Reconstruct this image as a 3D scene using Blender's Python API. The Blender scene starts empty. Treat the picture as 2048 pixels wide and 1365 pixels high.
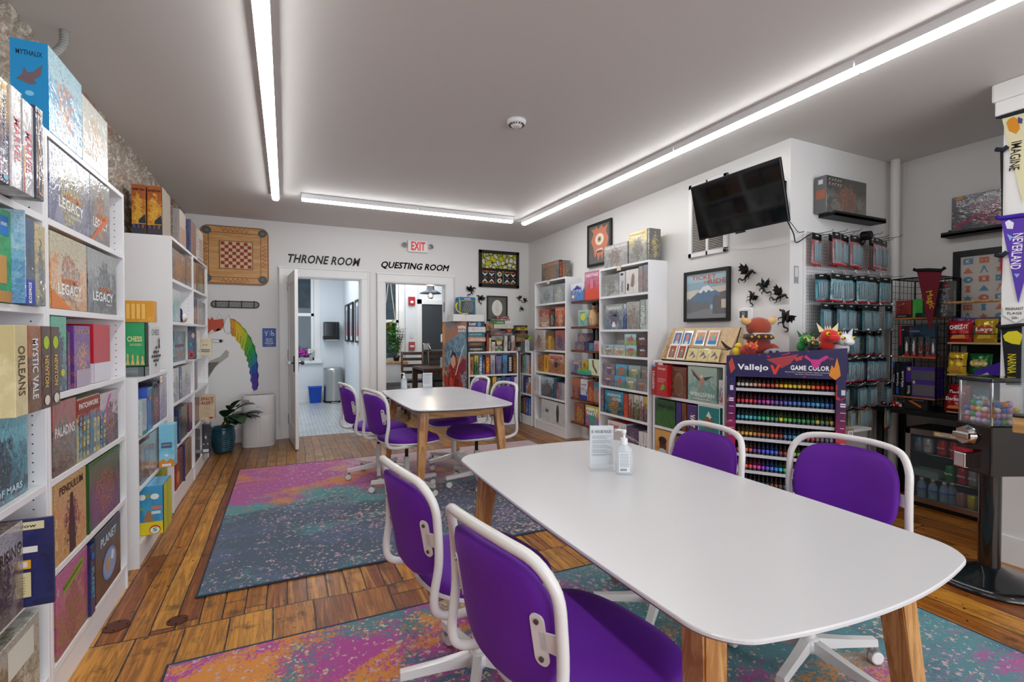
import bpy, bmesh, math, random
from mathutils import Vector, Matrix, noise
S = bpy.context.scene
COL = S.collection
PI = math.pi
# ---------------------------------------------------------------- camera
F_PX, CAM_H = 972.0, 1.31
YAW = math.atan((1024 - 571) / F_PX); PIT = math.atan(14.5 / F_PX)
cd = bpy.data.cameras.new('camera'); cam = bpy.data.objects.new('camera', cd); COL.objects.link(cam)
cd.sensor_width = 36.0; cd.sensor_fit = 'HORIZONTAL'; cd.lens = 36.0 * F_PX / 2048.0; cd.clip_start = 0.05
cam.location = (0, 0, CAM_H); cam.rotation_euler = (PI / 2 - PIT, 0, -YAW)
S.camera = cam
S.view_settings.view_transform = 'Standard'; S.view_settings.look = 'None'
S.view_settings.gamma = 1.0; S.view_settings.use_curve_mapping = False
S.view_settings.exposure = 0.22
S.cycles.max_bounces = 8; S.cycles.diffuse_bounces = 4; S.cycles.transparent_max_bounces = 16
S.cycles.sample_clamp_indirect = 6.0
# ---------------------------------------------------------------- world: overcast daylight behind the shop windows
LAMP = 22.0          # strength of the ceiling strips
w = bpy.data.worlds.new('world'); S.world = w; w.use_nodes = True
bg = w.node_tree.nodes['Background']; bg.inputs[0].default_value = (0.80, 0.88, 1.0, 1); bg.inputs[1].default_value = 1.0
def area_light(name, loc, rot, sx, sy, power, col=(1, 1, 1)):
 l = bpy.data.lights.new(name, 'AREA'); l.shape = 'RECTANGLE'; l.size = sx; l.size_y = sy; l.energy = power; l.color = col
 o = bpy.data.objects.new(name, l); COL.objects.link(o); o.location = loc; o.rotation_euler = rot
 return o
# daylight entering by the street windows behind the camera
area_light('daylight_window', (1.9, -3.35, 1.5), (PI / 2, 0, 0), 4.6, 2.0, 115, (0.86, 0.93, 1.0))
area_light('bathroom_fill', (0.2, 8.4, 2.62), (0, 0, 0), 0.9, 1.6, 26, (0.93, 0.97, 1.0))  # unseen fill added under the bathroom ceiling, no fixture modelled
area_light('back_room_fill', (2.2, 8.6, 2.64), (0, 0, 0), 1.2, 1.8, 26, (0.9, 0.95, 1.0))  # extra overhead light added to brighten the back room, has no fitting
# ---------------------------------------------------------------- where a photo pixel meets a plane of the room
_fw = Vector((math.sin(YAW) * math.cos(PIT), math.cos(YAW) * math.cos(PIT), -math.sin(PIT)))
_rt = Vector((math.cos(YAW), -math.sin(YAW), 0)); _up = _rt.cross(_fw); _C = Vector((0, 0, CAM_H))
def hit(u, v, ax, val):
 d = _fw + _rt * ((u - 1024) / F_PX) - _up * ((v - 682.5) / F_PX)
 return _C + d * ((val - _C[ax]) / d[ax])
def hx(u, v, x): return hit(u, v, 0, x)
def hy(u, v, y): return hit(u, v, 1, y)
def hz(u, v, z): return hit(u, v, 2, z)
# ---------------------------------------------------------------- materials
def lin(h):
 if not isinstance(h, str): return tuple(h)
 h = h.lstrip('#')
 if len(h) == 3: h = ''.join(c * 2 for c in h)
 o = []
 for i in (0, 2, 4):
  c = int(h[i:i + 2], 16) / 255.0
  o.append(c / 12.92 if c <= 0.04045 else ((c + 0.055) / 1.055) ** 2.4)
 return tuple(o)
_mats = {}
def M(col, rough=0.5, metal=0.0, emit=0.0, coat=0.0, trans=0.0, alpha=1.0, ior=1.45, spec=0.5, sheen=0.0):
 key = (col if isinstance(col, str) else tuple(col), rough, metal, emit, coat, trans, alpha, ior, spec, sheen)
 if key in _mats: return _mats[key]
 m = bpy.data.materials.new('surface'); m.use_nodes = True
 b = m.node_tree.nodes['Principled BSDF']; c = lin(col) + (1,)
 b.inputs['Base Color'].default_value = c; b.inputs['Roughness'].default_value = rough
 b.inputs['Metallic'].default_value = metal; b.inputs['IOR'].default_value = ior
 b.inputs['Coat Weight'].default_value = coat; b.inputs['Coat Roughness'].default_value = 0.05
 b.inputs['Transmission Weight'].default_value = trans; b.inputs['Alpha'].default_value = alpha
 b.inputs['Specular IOR Level'].default_value = spec; b.inputs['Sheen Weight'].default_value = sheen
 if emit: b.inputs['Emission Color'].default_value = c; b.inputs['Emission Strength'].default_value = emit
 _mats[key] = m; return m
class NT:
 """small helper for node trees"""
 def __init__(s, name):
  s.m = bpy.data.materials.new(name); s.m.use_nodes = True; s.t = s.m.node_tree; s.n = s.t.nodes
  s.b = s.n['Principled BSDF']
 def add(s, typ, ins=None, **kw):
  n = s.n.new(typ)
  for k, v in kw.items(): setattr(n, k, v)
  for k, v in (ins or {}).items(): s.set(n.inputs[k], v)
  return n
 def set(s, sock, v):
  if isinstance(v, bpy.types.NodeSocket): s.t.links.new(v, sock)
  elif isinstance(v, (tuple, list)) and len(v) == 3 and sock.type == 'RGBA': sock.default_value = tuple(v) + (1,)
  else: sock.default_value = v
 def math(s, op, a, b=0.0, c=None, clamp=False):
  n = s.n.new('ShaderNodeMath'); n.operation = op; n.use_clamp = clamp; s.set(n.inputs[0], a); s.set(n.inputs[1], b)
  if c is not None: s.set(n.inputs[2], c)
  return n.outputs[0]
 def mix(s, f, a, b, mode='MIX'):
  n = s.n.new('ShaderNodeMix'); n.data_type = 'RGBA'; n.blend_type = mode
  s.set(n.inputs[0], f); s.set(n.inputs[6], a if not isinstance(a, str) else lin(a)); s.set(n.inputs[7], b if not isinstance(b, str) else lin(b))
  return n.outputs[2]
 def smooth(s, x, a, b):
  n = s.n.new('ShaderNodeMapRange'); n.interpolation_type = 'SMOOTHSTEP'; s.set(n.inputs[0], x)
  n.inputs[1].default_value = a; n.inputs[2].default_value = b; return n.outputs[0]
 def noise(s, vec, scale, detail=3.0, rough=0.55, dist=0.0, w=None):
  n = s.n.new('ShaderNodeTexNoise'); s.set(n.inputs['Vector'], vec); n.inputs['Scale'].default_value = scale
  n.inputs['Detail'].default_value = detail; n.inputs['Roughness'].default_value = rough; n.inputs['Distortion'].default_value = dist
  return n.outputs[0]
 def vmath(s, op, a, b=(0, 0, 0)):
  n = s.n.new('ShaderNodeVectorMath'); n.operation = op; s.set(n.inputs[0], a); s.set(n.inputs[1], b); return n.outputs[0]
 def bump(s, h, strength=0.3, dist=0.01):
  n = s.n.new('ShaderNodeBump'); n.inputs['Strength'].default_value = strength; n.inputs['Distance'].default_value = dist
  s.set(n.inputs['Height'], h); return n.outputs[0]
 def pos(s):
  return s.n.new('ShaderNodeTexCoord').outputs['Object']
 def base(s, c, rough=0.5, **kw):
  s.set(s.b.inputs['Base Color'], lin(c) if isinstance(c, str) else c); s.set(s.b.inputs['Roughness'], rough)
  for k, v in kw.items(): s.set(s.b.inputs[k.replace('_', ' ')], v)
  return s.m
def oattr(T, name, out='Color'):
 n = T.n.new('ShaderNodeAttribute'); n.attribute_type = 'OBJECT'; n.attribute_name = name
 return n.outputs[out]
def cover_material():
 T = NT('printed_cover')
 c1, c2, c3, c4 = [oattr(T, k) for k in ('c1', 'c2', 'c3', 'c4')]
 seed = oattr(T, 'seed', 'Fac'); wrap = oattr(T, 'wrap', 'Fac'); calm = oattr(T, 'calm', 'Fac')
 comb = T.add('ShaderNodeCombineXYZ', {0: seed, 1: T.math('MULTIPLY', seed, 1.7), 2: T.math('MULTIPLY', seed, 0.37)}).outputs[0]
 p = T.vmath('ADD', T.pos(), comb)
 uv = T.n.new('ShaderNodeUVMap').outputs[0]
 sep = T.add('ShaderNodeSeparateXYZ', {0: uv})
 big = T.noise(p, 9.0, 3.0, 0.6, 1.6)
 mid = T.noise(p, 24.0, 4.0, 0.62, 0.8)
 fine = T.noise(p, 75.0, 3.0, 0.65, 0.5)
 ca = T.mix(T.smooth(T.math('ADD', T.math('MULTIPLY', big, 0.6), T.math('MULTIPLY', mid, 0.4)), 0.44, 0.56), c1, c2)
 g = T.math('ADD', sep.outputs[1], T.math('MULTIPLY', T.math('SUBTRACT', mid, 0.5), 1.1))
 cb = T.mix(T.smooth(g, 0.50, 0.72), ca, c3)
 dx = T.math('MULTIPLY', T.math('SUBTRACT', sep.outputs[0], 0.5), 1.9)
 dy = T.math('MULTIPLY', T.math('SUBTRACT', sep.outputs[1], 0.42), 1.35)
 d = T.math('SQRT', T.math('ADD', T.math('MULTIPLY', dx, dx), T.math('MULTIPLY', dy, dy)))
 d = T.math('ADD', d, T.math('MULTIPLY', T.math('SUBTRACT', mid, 0.5), 1.3))
 fm = T.math('MULTIPLY', T.smooth(d, 0.52, 0.44), T.math('SUBTRACT', 1.0, calm))
 cc = T.mix(fm, cb, T.mix(T.smooth(fine, 0.46, 0.56), c4, c1))
 ridge = T.smooth(T.math('ABSOLUTE', T.math('SUBTRACT', fine, 0.5)), 0.030, 0.005)
 cc2 = T.mix(T.math('MULTIPLY', ridge, T.math('MULTIPLY', T.math('SUBTRACT', 1.0, calm), 0.6)), cc, (0.01, 0.01, 0.012))
 spk = T.smooth(T.noise(p, 120.0, 2.0), 0.60, 0.68)
 cc3 = T.mix(T.math('MULTIPLY', spk, T.math('MULTIPLY', T.math('SUBTRACT', 1.0, calm), 0.75)), cc2, c3)
 film = T.bump(T.noise(p, 22.0, 2.0, 0.5, 2.5), 0.25, 0.006)
 return T.base(cc3, 0.38, Coat_Weight=wrap, Coat_Roughness=0.06, Coat_Normal=film)
def brush(a, b, sc=9.0):
 T = NT('brushed_paint'); p = T.vmath('MULTIPLY', T.pos(), (1, 1, .45)); return T.base(T.mix(T.smooth(T.noise(p, sc, 5.0, .7, 1.8), .40, .60), a, b), .4)
COVER = cover_material()
WHITE = M('#e9e9ea', 0.45); SHELFW = M('#ebebec', 0.38, coat=0.1); BLACK = M('#0c0c0d', 0.4)
CHROME = M('#d8d8d8', 0.12, 1.0); BLKGLOSS = M('#070708', 0.15, coat=0.6); EDGE = M('#1a1a1c', 0.5)
# ---------------------------------------------------------------- mesh building
class MB:
 def __init__(s): s.v = []; s.f = []; s.m = []; s.uv = []; s.mats = []; s.sm = []
 def mi(s, mat):
  if mat not in s.mats: s.mats.append(mat)
  return s.mats.index(mat)
 def poly(s, pts, mat, uv=None, sm=False):
  i = len(s.v); s.v += [tuple(p) for p in pts]; s.f.append(tuple(range(i, i + len(pts))))
  s.m.append(s.mi(mat)); s.uv.append(uv or [(0, 0)] * len(pts)); s.sm.append(sm)
 def raw(s, vs, fs, mat, sm=False, uvs=None):
  i = len(s.v); s.v += [tuple(p) for p in vs]; k = s.mi(mat)
  for n, f in enumerate(fs):
   s.f.append(tuple(i + a for a in f)); s.m.append(k); s.sm.append(sm)
   s.uv.append(uvs[n] if uvs else [(0, 0)] * len(f))
  return s
 def box(s, x0, x1, y0, y1, z0, z1, mat, bev=0.0, rot=None):
  """axis aligned box; bev chamfers its edges; uv 0..1 on every face"""
  if x1 < x0: x0, x1 = x1, x0
  if y1 < y0: y0, y1 = y1, y0
  if z1 < z0: z0, z1 = z1, z0
  q = [(0, 0), (1, 0), (1, 1), (0, 1)]
  if bev <= 0:
   c = [(x0, y0, z0), (x1, y0, z0), (x1, y1, z0), (x0, y1, z0), (x0, y0, z1), (x1, y0, z1), (x1, y1, z1), (x0, y1, z1)]
   fs = [(0, 1, 5, 4), (1, 2, 6, 5), (2, 3, 7, 6), (3, 0, 4, 7), (4, 5, 6, 7), (3, 2, 1, 0)]
   if rot: c = [tuple(rot @ Vector(p)) for p in c]
   s.raw(c, fs, mat, False, [q] * 6); return s
  b = min(bev, (x1 - x0) * .49, (y1 - y0) * .49, (z1 - z0) * .49)
  bm = bmesh.new(); bmesh.ops.create_cube(bm, size=1.0)
  for v in bm.verts: v.co = ((x0 + x1) / 2 + v.co.x * (x1 - x0), (y0 + y1) / 2 + v.co.y * (y1 - y0), (z0 + z1) / 2 + v.co.z * (z1 - z0))
  bmesh.ops.bevel(bm, geom=bm.edges[:], offset=b, segments=2 if b > 0.004 else 1, affect='EDGES', profile=0.6)
  vs = [v.co.copy() for v in bm.verts]; fs = [[v.index for v in f.verts] for f in bm.faces]
  uvs = []
  for f in bm.faces:
   n = f.normal; a = [abs(t) for t in n]; l = []
   for v in f.verts:
    X, Y, Z = (v.co.x - x0) / (x1 - x0), (v.co.y - y0) / (y1 - y0), (v.co.z - z0) / (z1 - z0)
    l.append((Y, Z) if a[0] == max(a) else ((X, Z) if a[1] == max(a) else (X, Y)))
   uvs.append(l)
  bm.free()
  if rot: vs = [rot @ v for v in vs]
  s.raw(vs, fs, mat, False, uvs); return s
 def tube(s, pts, r, mat, n=8, closed=False, caps=True, flat=None):
  """round bar along points; r may be a list; flat=(a,b) scales its section"""
  P = [Vector(p) for p in pts]; k = len(P); R = r if isinstance(r, (list, tuple)) else [r] * k
  vs = []; up = None
  for i in range(k):
   if closed: t = P[(i + 1) % k] - P[i - 1]
   else: t = P[min(i + 1, k - 1)] - P[max(i - 1, 0)]
   t.normalize()
   if up is None:
    up = Vector((0, 0, 1)) if abs(t.z) < 0.9 else Vector((0, 1, 0))
   a = (up - t * up.dot(t)); 
   if a.length < 1e-5: a = t.orthogonal()
   a.normalize(); b = t.cross(a); up = a
   fa, fb = flat or (1, 1)
   for j in range(n):
    q = 2 * PI * j / n; vs.append(P[i] + (a * (math.cos(q) * fa) + b * (math.sin(q) * fb)) * R[i])
  fs = []
  for i in range(k if closed else k - 1):
   i2 = (i + 1) % k
   for j in range(n): fs.append((i * n + j, i * n + (j + 1) % n, i2 * n + (j + 1) % n, i2 * n + j))
  if caps and not closed: fs += [tuple(range(n - 1, -1, -1)), tuple((k - 1) * n + j for j in range(n))]
  s.raw(vs, fs, mat, True); return s
 def cyl(s, p0, p1, r0, mat, r1=None, n=16):
  r1 = r0 if r1 is None else r1; P0, P1 = Vector(p0), Vector(p1); t = (P1 - P0).normalized(); a = t.orthogonal().normalized(); b = t.cross(a)
  vs = [P0 + (a * math.cos(2 * PI * j / n) + b * math.sin(2 * PI * j / n)) * r0 for j in range(n)] + [P1 + (a * math.cos(2 * PI * j / n) + b * math.sin(2 * PI * j / n)) * r1 for j in range(n)]
  s.raw(vs, [(j, (j + 1) % n, n + (j + 1) % n, n + j) for j in range(n)], mat, True)
  s.poly(vs[:n][::-1], mat); s.poly(vs[n:], mat); return s
 def lathe(s, prof, mat, c=(0, 0, 0), n=20, sx=1, sy=1, rot=None):
  vs = []; c = Vector(c)
  for r, z in prof:
   for j in range(n):
    q = 2 * PI * j / n; p = Vector((r * math.cos(q) * sx, r * math.sin(q) * sy, z))
    vs.append(c + (rot @ p if rot else p))
  k = len(prof); fs = [(i * n + j, i * n + (j + 1) % n, (i + 1) * n + (j + 1) % n, (i + 1) * n + j) for i in range(k - 1) for j in range(n)]
  if prof[0][0] > 1e-4: fs.append(tuple(range(n - 1, -1, -1)))
  if prof[-1][0] > 1e-4: fs.append(tuple((k - 1) * n + j for j in range(n)))
  s.raw(vs, fs, mat, True); return s
 def ball(s, c, r, mat, n=12, m=8, rot=None):
  rx, ry, rz = r if isinstance(r, (tuple, list)) else (r, r, r)
  vs = []; c = Vector(c)
  for i in range(m + 1):
   a = -PI / 2 + PI * i / m
   for j in range(n):
    q = 2 * PI * j / n; p = Vector((rx * math.cos(a) * math.cos(q), ry * math.cos(a) * math.sin(q), rz * math.sin(a)))
    vs.append(c + (rot @ p if rot else p))
  fs = [(i * n + j, i * n + (j + 1) % n, (i + 1) * n + (j + 1) % n, (i + 1) * n + j) for i in range(m) for j in range(n)]
  s.raw(vs, fs, mat, True); return s
 def prism(s, pts, d, mat, frame):
  """extrude a 2-D outline by d; frame = (origin, u, v), thickness grows against u x v"""
  o, u, v = [Vector(a) for a in frame]; n = u.cross(v).normalized()
  a = sum(pts[i][0] * pts[(i + 1) % len(pts)][1] - pts[(i + 1) % len(pts)][0] * pts[i][1] for i in range(len(pts)))
  if a < 0: pts = pts[::-1]
  A = [o + u * p[0] + v * p[1] for p in pts]; B = [q - n * d for q in A]; k = len(pts)
  x0 = min(p[0] for p in pts); x1 = max(p[0] for p in pts); y0 = min(p[1] for p in pts); y1 = max(p[1] for p in pts)
  s.poly(A, mat, [((p[0] - x0) / (x1 - x0), (p[1] - y0) / (y1 - y0)) for p in pts]); s.poly(B[::-1], mat)
  for i in range(k): j = (i + 1) % k; s.poly([A[j], A[i], B[i], B[j]], mat)
  return s
 def text(s, string, mat, o, u, v, width=None, height=None, bold=0.0, shear=0.0, center=True, rot=0, ext=0.0):
  """flat lettering, origin o = centre, u to the right, v up"""
  vs, fs, W, Hh = glyphs(string, bold, shear)
  if not fs: vs, fs, W, Hh = glyphs(string, 0.0, shear)
  if not fs: return s
  if width and height: k = min(height / Hh, width / W / .58); kx = min(width / W, k * 1.6)
  else: k = kx = (width / W if width else height / Hh)
  c, sn = math.cos(rot), math.sin(rot); u, v, o = Vector(u), Vector(v), Vector(o); out = []
  for x, y in vs:
   X, Y = (x - W / 2) * kx, (y - Hh / 2) * k
   X, Y = X * c - Y * sn, X * sn + Y * c
   out.append(o + u * X + v * Y)
  if ext:
   n = u.cross(v); s.raw([p + n * ext for p in out], fs, mat)
   ed = {}
   for f in fs:
    for i in range(len(f)):
     a, b = f[i], f[(i + 1) % len(f)]; ed[(a, b)] = 1
   for (a, b) in ed:
    if (b, a) not in ed: s.poly([out[a], out[b], out[b] + n * ext, out[a] + n * ext], mat)
  else: s.raw(out, fs, mat)
  return s
 def mesh(s, name):
  me = bpy.data.meshes.new(name); me.from_pydata([tuple(v) for v in s.v], [], s.f)
  for m in s.mats: me.materials.append(m)
  me.polygons.foreach_set('material_index', s.m); me.polygons.foreach_set('use_smooth', s.sm)
  ul = me.uv_layers.new(name='UVMap'); flat = [c for f in s.uv for p in f for c in p]; ul.data.foreach_set('uv', flat)
  me.update(); return me
 def build(s, name, parent=None, loc=None, rz=0.0):
  o = bpy.data.objects.new(name, s.mesh(name)); COL.objects.link(o)
  if parent: o.parent = parent
  if loc is not None: o.location = loc
  if rz: o.rotation_euler.z = rz
  return o
_gl = {}
def glyphs(string, bold=0.0, shear=0.0):
 key = (string, bold, shear)
 if key in _gl: return _gl[key]
 if 'Q' in string and bold:      # the outline offset breaks on this letter: thicken by overlaying shifted copies
  v0, f0, W, Hh = glyphs(string, 0.0, shear); vs, fs = [], []
  for k in range(8):
   a = k * PI / 4; n = len(vs); vs += [(x + bold * (1 + math.cos(a)), y + bold * (1 + math.sin(a))) for x, y in v0]; fs += [tuple(i + n for i in f) for f in f0]
  _gl[key] = (vs, fs, W + 2 * bold, Hh + 2 * bold); return _gl[key]
 c = bpy.data.curves.new('t', 'FONT'); c.body = string; c.resolution_u = 2; c.offset = bold; c.shear = shear; c.fill_mode = 'FRONT'
 c.space_character = 1.0 + bold * 2
 o = bpy.data.objects.new('t', c); COL.objects.link(o)
 dg = bpy.context.evaluated_depsgraph_get(); me = bpy.data.meshes.new_from_object(o.evaluated_get(dg))
 vs = [(v.co.x, v.co.y) for v in me.vertices]; fs = [tuple(p.vertices) for p in me.polygons]
 COL.objects.unlink(o); bpy.data.objects.remove(o); bpy.data.curves.remove(c); bpy.data.meshes.remove(me)
 if vs:
  x0 = min(v[0] for v in vs); y0 = min(v[1] for v in vs); vs = [(x - x0, y - y0) for x, y in vs]
  W = max(v[0] for v in vs); Hh = max(v[1] for v in vs)
 else: W = Hh = 1
 _gl[key] = (vs, fs, max(W, 1e-6), max(Hh, 1e-6)); return _gl[key]
def empty(name, loc, rz=0.0):
 o = bpy.data.objects.new(name, None); COL.objects.link(o); o.location = loc; o.rotation_euler.z = rz; o.empty_display_size = 0.05
 return o
def tag(o, label, cat, group=None, kind=None):
 o['label'] = label; o['category'] = cat
 if group: o['group'] = group
 if kind: o['kind'] = kind
 return o
def structure(o): o['kind'] = 'structure'; return o
def copy_tree(o, parent=None):
 c = o.copy(); COL.objects.link(c)
 if parent: c.parent = parent
 for ch in o.children: copy_tree(ch, c)
 return c
def arc(c, r, a0, a1, n, ax=0):
 """points on an arc in a plane: ax 0 = xy"""
 return [(c[0] + r * math.cos(a0 + (a1 - a0) * i / n), c[1] + r * math.sin(a0 + (a1 - a0) * i / n)) for i in range(n + 1)]
def smooth_path(pts, n=6):
 """Catmull-Rom through points"""
 P = [Vector(p) for p in pts]; P = [P[0] * 2 - P[1]] + P + [P[-1] * 2 - P[-2]]; out = []
 for i in range(1, len(P) - 2):
  for k in range(n):
   t = k / n; a, b, c, d = P[i - 1:i + 3]
   out.append(0.5 * ((2 * b) + (c - a) * t + (2 * a - 5 * b + 4 * c - d) * t * t + (3 * b - a - 3 * c + d) * t ** 3))
 out.append(P[-2]); return out
# ---------------------------------------------------------------- a game box
ORD = ['first', 'second', 'third', 'fourth', 'fifth', 'sixth', 'seventh', 'eighth', 'ninth', 'tenth', 'eleventh', 'twelfth', 'thirteenth', 'fourteenth', 'fifteenth', 'sixteenth', 'seventeenth', 'eighteenth', 'nineteenth', 'twentieth', 'twenty-first', 'twenty-second', 'twenty-third', 'twenty-fourth', 'twenty-fifth']
_seed = [0.0]
def frame(face, w, d, h, off):
 return {'F': (Vector((-w / 2, -d / 2 - off, 0)), Vector((1, 0, 0)), Vector((0, 0, 1)), w, h),
   'L': (Vector((-w / 2 - off, d / 2, 0)), Vector((0, -1, 0)), Vector((0, 0, 1)), d, h),
   'R': (Vector((w / 2 + off, -d / 2, 0)), Vector((0, 1, 0)), Vector((0, 0, 1)), d, h),
   'T': (Vector((-w / 2, -d / 2, h + off)), Vector((1, 0, 0)), Vector((0, 1, 0)), w, d)}[face]
def decals(mb, dec, w, d, h):
 for i, e in enumerate(dec or []):
  k, face = e[0], e[1]; o, u, v, W, Hh = frame(face, w, d, h, 0.0006 + 0.0004 * i)
  if k == 't':
   _, _, st, cx, cy, wf, hf, col = e[:8]; rot = e[8] if len(e) > 8 else 0; bold = e[9] if len(e) > 9 else 0.02
   a, b = (wf * W, hf * Hh) if not rot else (wf * Hh, hf * W)
   if st[0] == '~':      # lettering too small to read in the photo: letter-sized strokes
    n_ = len(st); cr, sr = math.cos(rot * PI / 180), math.sin(rot * PI / 180); b *= .6
    for q in range(n_):
     x0 = -a / 2 + a * q / n_; x1 = x0 + a / n_ * .72; hh = b * (.5, .42, .5, .36)[(q * 3) % 4]; c_ = o + u * (cx * W) + v * (cy * Hh)
     for (p0, p1, q0, q1) in ((x0, x0 + (x1 - x0) * .38, -b / 2, hh), (x0, x1, hh - b * .25, hh), (x0, x1 if q % 2 else x0 + (x1 - x0) * .7, -b * .12, b * .1)):
      mb.poly([c_ + u * (X * cr - Y * sr) + v * (X * sr + Y * cr) for X, Y in ((p0, q0), (p1, q0), (p1, q1), (p0, q1))], M(col, .4))
    continue
   mb.text(st, M(col, 0.4), o + u * (cx * W) + v * (cy * Hh), u, v, a, b, bold, 0, rot=rot * PI / 180)
  elif k == 'r':
   _, _, x0, y0, x1, y1, col = e
   mb.poly([o + u * (a * W) + v * (b * Hh) for a, b in ((x0, y0), (x1, y0), (x1, y1), (x0, y1))], M(col, 0.4))
  elif k == 'o':
   _, _, cx, cy, rx, ry, col = e
   mb.poly([o + u * (cx + rx * math.cos(q * PI / 10)) * W + v * (cy + ry * math.sin(q * PI / 10)) * Hh for q in range(20)], M(col, 0.4))
  elif k == 'p':
   mb.poly([o + u * (a * W) + v * (b * Hh) for a, b in e[2]], M(e[3], 0.4))
LABELS = {}
def art(o, cols, seed=None, wrap=0.6, calm=0.0):
 _seed[0] += 1.37
 cols = (list(cols) + [cols[-1]] * 4)[:4]
 for k, c in zip(('c1', 'c2', 'c3', 'c4'), cols): o[k] = list(lin(c))
 o['seed'] = seed if seed is not None else _seed[0]; o['wrap'] = wrap; o['calm'] = calm
def gbox(label, loc, rz, w, d, h, cols, dec=None, wrap=0.6, calm=0.0, name='game_box', cat='board game', group=None, edge=None, tilt=0.0, lean=0.0, lidline=False, back=None):
 mb = MB(); mb.box(-w / 2, w / 2, -d / 2, d / 2, 0, h, COVER, min(0.0015, w * .05, d * .05))
 dec = list(dec or [])
 if edge: dec = [('r', 'L', 0, 0, 1, 1, edge), ('r', 'R', 0, 0, 1, 1, edge), ('r', 'T', 0, 0, 1, 1, edge)] + dec
 decals(mb, dec, w, d, h)
 o = mb.build(name, None, loc); o.rotation_euler = (lean, tilt, rz)
 art(o, cols, None, wrap, calm)
 tag(o, label, cat, group)
 return o
RZ = {'L': PI / 2, 'R': -PI / 2, 'B': 0.0}
CLAMP = None
def shelf_item(wall, plane, z0, ua, ub, vt, depth, label, cols, dec=None, vref=None, busy=None, **kw):
 """a box whose front stands in the vertical plane of that wall between photo columns ua..ub; vt = photo row of its top, or its height in metres"""
 def lim(p, q):
  p, q = sorted((p, q))
  if CLAMP: p = max(p, CLAMP[0]); q = min(q, CLAMP[1]); q = max(q, p + .008)
  if busy is not None:
   for a_, b_ in busy:
    if p < b_ and a_ < q:
     if p + q > a_ + b_: p = max(p, b_); q = max(q, p + .008)
     else: q = min(q, a_); p = min(p, q - .008)
   busy.append((p, q))
  return p + .0006, q - .0006
 def top(z1): return min(z1, CLAMP[2]) if CLAMP else z1
 if wall in 'LR':
  vm = vref or 668; y0, y1 = lim(hx(ua, vm, plane).y, hx(ub, vm, plane).y)
  z1 = top(hx(ub if wall == 'R' else ua, vt, plane).z if vt > 3 else z0 + vt)
  sg = 1 if wall == 'R' else -1
  return gbox(label, (plane + sg * depth / 2, (y0 + y1) / 2, z0), RZ[wall], y1 - y0, depth, z1 - z0, cols, dec, **kw)
 x0, x1 = lim(hy(ua, 668, plane).x, hy(ub, 668, plane).x); z1 = top(hy((ua + ub) / 2, vt, plane).z if vt > 3 else z0 + vt)
 return gbox(label, ((x0 + x1) / 2, plane + depth / 2, z0), 0.0, x1 - x0, depth, z1 - z0, cols, dec, **kw)
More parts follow.
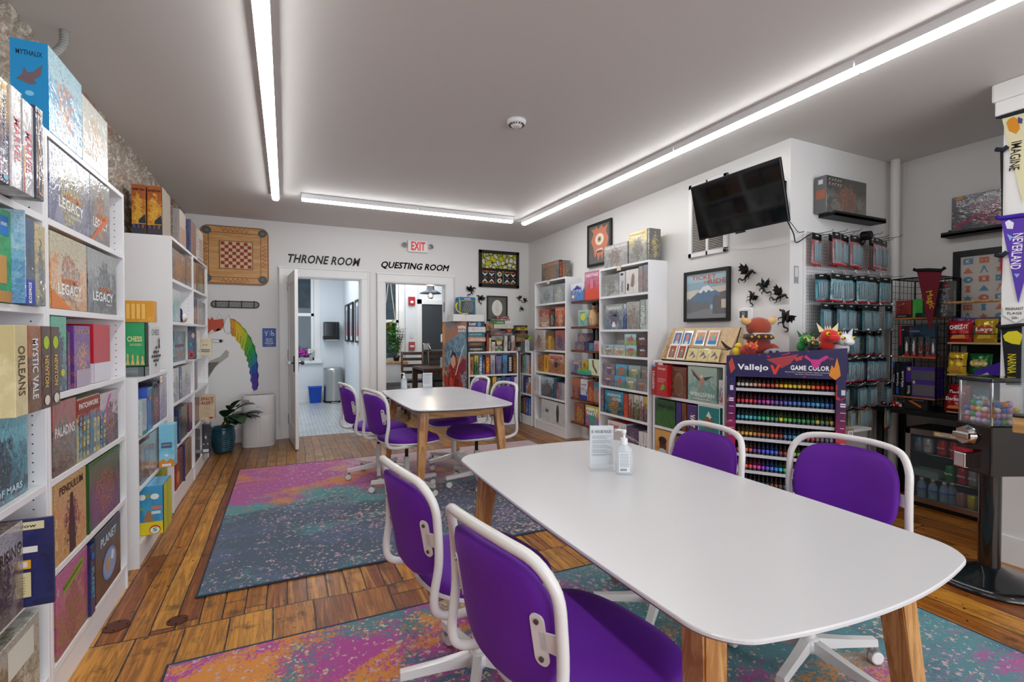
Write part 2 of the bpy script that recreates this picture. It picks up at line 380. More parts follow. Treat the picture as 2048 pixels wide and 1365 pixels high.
# ================================================================ ROOM
BY, RX, COLX, COLY, LX = 6.69, 4.70, 3.36, 2.38, -1.03    # back wall, right recess wall, column face, column front, brick wall
def ceil_z(x, y): return 2.70 + 0.045 * min(1, max(0, x / 3.3)) * min(1, max(0, (BY - y) / 4.3))
def wallx(y): return 3.40 - 0.04 * (BY - y) / 4.31        # the right wall is a little out of true
def floor_material():
 T = NT('old_floor_boards'); p = T.pos(); s = T.add('ShaderNodeSeparateXYZ', {0: p}); x, y = s.outputs[0], s.outputs[1]
 wob = T.math('MULTIPLY', T.math('SUBTRACT', T.noise(p, 0.9, 2.0), 0.5), 0.05)
 y2 = T.math('ADD', y, T.math('MULTIPLY', T.math('SUBTRACT', T.noise(p, 2.2, 1.0), 0.5), 0.05))
 near = T.math('LESS_THAN', y2, 2.56)
 near2 = T.math('LESS_THAN', y2, 2.02)
 row = T.math('ADD', near, near2)
 W = T.math('ADD', 0.092, T.math('MULTIPLY', near, 0.085))
 fx = T.math('DIVIDE', T.math('ADD', T.math('ADD', x, wob), T.math('MULTIPLY', row, 0.063)), W)
 ix = T.math('FLOOR', fx); frx = T.math('SUBTRACT', fx, ix)
 rnd = T.add('ShaderNodeTexWhiteNoise', {0: T.add('ShaderNodeCombineXYZ', {0: ix, 1: row, 2: 3.0}).outputs[0]}, noise_dimensions='3D').outputs[0]
 L = T.math('ADD', 2.3, T.math('MULTIPLY', near, -0.4))
 fy = T.math('ADD', T.math('DIVIDE', y, L), T.math('MULTIPLY', rnd, 7.3)); iy = T.math('FLOOR', fy); fry = T.math('SUBTRACT', fy, iy)
 rv = T.add('ShaderNodeTexWhiteNoise', {0: T.add('ShaderNodeCombineXYZ', {0: ix, 1: iy, 2: row}).outputs[0]}, noise_dimensions='3D')
 r1 = rv.outputs[0]; r2 = T.add('ShaderNodeSeparateColor', {0: rv.outputs[1]}).outputs[1]
 # distance to the seams in metres
 ex = T.math('MULTIPLY', T.math('MINIMUM', frx, T.math('SUBTRACT', 1.0, frx)), W)
 ey = T.math('MULTIPLY', T.math('MINIMUM', fry, T.math('SUBTRACT', 1.0, fry)), L)
 eb = T.math('MINIMUM', T.math('ABSOLUTE', T.math('SUBTRACT', y2, 2.56)), T.math('ABSOLUTE', T.math('SUBTRACT', y2, 2.02)))
 e = T.math('MINIMUM', T.math('MINIMUM', ex, ey), eb)
 e = T.math('ADD', e, T.math('MULTIPLY', T.math('SUBTRACT', T.noise(p, 30.0, 2.0), 0.5), 0.004))
 seam = T.smooth(e, 0.0046, 0.0016)
 st = T.add('ShaderNodeMapping', {0: p, 3: (1.0, 0.06, 1.0)}); st2 = T.vmath('ADD', st.outputs[0], T.add('ShaderNodeCombineXYZ', {0: T.math('MULTIPLY', r1, 9.0), 1: T.math('MULTIPLY', r2, 5.0)}).outputs[0])
 grain = T.noise(st2, 60.0, 4.0, 0.65, 1.2); grain2 = T.noise(st2, 14.0, 3.0, 0.6, 2.0)
 blot = T.noise(T.vmath('ADD', p, T.add('ShaderNodeCombineXYZ', {0: T.math('MULTIPLY', r1, 4.0)}).outputs[0]), 6.0, 4.0, 0.65)
 c = T.mix(r1, '#b06818', '#dd9c3a'); c = T.mix(T.smooth(r2, 0.62, 0.9), c, '#8f4a14')
 c = T.mix(T.smooth(grain, 0.40, 0.62), T.mix(0.55, c, '#4c2408'), c)
 c = T.mix(T.math('MULTIPLY', T.smooth(grain2, 0.5, 0.7), 0.55), c, '#dca044')
 c = T.mix(T.math('MULTIPLY', T.smooth(blot, 0.54, 0.69), 0.65), c, '#2c1508')
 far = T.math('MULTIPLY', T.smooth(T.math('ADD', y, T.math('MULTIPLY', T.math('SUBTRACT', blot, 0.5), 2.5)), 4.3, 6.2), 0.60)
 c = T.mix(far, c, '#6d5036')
 knot = T.smooth(T.noise(p, 19.0, 1.0), 0.735, 0.76)
 c = T.mix(T.math('MAXIMUM', knot, 0.0), c, '#1d0e06')
 c = T.mix(seam, c, '#120904')
 h = T.math('SUBTRACT', T.math('MULTIPLY', grain, 0.25), T.math('MULTIPLY', seam, 1.0))
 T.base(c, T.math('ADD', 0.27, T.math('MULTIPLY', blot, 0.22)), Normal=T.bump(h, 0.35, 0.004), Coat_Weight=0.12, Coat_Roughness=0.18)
 return T.m
def wall_paint(col, bump=0.06):
 T = NT('wall_paint'); p = T.pos(); n = T.noise(p, 2.5, 3.0)
 return T.base(T.mix(T.math('MULTIPLY', n, 0.12), lin(col), (0.62, 0.62, 0.61)), 0.55, Normal=T.bump(T.noise(p, 60.0, 3.0), bump, 0.003))
WALL = wall_paint('#e4e3e1'); TRIM = M('#e9e9e8', 0.35, coat=0.1); CEIL = wall_paint('#d6d4d1', 0.04)
def grid_sheet(name, fn, nx, ny, mat):
 mb = MB(); vs = [fn(i / nx, j / ny) for j in range(ny + 1) for i in range(nx + 1)]
 fs = [(j * (nx + 1) + i, j * (nx + 1) + i + 1, (j + 1) * (nx + 1) + i + 1, (j + 1) * (nx + 1) + i) for j in range(ny) for i in range(nx)]
 mb.raw(vs, fs, mat); return mb.build(name)
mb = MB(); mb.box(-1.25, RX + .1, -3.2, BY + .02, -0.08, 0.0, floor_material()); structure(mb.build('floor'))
# ceiling: follows the out-of-level joists, with thickness
mb = MB(); nx, ny = 12, 20
X0, X1, Y0, Y1 = -1.25, RX + .12, -3.2, BY + .12
vs = []
for top in (0, 1):
 for j in range(ny + 1):
  for i in range(nx + 1):
   x = X0 + (X1 - X0) * i / nx; y = Y0 + (Y1 - Y0) * j / ny; vs.append((x, y, ceil_z(x, y) + 0.1 * top))
N = (nx + 1) * (ny + 1)
fs = [(j * (nx + 1) + i, (j + 1) * (nx + 1) + i, (j + 1) * (nx + 1) + i + 1, j * (nx + 1) + i + 1) for j in range(ny) for i in range(nx)]
fs += [tuple(N + a for a in f[::-1]) for f in fs]
mb.raw(vs, fs, CEIL); structure(mb.build('ceiling'))
# back wall with its two doorways
D1, D2, DH1, DH2 = (0.03, 0.925), (1.21, 2.087), 2.04, 2.02
mb = MB(); T_ = 0.13
for a, b, z0, z1 in ((-1.25, D1[0], 0, 2.8), (D1[0], D1[1], DH1, 2.8), (D1[1], D2[0], 0, 2.8), (D2[0], D2[1], DH2, 2.8), (D2[1], 3.6, 0, 2.8)):
 mb.box(a, b, BY, BY + T_, z0, z1, WALL)
structure(mb.build('wall_back'))
# right wall of the room, column front, recess wall
mb = MB(); mb.prism([(wallx(BY), BY + .1), (RX + .1, BY + .1), (RX + .1, COLY), (COLX, COLY)], 2.85, WALL, ((0, 0, 2.85), (1, 0, 0), (0, 1, 0)))
structure(mb.build('wall_right'))
mb = MB(); mb.box(RX, RX + .1, -3.2, COLY + .02, 0, 2.85, WALL); structure(mb.build('wall_recess'))
mb = MB()
for a, b, z0, z1 in ((-1.25, -0.3, 0, 2.85), (4.2, RX + .1, 0, 2.85), (1.85, 2.0, .5, 2.45), (-0.3, 4.2, 0, 0.5), (-0.3, 4.2, 2.45, 2.85)):
 mb.box(a, b, -3.3, -3.2, z0, z1, WALL)
structure(mb.build('wall_front'))
# exposed masonry wall on the left, real relief
def masonry():
 T = NT('old_masonry'); p = T.pos()
 s = T.add('ShaderNodeSeparateXYZ', {0: p}); n1 = T.noise(p, 9.0, 4.0, 0.65); n2 = T.noise(p, 34.0, 4.0, 0.7)
 c = T.mix(T.smooth(n1, 0.40, 0.62), '#b0a598', '#ddd4c6'); c = T.mix(T.smooth(n2, 0.42, 0.62), '#978c80', c)
 red = T.smooth(T.noise(p, 5.5, 3.0, 0.6), 0.57, 0.64); c = T.mix(T.math('MULTIPLY', red, 0.45), c, '#a8684c')
 crack = T.smooth(T.noise(p, 15.0, 3.0, 0.7, 1.2), 0.36, 0.30); c = T.mix(T.math('MULTIPLY', crack, 0.6), c, '#26221f')
 return T.base(c, 0.9, Normal=T.bump(T.math('ADD', n2, T.math('MULTIPLY', n1, 1.5)), 0.9, 0.02))
MAS = masonry()
def brick_fn(u, v):
 y = -3.2 + 9.95 * u; z = 2.8 * v
 row = math.floor(z / 0.078); fz = z / 0.078 - row; fy = (y / 0.21 + (row % 2) * .5 + 0.07 * math.sin(row * 3.1)); iy = math.floor(fy); fy -= iy
 e = min(min(fz, 1 - fz) * 0.078, min(fy, 1 - fy) * 0.21)
 q = noise.noise(Vector((iy * 3.7, row * 5.3, 1)))
 d = 0.030 * min(1, max(0, (e - 0.004) / 0.010)) * (0.7 + 0.6 * q) + 0.020 * noise.fractal(Vector((0, y * 14, z * 14)), 1, 2, 4)
 return (LX - 0.035 + max(-0.03, min(0.04, d)), y, z)
def masonry_sheet():
 ys = []; y = -3.2
 while y < 2.3: ys.append(y); y += 0.25
 while y < 6.75: ys.append(y); y += 0.022
 ys.append(6.78); zs = [0, .5, 1.0, 1.5, 1.8]; z = 1.9
 while z < 2.8: zs.append(z); z += 0.018
 mb = MB(); vs = [brick_fn((y + 3.2) / 9.95, z / 2.8) for z in zs for y in ys]; nY = len(ys)
 fs = [(j * nY + i, (j + 1) * nY + i, (j + 1) * nY + i + 1, j * nY + i + 1) for j in range(len(zs) - 1) for i in range(nY - 1)]
 mb.raw(vs, fs, MAS, True); mb.box(LX - .3, LX - .1, -3.3, BY + .1, 0, 2.8, MAS); return mb.build('wall_left')
structure(masonry_sheet())
# casings, jambs and baseboards
def casing(n, x0, x1, h, wl, wr, ht):
 mb = MB()
 mb.box(x0 - wl, x0 + .012, BY - .022, BY, 0, h + .0, TRIM, .004); mb.box(x1 - .012, x1 + wr, BY - .022, BY, 0, h + .0, TRIM, .004)
 mb.box(x0 - wl, x1 + wr, BY - .024, BY, h - .012, h + ht, TRIM, .004)
 mb.box(x0 - wl - .012, x1 + wr + .012, BY - .034, BY, h + ht - .014, h + ht + .008, TRIM, .004)
 mb.box(x0 - wl, x0 - wl + .02, BY - .032, BY, 0, h + ht - .02, TRIM, .004); mb.box(x1 + wr - .02, x1 + wr, BY - .032, BY, 0, h + ht - .02, TRIM, .004)
 mb.box(x0 - .001, x0 + .02, BY - .01, BY + T_ + .01, 0, h, TRIM); mb.box(x1 - .02, x1 + .001, BY - .01, BY + T_ + .01, 0, h, TRIM)
 mb.box(x0, x1, BY - .01, BY + T_ + .01, h - .02, h, TRIM)
 mb.box(x0 + .02, x0 + .034, BY + .05, BY + .09, 0, h - .02, TRIM); mb.box(x1 - .034, x1 - .02, BY + .05, BY + .09, 0, h - .02, TRIM)
 structure(mb.build('trim_%d' % n))
casing(1, D1[0], D1[1], DH1, .10, .088, .10); casing(2, D2[0], D2[1], DH2, .095, .105, .105)
def baseboard(name, segs):
 mb = MB()
 for x0, x1, y0, y1, h in segs:
  mb.box(x0, x1, y0, y1, 0, h - .015, TRIM); mb.box(x0 + (.004 if x1 - x0 < .05 else 0), x1 - (.004 if x1 - x0 < .05 else 0), y0 + (.004 if y1 - y0 < .05 else 0), y1, h - .015, h, TRIM, .003)
 structure(mb.build(name))
baseboard('baseboard_back', [(-1.0, D1[0] - .10, BY - .018, BY, .17), (D2[1] + .105, 3.3, BY - .018, BY, .17)])
baseboard('baseboard_right', [(COLX, RX, COLY - .018, COLY, .17), (RX - .018, RX, -3.1, COLY - .02, .17)])
# white return wall with cap on the right, where the pennants hang
PX, PY = 3.74, 1.35
mb = MB(); mb.box(PX, PX + .45, -0.6, PY, 0, 2.56, WALL); structure(mb.build('wall_return'))
mb = MB(); mb.box(PX - .03, PX + .48, -0.63, PY + .03, 2.56, 2.64, TRIM, .004); mb.box(PX - .035, PX + .5, -0.7, PY + .045, 2.64, 2.745, TRIM, .012)
structure(mb.build('trim_3'))
baseboard('baseboard_return', [(PX - .02, PX, -0.6, PY, .16)])
# painted pipes in the corner
for i, (u, r) in enumerate(((1787, .032), (1808, .032), (1798, .012))):
 q = hy(u, 668, COLY - .06 if i < 2 else COLY - .02)
 mb = MB(); mb.cyl((q.x, q.y, 0), (q.x, q.y, ceil_z(q.x, q.y)), r, TRIM, n=20)
 if i < 2: mb.cyl((q.x, q.y, 1.42), (q.x, q.y, 1.46), r + .006, TRIM, n=20)
 o = mb.build('wall_pipe'); tag(o, ['left thick white painted pipe in the corner by the black wire rack', 'right thick white painted pipe in the corner by the black wire rack', 'thin white pipe between the two thick corner pipes'][i], 'pipe')
# ---------------------------------------------------------------- bathroom beyond the first doorway
def tile_mat():
 T = NT('mosaic_tile'); p = T.pos()
 b = T.add('ShaderNodeTexBrick', {'Vector': p, 'Color1': lin('#cfd2d4') + (1,), 'Color2': lin('#b9bec1') + (1,), 'Mortar': lin('#8f9598') + (1,), 'Scale': 1.0, 'Mortar Size': 0.006, 'Brick Width': 0.10, 'Row Height': 0.05, 'Bias': 0.0})
 return T.base(b.outputs[0], 0.25)
BB = 10.10
mb = MB(); mb.box(-0.6, 1.03, BY + .02, BB, -0.08, 0.004, tile_mat()); structure(mb.build('floor_bathroom'))
BW = wall_paint('#dfe5ea')
mb = MB(); mb.box(1.03, 1.10, BY + T_, BB + .1, 0, 2.7, BW); structure(mb.build('wall_bathroom_right'))
mb = MB(); mb.box(-0.7, -0.6, BY + T_, BB + .1, 0, 2.7, BW); structure(mb.build('wall_bathroom_left'))
WX0, WX1, WZ0, WZ1 = -0.35, 0.50, 0.80, 2.55
mb = MB()
for a, b, z0, z1 in ((-.7, WX0, 0, 2.7), (WX1, 1.10, 0, 2.7), (WX0, WX1, 0, WZ0), (WX0, WX1, WZ1, 2.7)): mb.box(a, b, BB, BB + .12, z0, z1, BW)
structure(mb.build('wall_bathroom_back'))
mb = MB(); mb.box(-0.7, 1.1, BY + T_, BB + .1, 2.68, 2.78, BW); structure(mb.build('ceiling_bathroom'))
baseboard('baseboard_bathroom', [(-.6, 1.03, BB - .018, BB, .22)])
mb = MB(); mb.box(1.012, 1.03, BY + T_, BB - .02, 0, .22, TRIM); structure(mb.build('baseboard_bathroom_right'))
NIGHT = M('#20262b', 0.08, coat=0.6)
def outside_mat(a='#23282c', b='#59636b'):
 T = NT('dusk_yard'); p = T.pos(); return T.base(T.mix(T.smooth(T.noise(p, 7.0, 5.0, 0.7), 0.4, 0.62), a, b), 0.8)
YARD = outside_mat()
def sash(name, x0, x1, z0, z1, y, label=None, split=0.5):
 r = empty(name, ((x0 + x1) / 2, y, z0)); r['kind'] = 'structure'; cx = (x0 + x1) / 2
 mb = MB(); t = .055
 for a, b, c, d in ((x0, x0 + t, z0, z1), (x1 - t, x1, z0, z1), (x0, x1, z0, z0 + t), (x0, x1, z1 - t, z1), (x0, x1, z0 + (z1 - z0) * split - .03, z0 + (z1 - z0) * split + .03)):
  mb.box(a - cx, b - cx, -.02, .04, c - z0, d - z0, TRIM, .004)
 for a, b, c, d in ((x0 - .11, x0, z0 - .05, z1 + .11), (x1, x1 + .11, z0 - .05, z1 + .11), (x0 - .11, x1 + .11, z1, z1 + .11), (x0 - .14, x1 + .14, z0 - .06, z0)):
  mb.box(a - cx, b - cx, -.035 - (.05 if d == z0 else 0), -.0, c - z0, d - z0, TRIM, .004)
 mb.build('window_frame', r)
 mb = MB(); mb.box(x0 - cx + .03, x1 - cx - .03, .010, .016, .03, z1 - z0 - .03, M('#9fb0ba', 0.03, trans=0.9, ior=1.3)); mb.build('glass', r)
 return r
sash('window_1', WX0, WX1, WZ0, WZ1, BB + .03)
mb = MB(); mb.box(-1.6, 4.6, BB + 1.2, BB + 1.25, -.2, 3.4, YARD); o = mb.build('wall_yard'); structure(o)
# ---------------------------------------------------------------- back room beyond the second doorway
QB = 9.6; QW = wall_paint('#dde3e8')
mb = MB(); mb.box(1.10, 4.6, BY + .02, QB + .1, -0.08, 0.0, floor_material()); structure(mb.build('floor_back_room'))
mb = MB(); mb.box(1.10, 4.6, BY + T_, QB + .12, 2.68, 2.78, QW); structure(mb.build('ceiling_back_room'))
QX0, QX1, QZ0, QZ1 = 1.32, 2.02, 0.78, 2.50
mb = MB()
for a, b, z0, z1 in ((1.10, QX0, 0, 2.7), (QX1, 4.6, 0, 2.7), (QX0, QX1, 0, QZ0), (QX0, QX1, QZ1, 2.7)): mb.box(a, b, QB, QB + .12, z0, z1, QW)
structure(mb.build('wall_back_room'))
mb = MB(); mb.box(4.5, 4.6, BY + T_, QB, 0, 2.7, QW); structure(mb.build('wall_back_room_right'))
sash('window_2', QX0, QX1, QZ0, QZ1, QB + .03, split=.45)
mb = MB(); mb.box(2.14, 2.38, QB - .05, QB, 0, 2.68, QW); structure(mb.build('trim_4'))
# steel exit door
r = empty('exit_door', (2.80, QB - .001, 0)); tag(r, 'dark grey steel exit door with chrome push bar in the back room', 'door')
mb = MB(); mb.box(-.33, .55, -.03, 0, 0, 1.90, M('#3c4248', 0.45), .004); mb.build('door_leaf', r)
mb = MB()
for a, b, c, d in ((-.43, -.33, 0, 2.0), (.55, .65, 0, 2.0), (-.43, .65, 1.90, 2.0)): mb.box(a, b, -.05, 0, c, d, TRIM, .004)
mb.build('door_frame', r)
mb = MB(); mb.tube([(-.20, -.04, 1.06), (-.20, -.10, 1.06), (-.16, -.12, .98), (.5, -.12, .98)], .012, CHROME); mb.box(-.31, -.18, -.07, -.03, .94, 1.12, CHROME, .006); mb.build('push_bar', r)
mb = MB(); mb.box(.06, .34, -.036, -.031, 1.14, 1.30, WHITE); 
for k in range(3): mb.box(.09, .31, -.038, -.036, 1.16 + k * .045, 1.18 + k * .045, M('#4a4a52', .6))
mb.build('notice', r)
# the open white panelled door of the bathroom
a = Vector((0.045, BY - .012, 0)); b = Vector((0.112, 5.935, 0)); L_ = (b - a).length; th = math.atan2((b - a).y, (b - a).x)
r = empty('door_1', a, th); r['kind'] = 'structure'
mb = MB(); t = .036; Wd = L_; H_ = 2.03
for x0, x1, z0, z1 in ((0, .11, 0.01, H_), (Wd - .11, Wd, 0.01, H_), (.11, Wd - .11, 0.01, .24), (.11, Wd - .11, H_ - .12, H_), (.11, Wd - .11, .80, .96)):
 mb.box(x0, x1, -t / 2, t / 2, z0, z1, TRIM, .003)
mb.box(.10, Wd - .10, -.008, .008, .2, H_ - .1, TRIM); mb.build('door_leaf', r)
mb = MB()
for z in (1.90, 1.05, .25): mb.box(-.02, .03, -.024, .0, z - .06, z + .06, M('#8a8a8a', .4, .8)); mb.cyl((-.012, -.024, z - .06), (-.012, -.024, z + .06), .008, M('#8a8a8a', .4, .8), n=8)
mb.build('hinge', r)
for sg in (-1, 1):
 mb = MB(); k = Vector((Wd - .065, sg * .022, .97)); mb.box(k.x - .024, k.x + .024, min(sg * .018, sg * .026), max(sg * .018, sg * .026), .88, 1.06, BLACK, .004)
 mb.cyl((k.x, sg * .02, .98), (k.x, sg * .055, .98), .010, BLACK, n=10); mb.ball((k.x, sg * .068, .98), (.026, .022, .026), M('#bfc6cb' if sg < 0 else '#202022', .08, trans=.0, coat=1), 8, 6)
 mb.build('door_knob', r)
# hinge left on the second doorway
mb = MB(); mb.box(D2[1] - .03, D2[1] - .02, BY + .03, BY + .07, 1.62, 1.76, M('#777', .4, .8)); structure(mb.build('trim_5'))
# return-air grille high on the right wall
def on_right(u, v): q = hx(u, v, 3.37); return Vector((wallx(q.y), q.y, q.z))
r = empty('air_vent', (wallx(3.15), 3.15, 2.0)); tag(r, 'white louvred return air vent behind the television', 'vent')
mb = MB()
for y0, y1, z0, z1 in ((-.215, -.175, 0, .66), (.175, .215, 0, .66), (-.215, .215, 0, .04), (-.215, .215, .62, .66), (-.012, .012, 0, .66)): mb.box(-.02, -.001, y0, y1, z0, z1, TRIM, .003)
mb.build('frame', r)
mb = MB(); mb.box(-.004, -.001, -.19, .19, .02, .64, M('#6a6560', .8)); mb.build('dark_backing', r)
mb = MB()
for k in range(40):
 z = .045 + k * .0145
 mb.poly([(-.014, -.18, z), (-.014, .18, z), (-.004, .18, z + .008), (-.004, -.18, z + .008)], M('#c9c4bf', .5))
mb.build('louvres', r)
# ---------------------------------------------------------------- ceiling strip lamps
LED = M('#ffffff', .5, emit=LAMP)
def strip(label, p0, p1, n):
 r = empty('ceiling_light', ((p0[0] + p1[0]) / 2, (p0[1] + p1[1]) / 2, 2.63)); tag(r, label, 'ceiling light')
 c = Vector(r.location); P0, P1 = Vector((*p0, 0)), Vector((*p1, 0)); dv = (P1 - P0); L = dv.length; dv /= L; sd = Vector((-dv.y, dv.x, 0)) * .034
 for k in range(n):
  a = P0 + dv * (L * k / n + .004); b = P0 + dv * (L * (k + 1) / n - .004); za, zb = ceil_z(a.x, a.y) + .01, ceil_z(b.x, b.y) + .01
  za0, zb0 = za - .055, zb - .055
  mb = MB(); V = [a - sd, b - sd, b + sd, a + sd]; z = [(za0, za), (zb0, zb), (zb0, zb), (za0, za)]
  pts = [Vector((v.x, v.y, q[0])) - c for v, q in zip(V, z)] + [Vector((v.x, v.y, q[1])) - c for v, q in zip(V, z)]
  mb.raw(pts, [(0, 1, 5, 4), (1, 2, 6, 5), (2, 3, 7, 6), (3, 0, 4, 7), (3, 2, 1, 0)], WHITE); mb.build('housing', r)
  mb = MB(); s2 = sd * .95; s3 = sd * .6; dz = .020
  ring = lambda q, z: [Vector((q.x, q.y, z)) - s2 - c, Vector((q.x, q.y, z - dz)) - s3 - c, Vector((q.x, q.y, z - dz)) + s3 - c, Vector((q.x, q.y, z)) + s2 - c]
  A, B = ring(a + dv * .003, za0), ring(b - dv * .003, zb0)
  mb.raw(A + B, [(0, 4, 5, 1), (1, 5, 6, 2), (2, 6, 7, 3), (0, 1, 2, 3), (7, 6, 5, 4)], LED); mb.build('diffuser', r)
strip('long white strip light running along the left of the ceiling', (-0.086, -1.0), (-0.08, 5.40), 5)
strip('long white strip light running along the right of the ceiling', (2.74, -1.0), (2.665, 5.38), 5)
strip('shorter white strip light across the far end of the ceiling', (0.15, 5.29), (2.49, 5.33), 2)
# smoke detector
q = hz(1033, 240, 2.72); mb = MB(); z = ceil_z(q.x, q.y)
mb.lathe([(0.0, -.045), (.02, -.045), (.034, -.040), (.040, -.030), (.052, -.026), (.062, -.014), (.062, 0)], WHITE, (0, 0, 0), 28)
o = empty('smoke_detector', (q.x, q.y, z)); tag(o, 'round white smoke detector on the ceiling', 'smoke detector'); mb.build('housing', o)
mb = MB()
for k in range(16):
 t = k * PI / 8; mb.box(-.002, .002, .040, .052, -.036, -.028, M('#3a3a3a', .6), rot=Matrix.Rotation(t, 3, 'Z'))
mb.build('sensor_slots', o)
# grey conduit stub from ceiling by the masonry
q = hz(80, 52, 2.7); mb = MB(); P = smooth_path([(0.02, 0, 0), (.015, .0, -.06), (-.02, -.01, -.12), (-.08, -.02, -.16)], 5)
mb.tube(P, .016, M('#9b9b98', .5), 10)
for k in range(0, len(P), 1): mb.tube([P[k] + Vector((0, 0, -.002)), P[k] + Vector((0, 0, .002))], .0185, M('#8a8a87', .5), 10)
tag(mb.build('conduit', None, (LX + .10, q.y, 2.70)), 'grey corrugated conduit bending from ceiling into the masonry wall', 'conduit')
# metal patches on the floor
for i, (u, v, r) in enumerate(((233, 1254, .05), (355, 1242, .042))):
 q = hz(u, v, 0); mb = MB(); mb.cyl((0, 0, 0.0), (0, 0, .003), r, M('#5b2f1c', .45, .3), n=28)
 for k in range(4): mb.cyl((r * .75 * math.cos(k * PI / 2), r * .75 * math.sin(k * PI / 2), .003), (r * .75 * math.cos(k * PI / 2), r * .75 * math.sin(k * PI / 2), .005), .004, M('#3b1f14', .4, .5), n=8)
 tag(mb.build('floor_cover_plate', None, (q.x, q.y, 0.0005)), ['rusty brown round metal plate on floor near bottom-left bookcase', 'smaller rusty brown metal plate on floor close to the blue rug corner'][i], 'metal plate')
# ---------------------------------------------------------------- rugs
def rug_material(kind):
 T = NT('rug_pile'); p = T.pos(); s = T.add('ShaderNodeSeparateXYZ', {0: p}); x, y = s.outputs[0], s.outputs[1]
 st = T.add('ShaderNodeMapping', {0: p, 3: (0.75, 1.35, 1.0)}).outputs[0]
 b1 = T.noise(st, 1.5, 6.0, 0.68, 0.3); b2 = T.noise(T.vmath('ADD', st, (7.3, 2.1, 0)), 2.1, 5.0, 0.65, 0.6); b3 = T.noise(T.vmath('ADD', st, (3.3, 9.1, 0)), 2.6, 5.0, 0.65, 0.4)
 f = T.noise(p, 75.0, 4.0, 0.75); f2 = T.noise(T.vmath('ADD', p, (1, 5, 0)), 42.0, 2.5, 0.65)
 A = lambda v, k: T.math('MULTIPLY', T.math('SUBTRACT', v, 0.5), k)
 if kind == 1:
  t = T.math('ADD', T.math('DIVIDE', y, 2.47), A(b1, 1.1))                  # 0 near edge .. 1 far edge
  t = T.math('ADD', t, A(f, 0.28))
  lx = T.math('ADD', T.math('DIVIDE', x, 3.1), T.math('ADD', A(b2, 1.0), A(f2, .4)))
  c = T.mix(T.smooth(T.math('ADD', b2, A(f, .5)), 0.56, 0.66), '#43586c', '#4a8890')
  c = T.mix(T.smooth(t, 0.40, 0.50), c, '#4e9a9b')
  c = T.mix(T.smooth(T.math('ADD', t, A(f2, .3)), 0.56, 0.62), c, '#b8529a')
  c = T.mix(T.smooth(T.math('ADD', b3, A(f, .5)), 0.54, 0.58), c, T.mix(T.smooth(t, .45, .6), '#536482', '#dd8636'))
  pale = T.smooth(T.math('ADD', T.math('MULTIPLY', t, 0.7), T.math('MULTIPLY', lx, 0.75)), 0.82, 0.95)
  c = T.mix(pale, c, T.mix(T.smooth(f2, .42, .58), '#c9b7a8', '#b98aa6'))
  sp = T.smooth(T.math('ADD', f2, T.math('ADD', A(b1, -0.30), A(lx, .12))), 0.565, 0.60); c = T.mix(sp, c, T.mix(T.smooth(b3, .4, .55), '#d9b3ad', '#c7a0b4'))
 else:
  lx = T.math('DIVIDE', x, 3.1)
  t = T.math('ADD', T.math('ADD', b1, A(f, .45)), T.math('MULTIPLY', T.math('SUBTRACT', 0.5, lx), 0.18))
  c = T.mix(T.smooth(t, 0.47, 0.52), '#4c8891', '#b9459a')
  c = T.mix(T.smooth(T.math('ADD', b2, T.math('ADD', A(f, .5), T.math('MULTIPLY', lx, -0.10))), 0.485, 0.53), c, '#e2902c')
  c = T.mix(T.smooth(T.math('ADD', b3, T.math('ADD', A(f, .5), T.math('MULTIPLY', lx, 0.08))), 0.60, 0.64), c, '#4a6c80')
  far = T.smooth(T.math('ADD', T.math('ADD', T.math('MULTIPLY', lx, .62), T.math('MULTIPLY', y, 0.27)), T.math('ADD', A(b2, .7), A(f, .4))), 0.90, 1.0); c = T.mix(T.math('MULTIPLY', far, .85), c, T.mix(T.smooth(f, .45, .6), '#3f7f8c', '#57a3a2'))
  sp = T.smooth(T.math('ADD', f2, A(b3, .25)), 0.60, 0.63); c = T.mix(sp, c, T.mix(T.smooth(b1, .4, .6), '#e0c79b', '#cfa5b8'))
 c = T.mix(T.math('MULTIPLY', T.noise(p, 300.0, 1.0), 0.25), c, '#2b3440')
 return T.base(c, 0.95, Normal=T.bump(T.noise(p, 260.0, 2.0), 0.5, 0.004), Sheen_Weight=0.2)
def rug(x0, x1, y0, y1, kind, label):
 r = empty('area_rug', (x0, y0, 0)); tag(r, label, 'rug'); W, D = x1 - x0, y1 - y0
 mb = MB(); mb.box(0.008, W - .008, 0.008, D - .008, 0.0, .0085, rug_material(kind)); mb.build('pile', r)
 mb = MB(); e = M('#33485a', .9)
 mb.tube([(0, 0, .005), (W, 0, .005), (W, D, .005), (0, D, .005)], .0055, e, 6, closed=True); mb.build('bound_edge', r)
rug(-0.41, 2.70, 2.82, 5.30, 1, 'blue rug with magenta and cream far end under the farther table')
rug(-0.43, 2.72, -0.18, 2.285, 2, 'magenta, orange and teal rug under the nearer table')
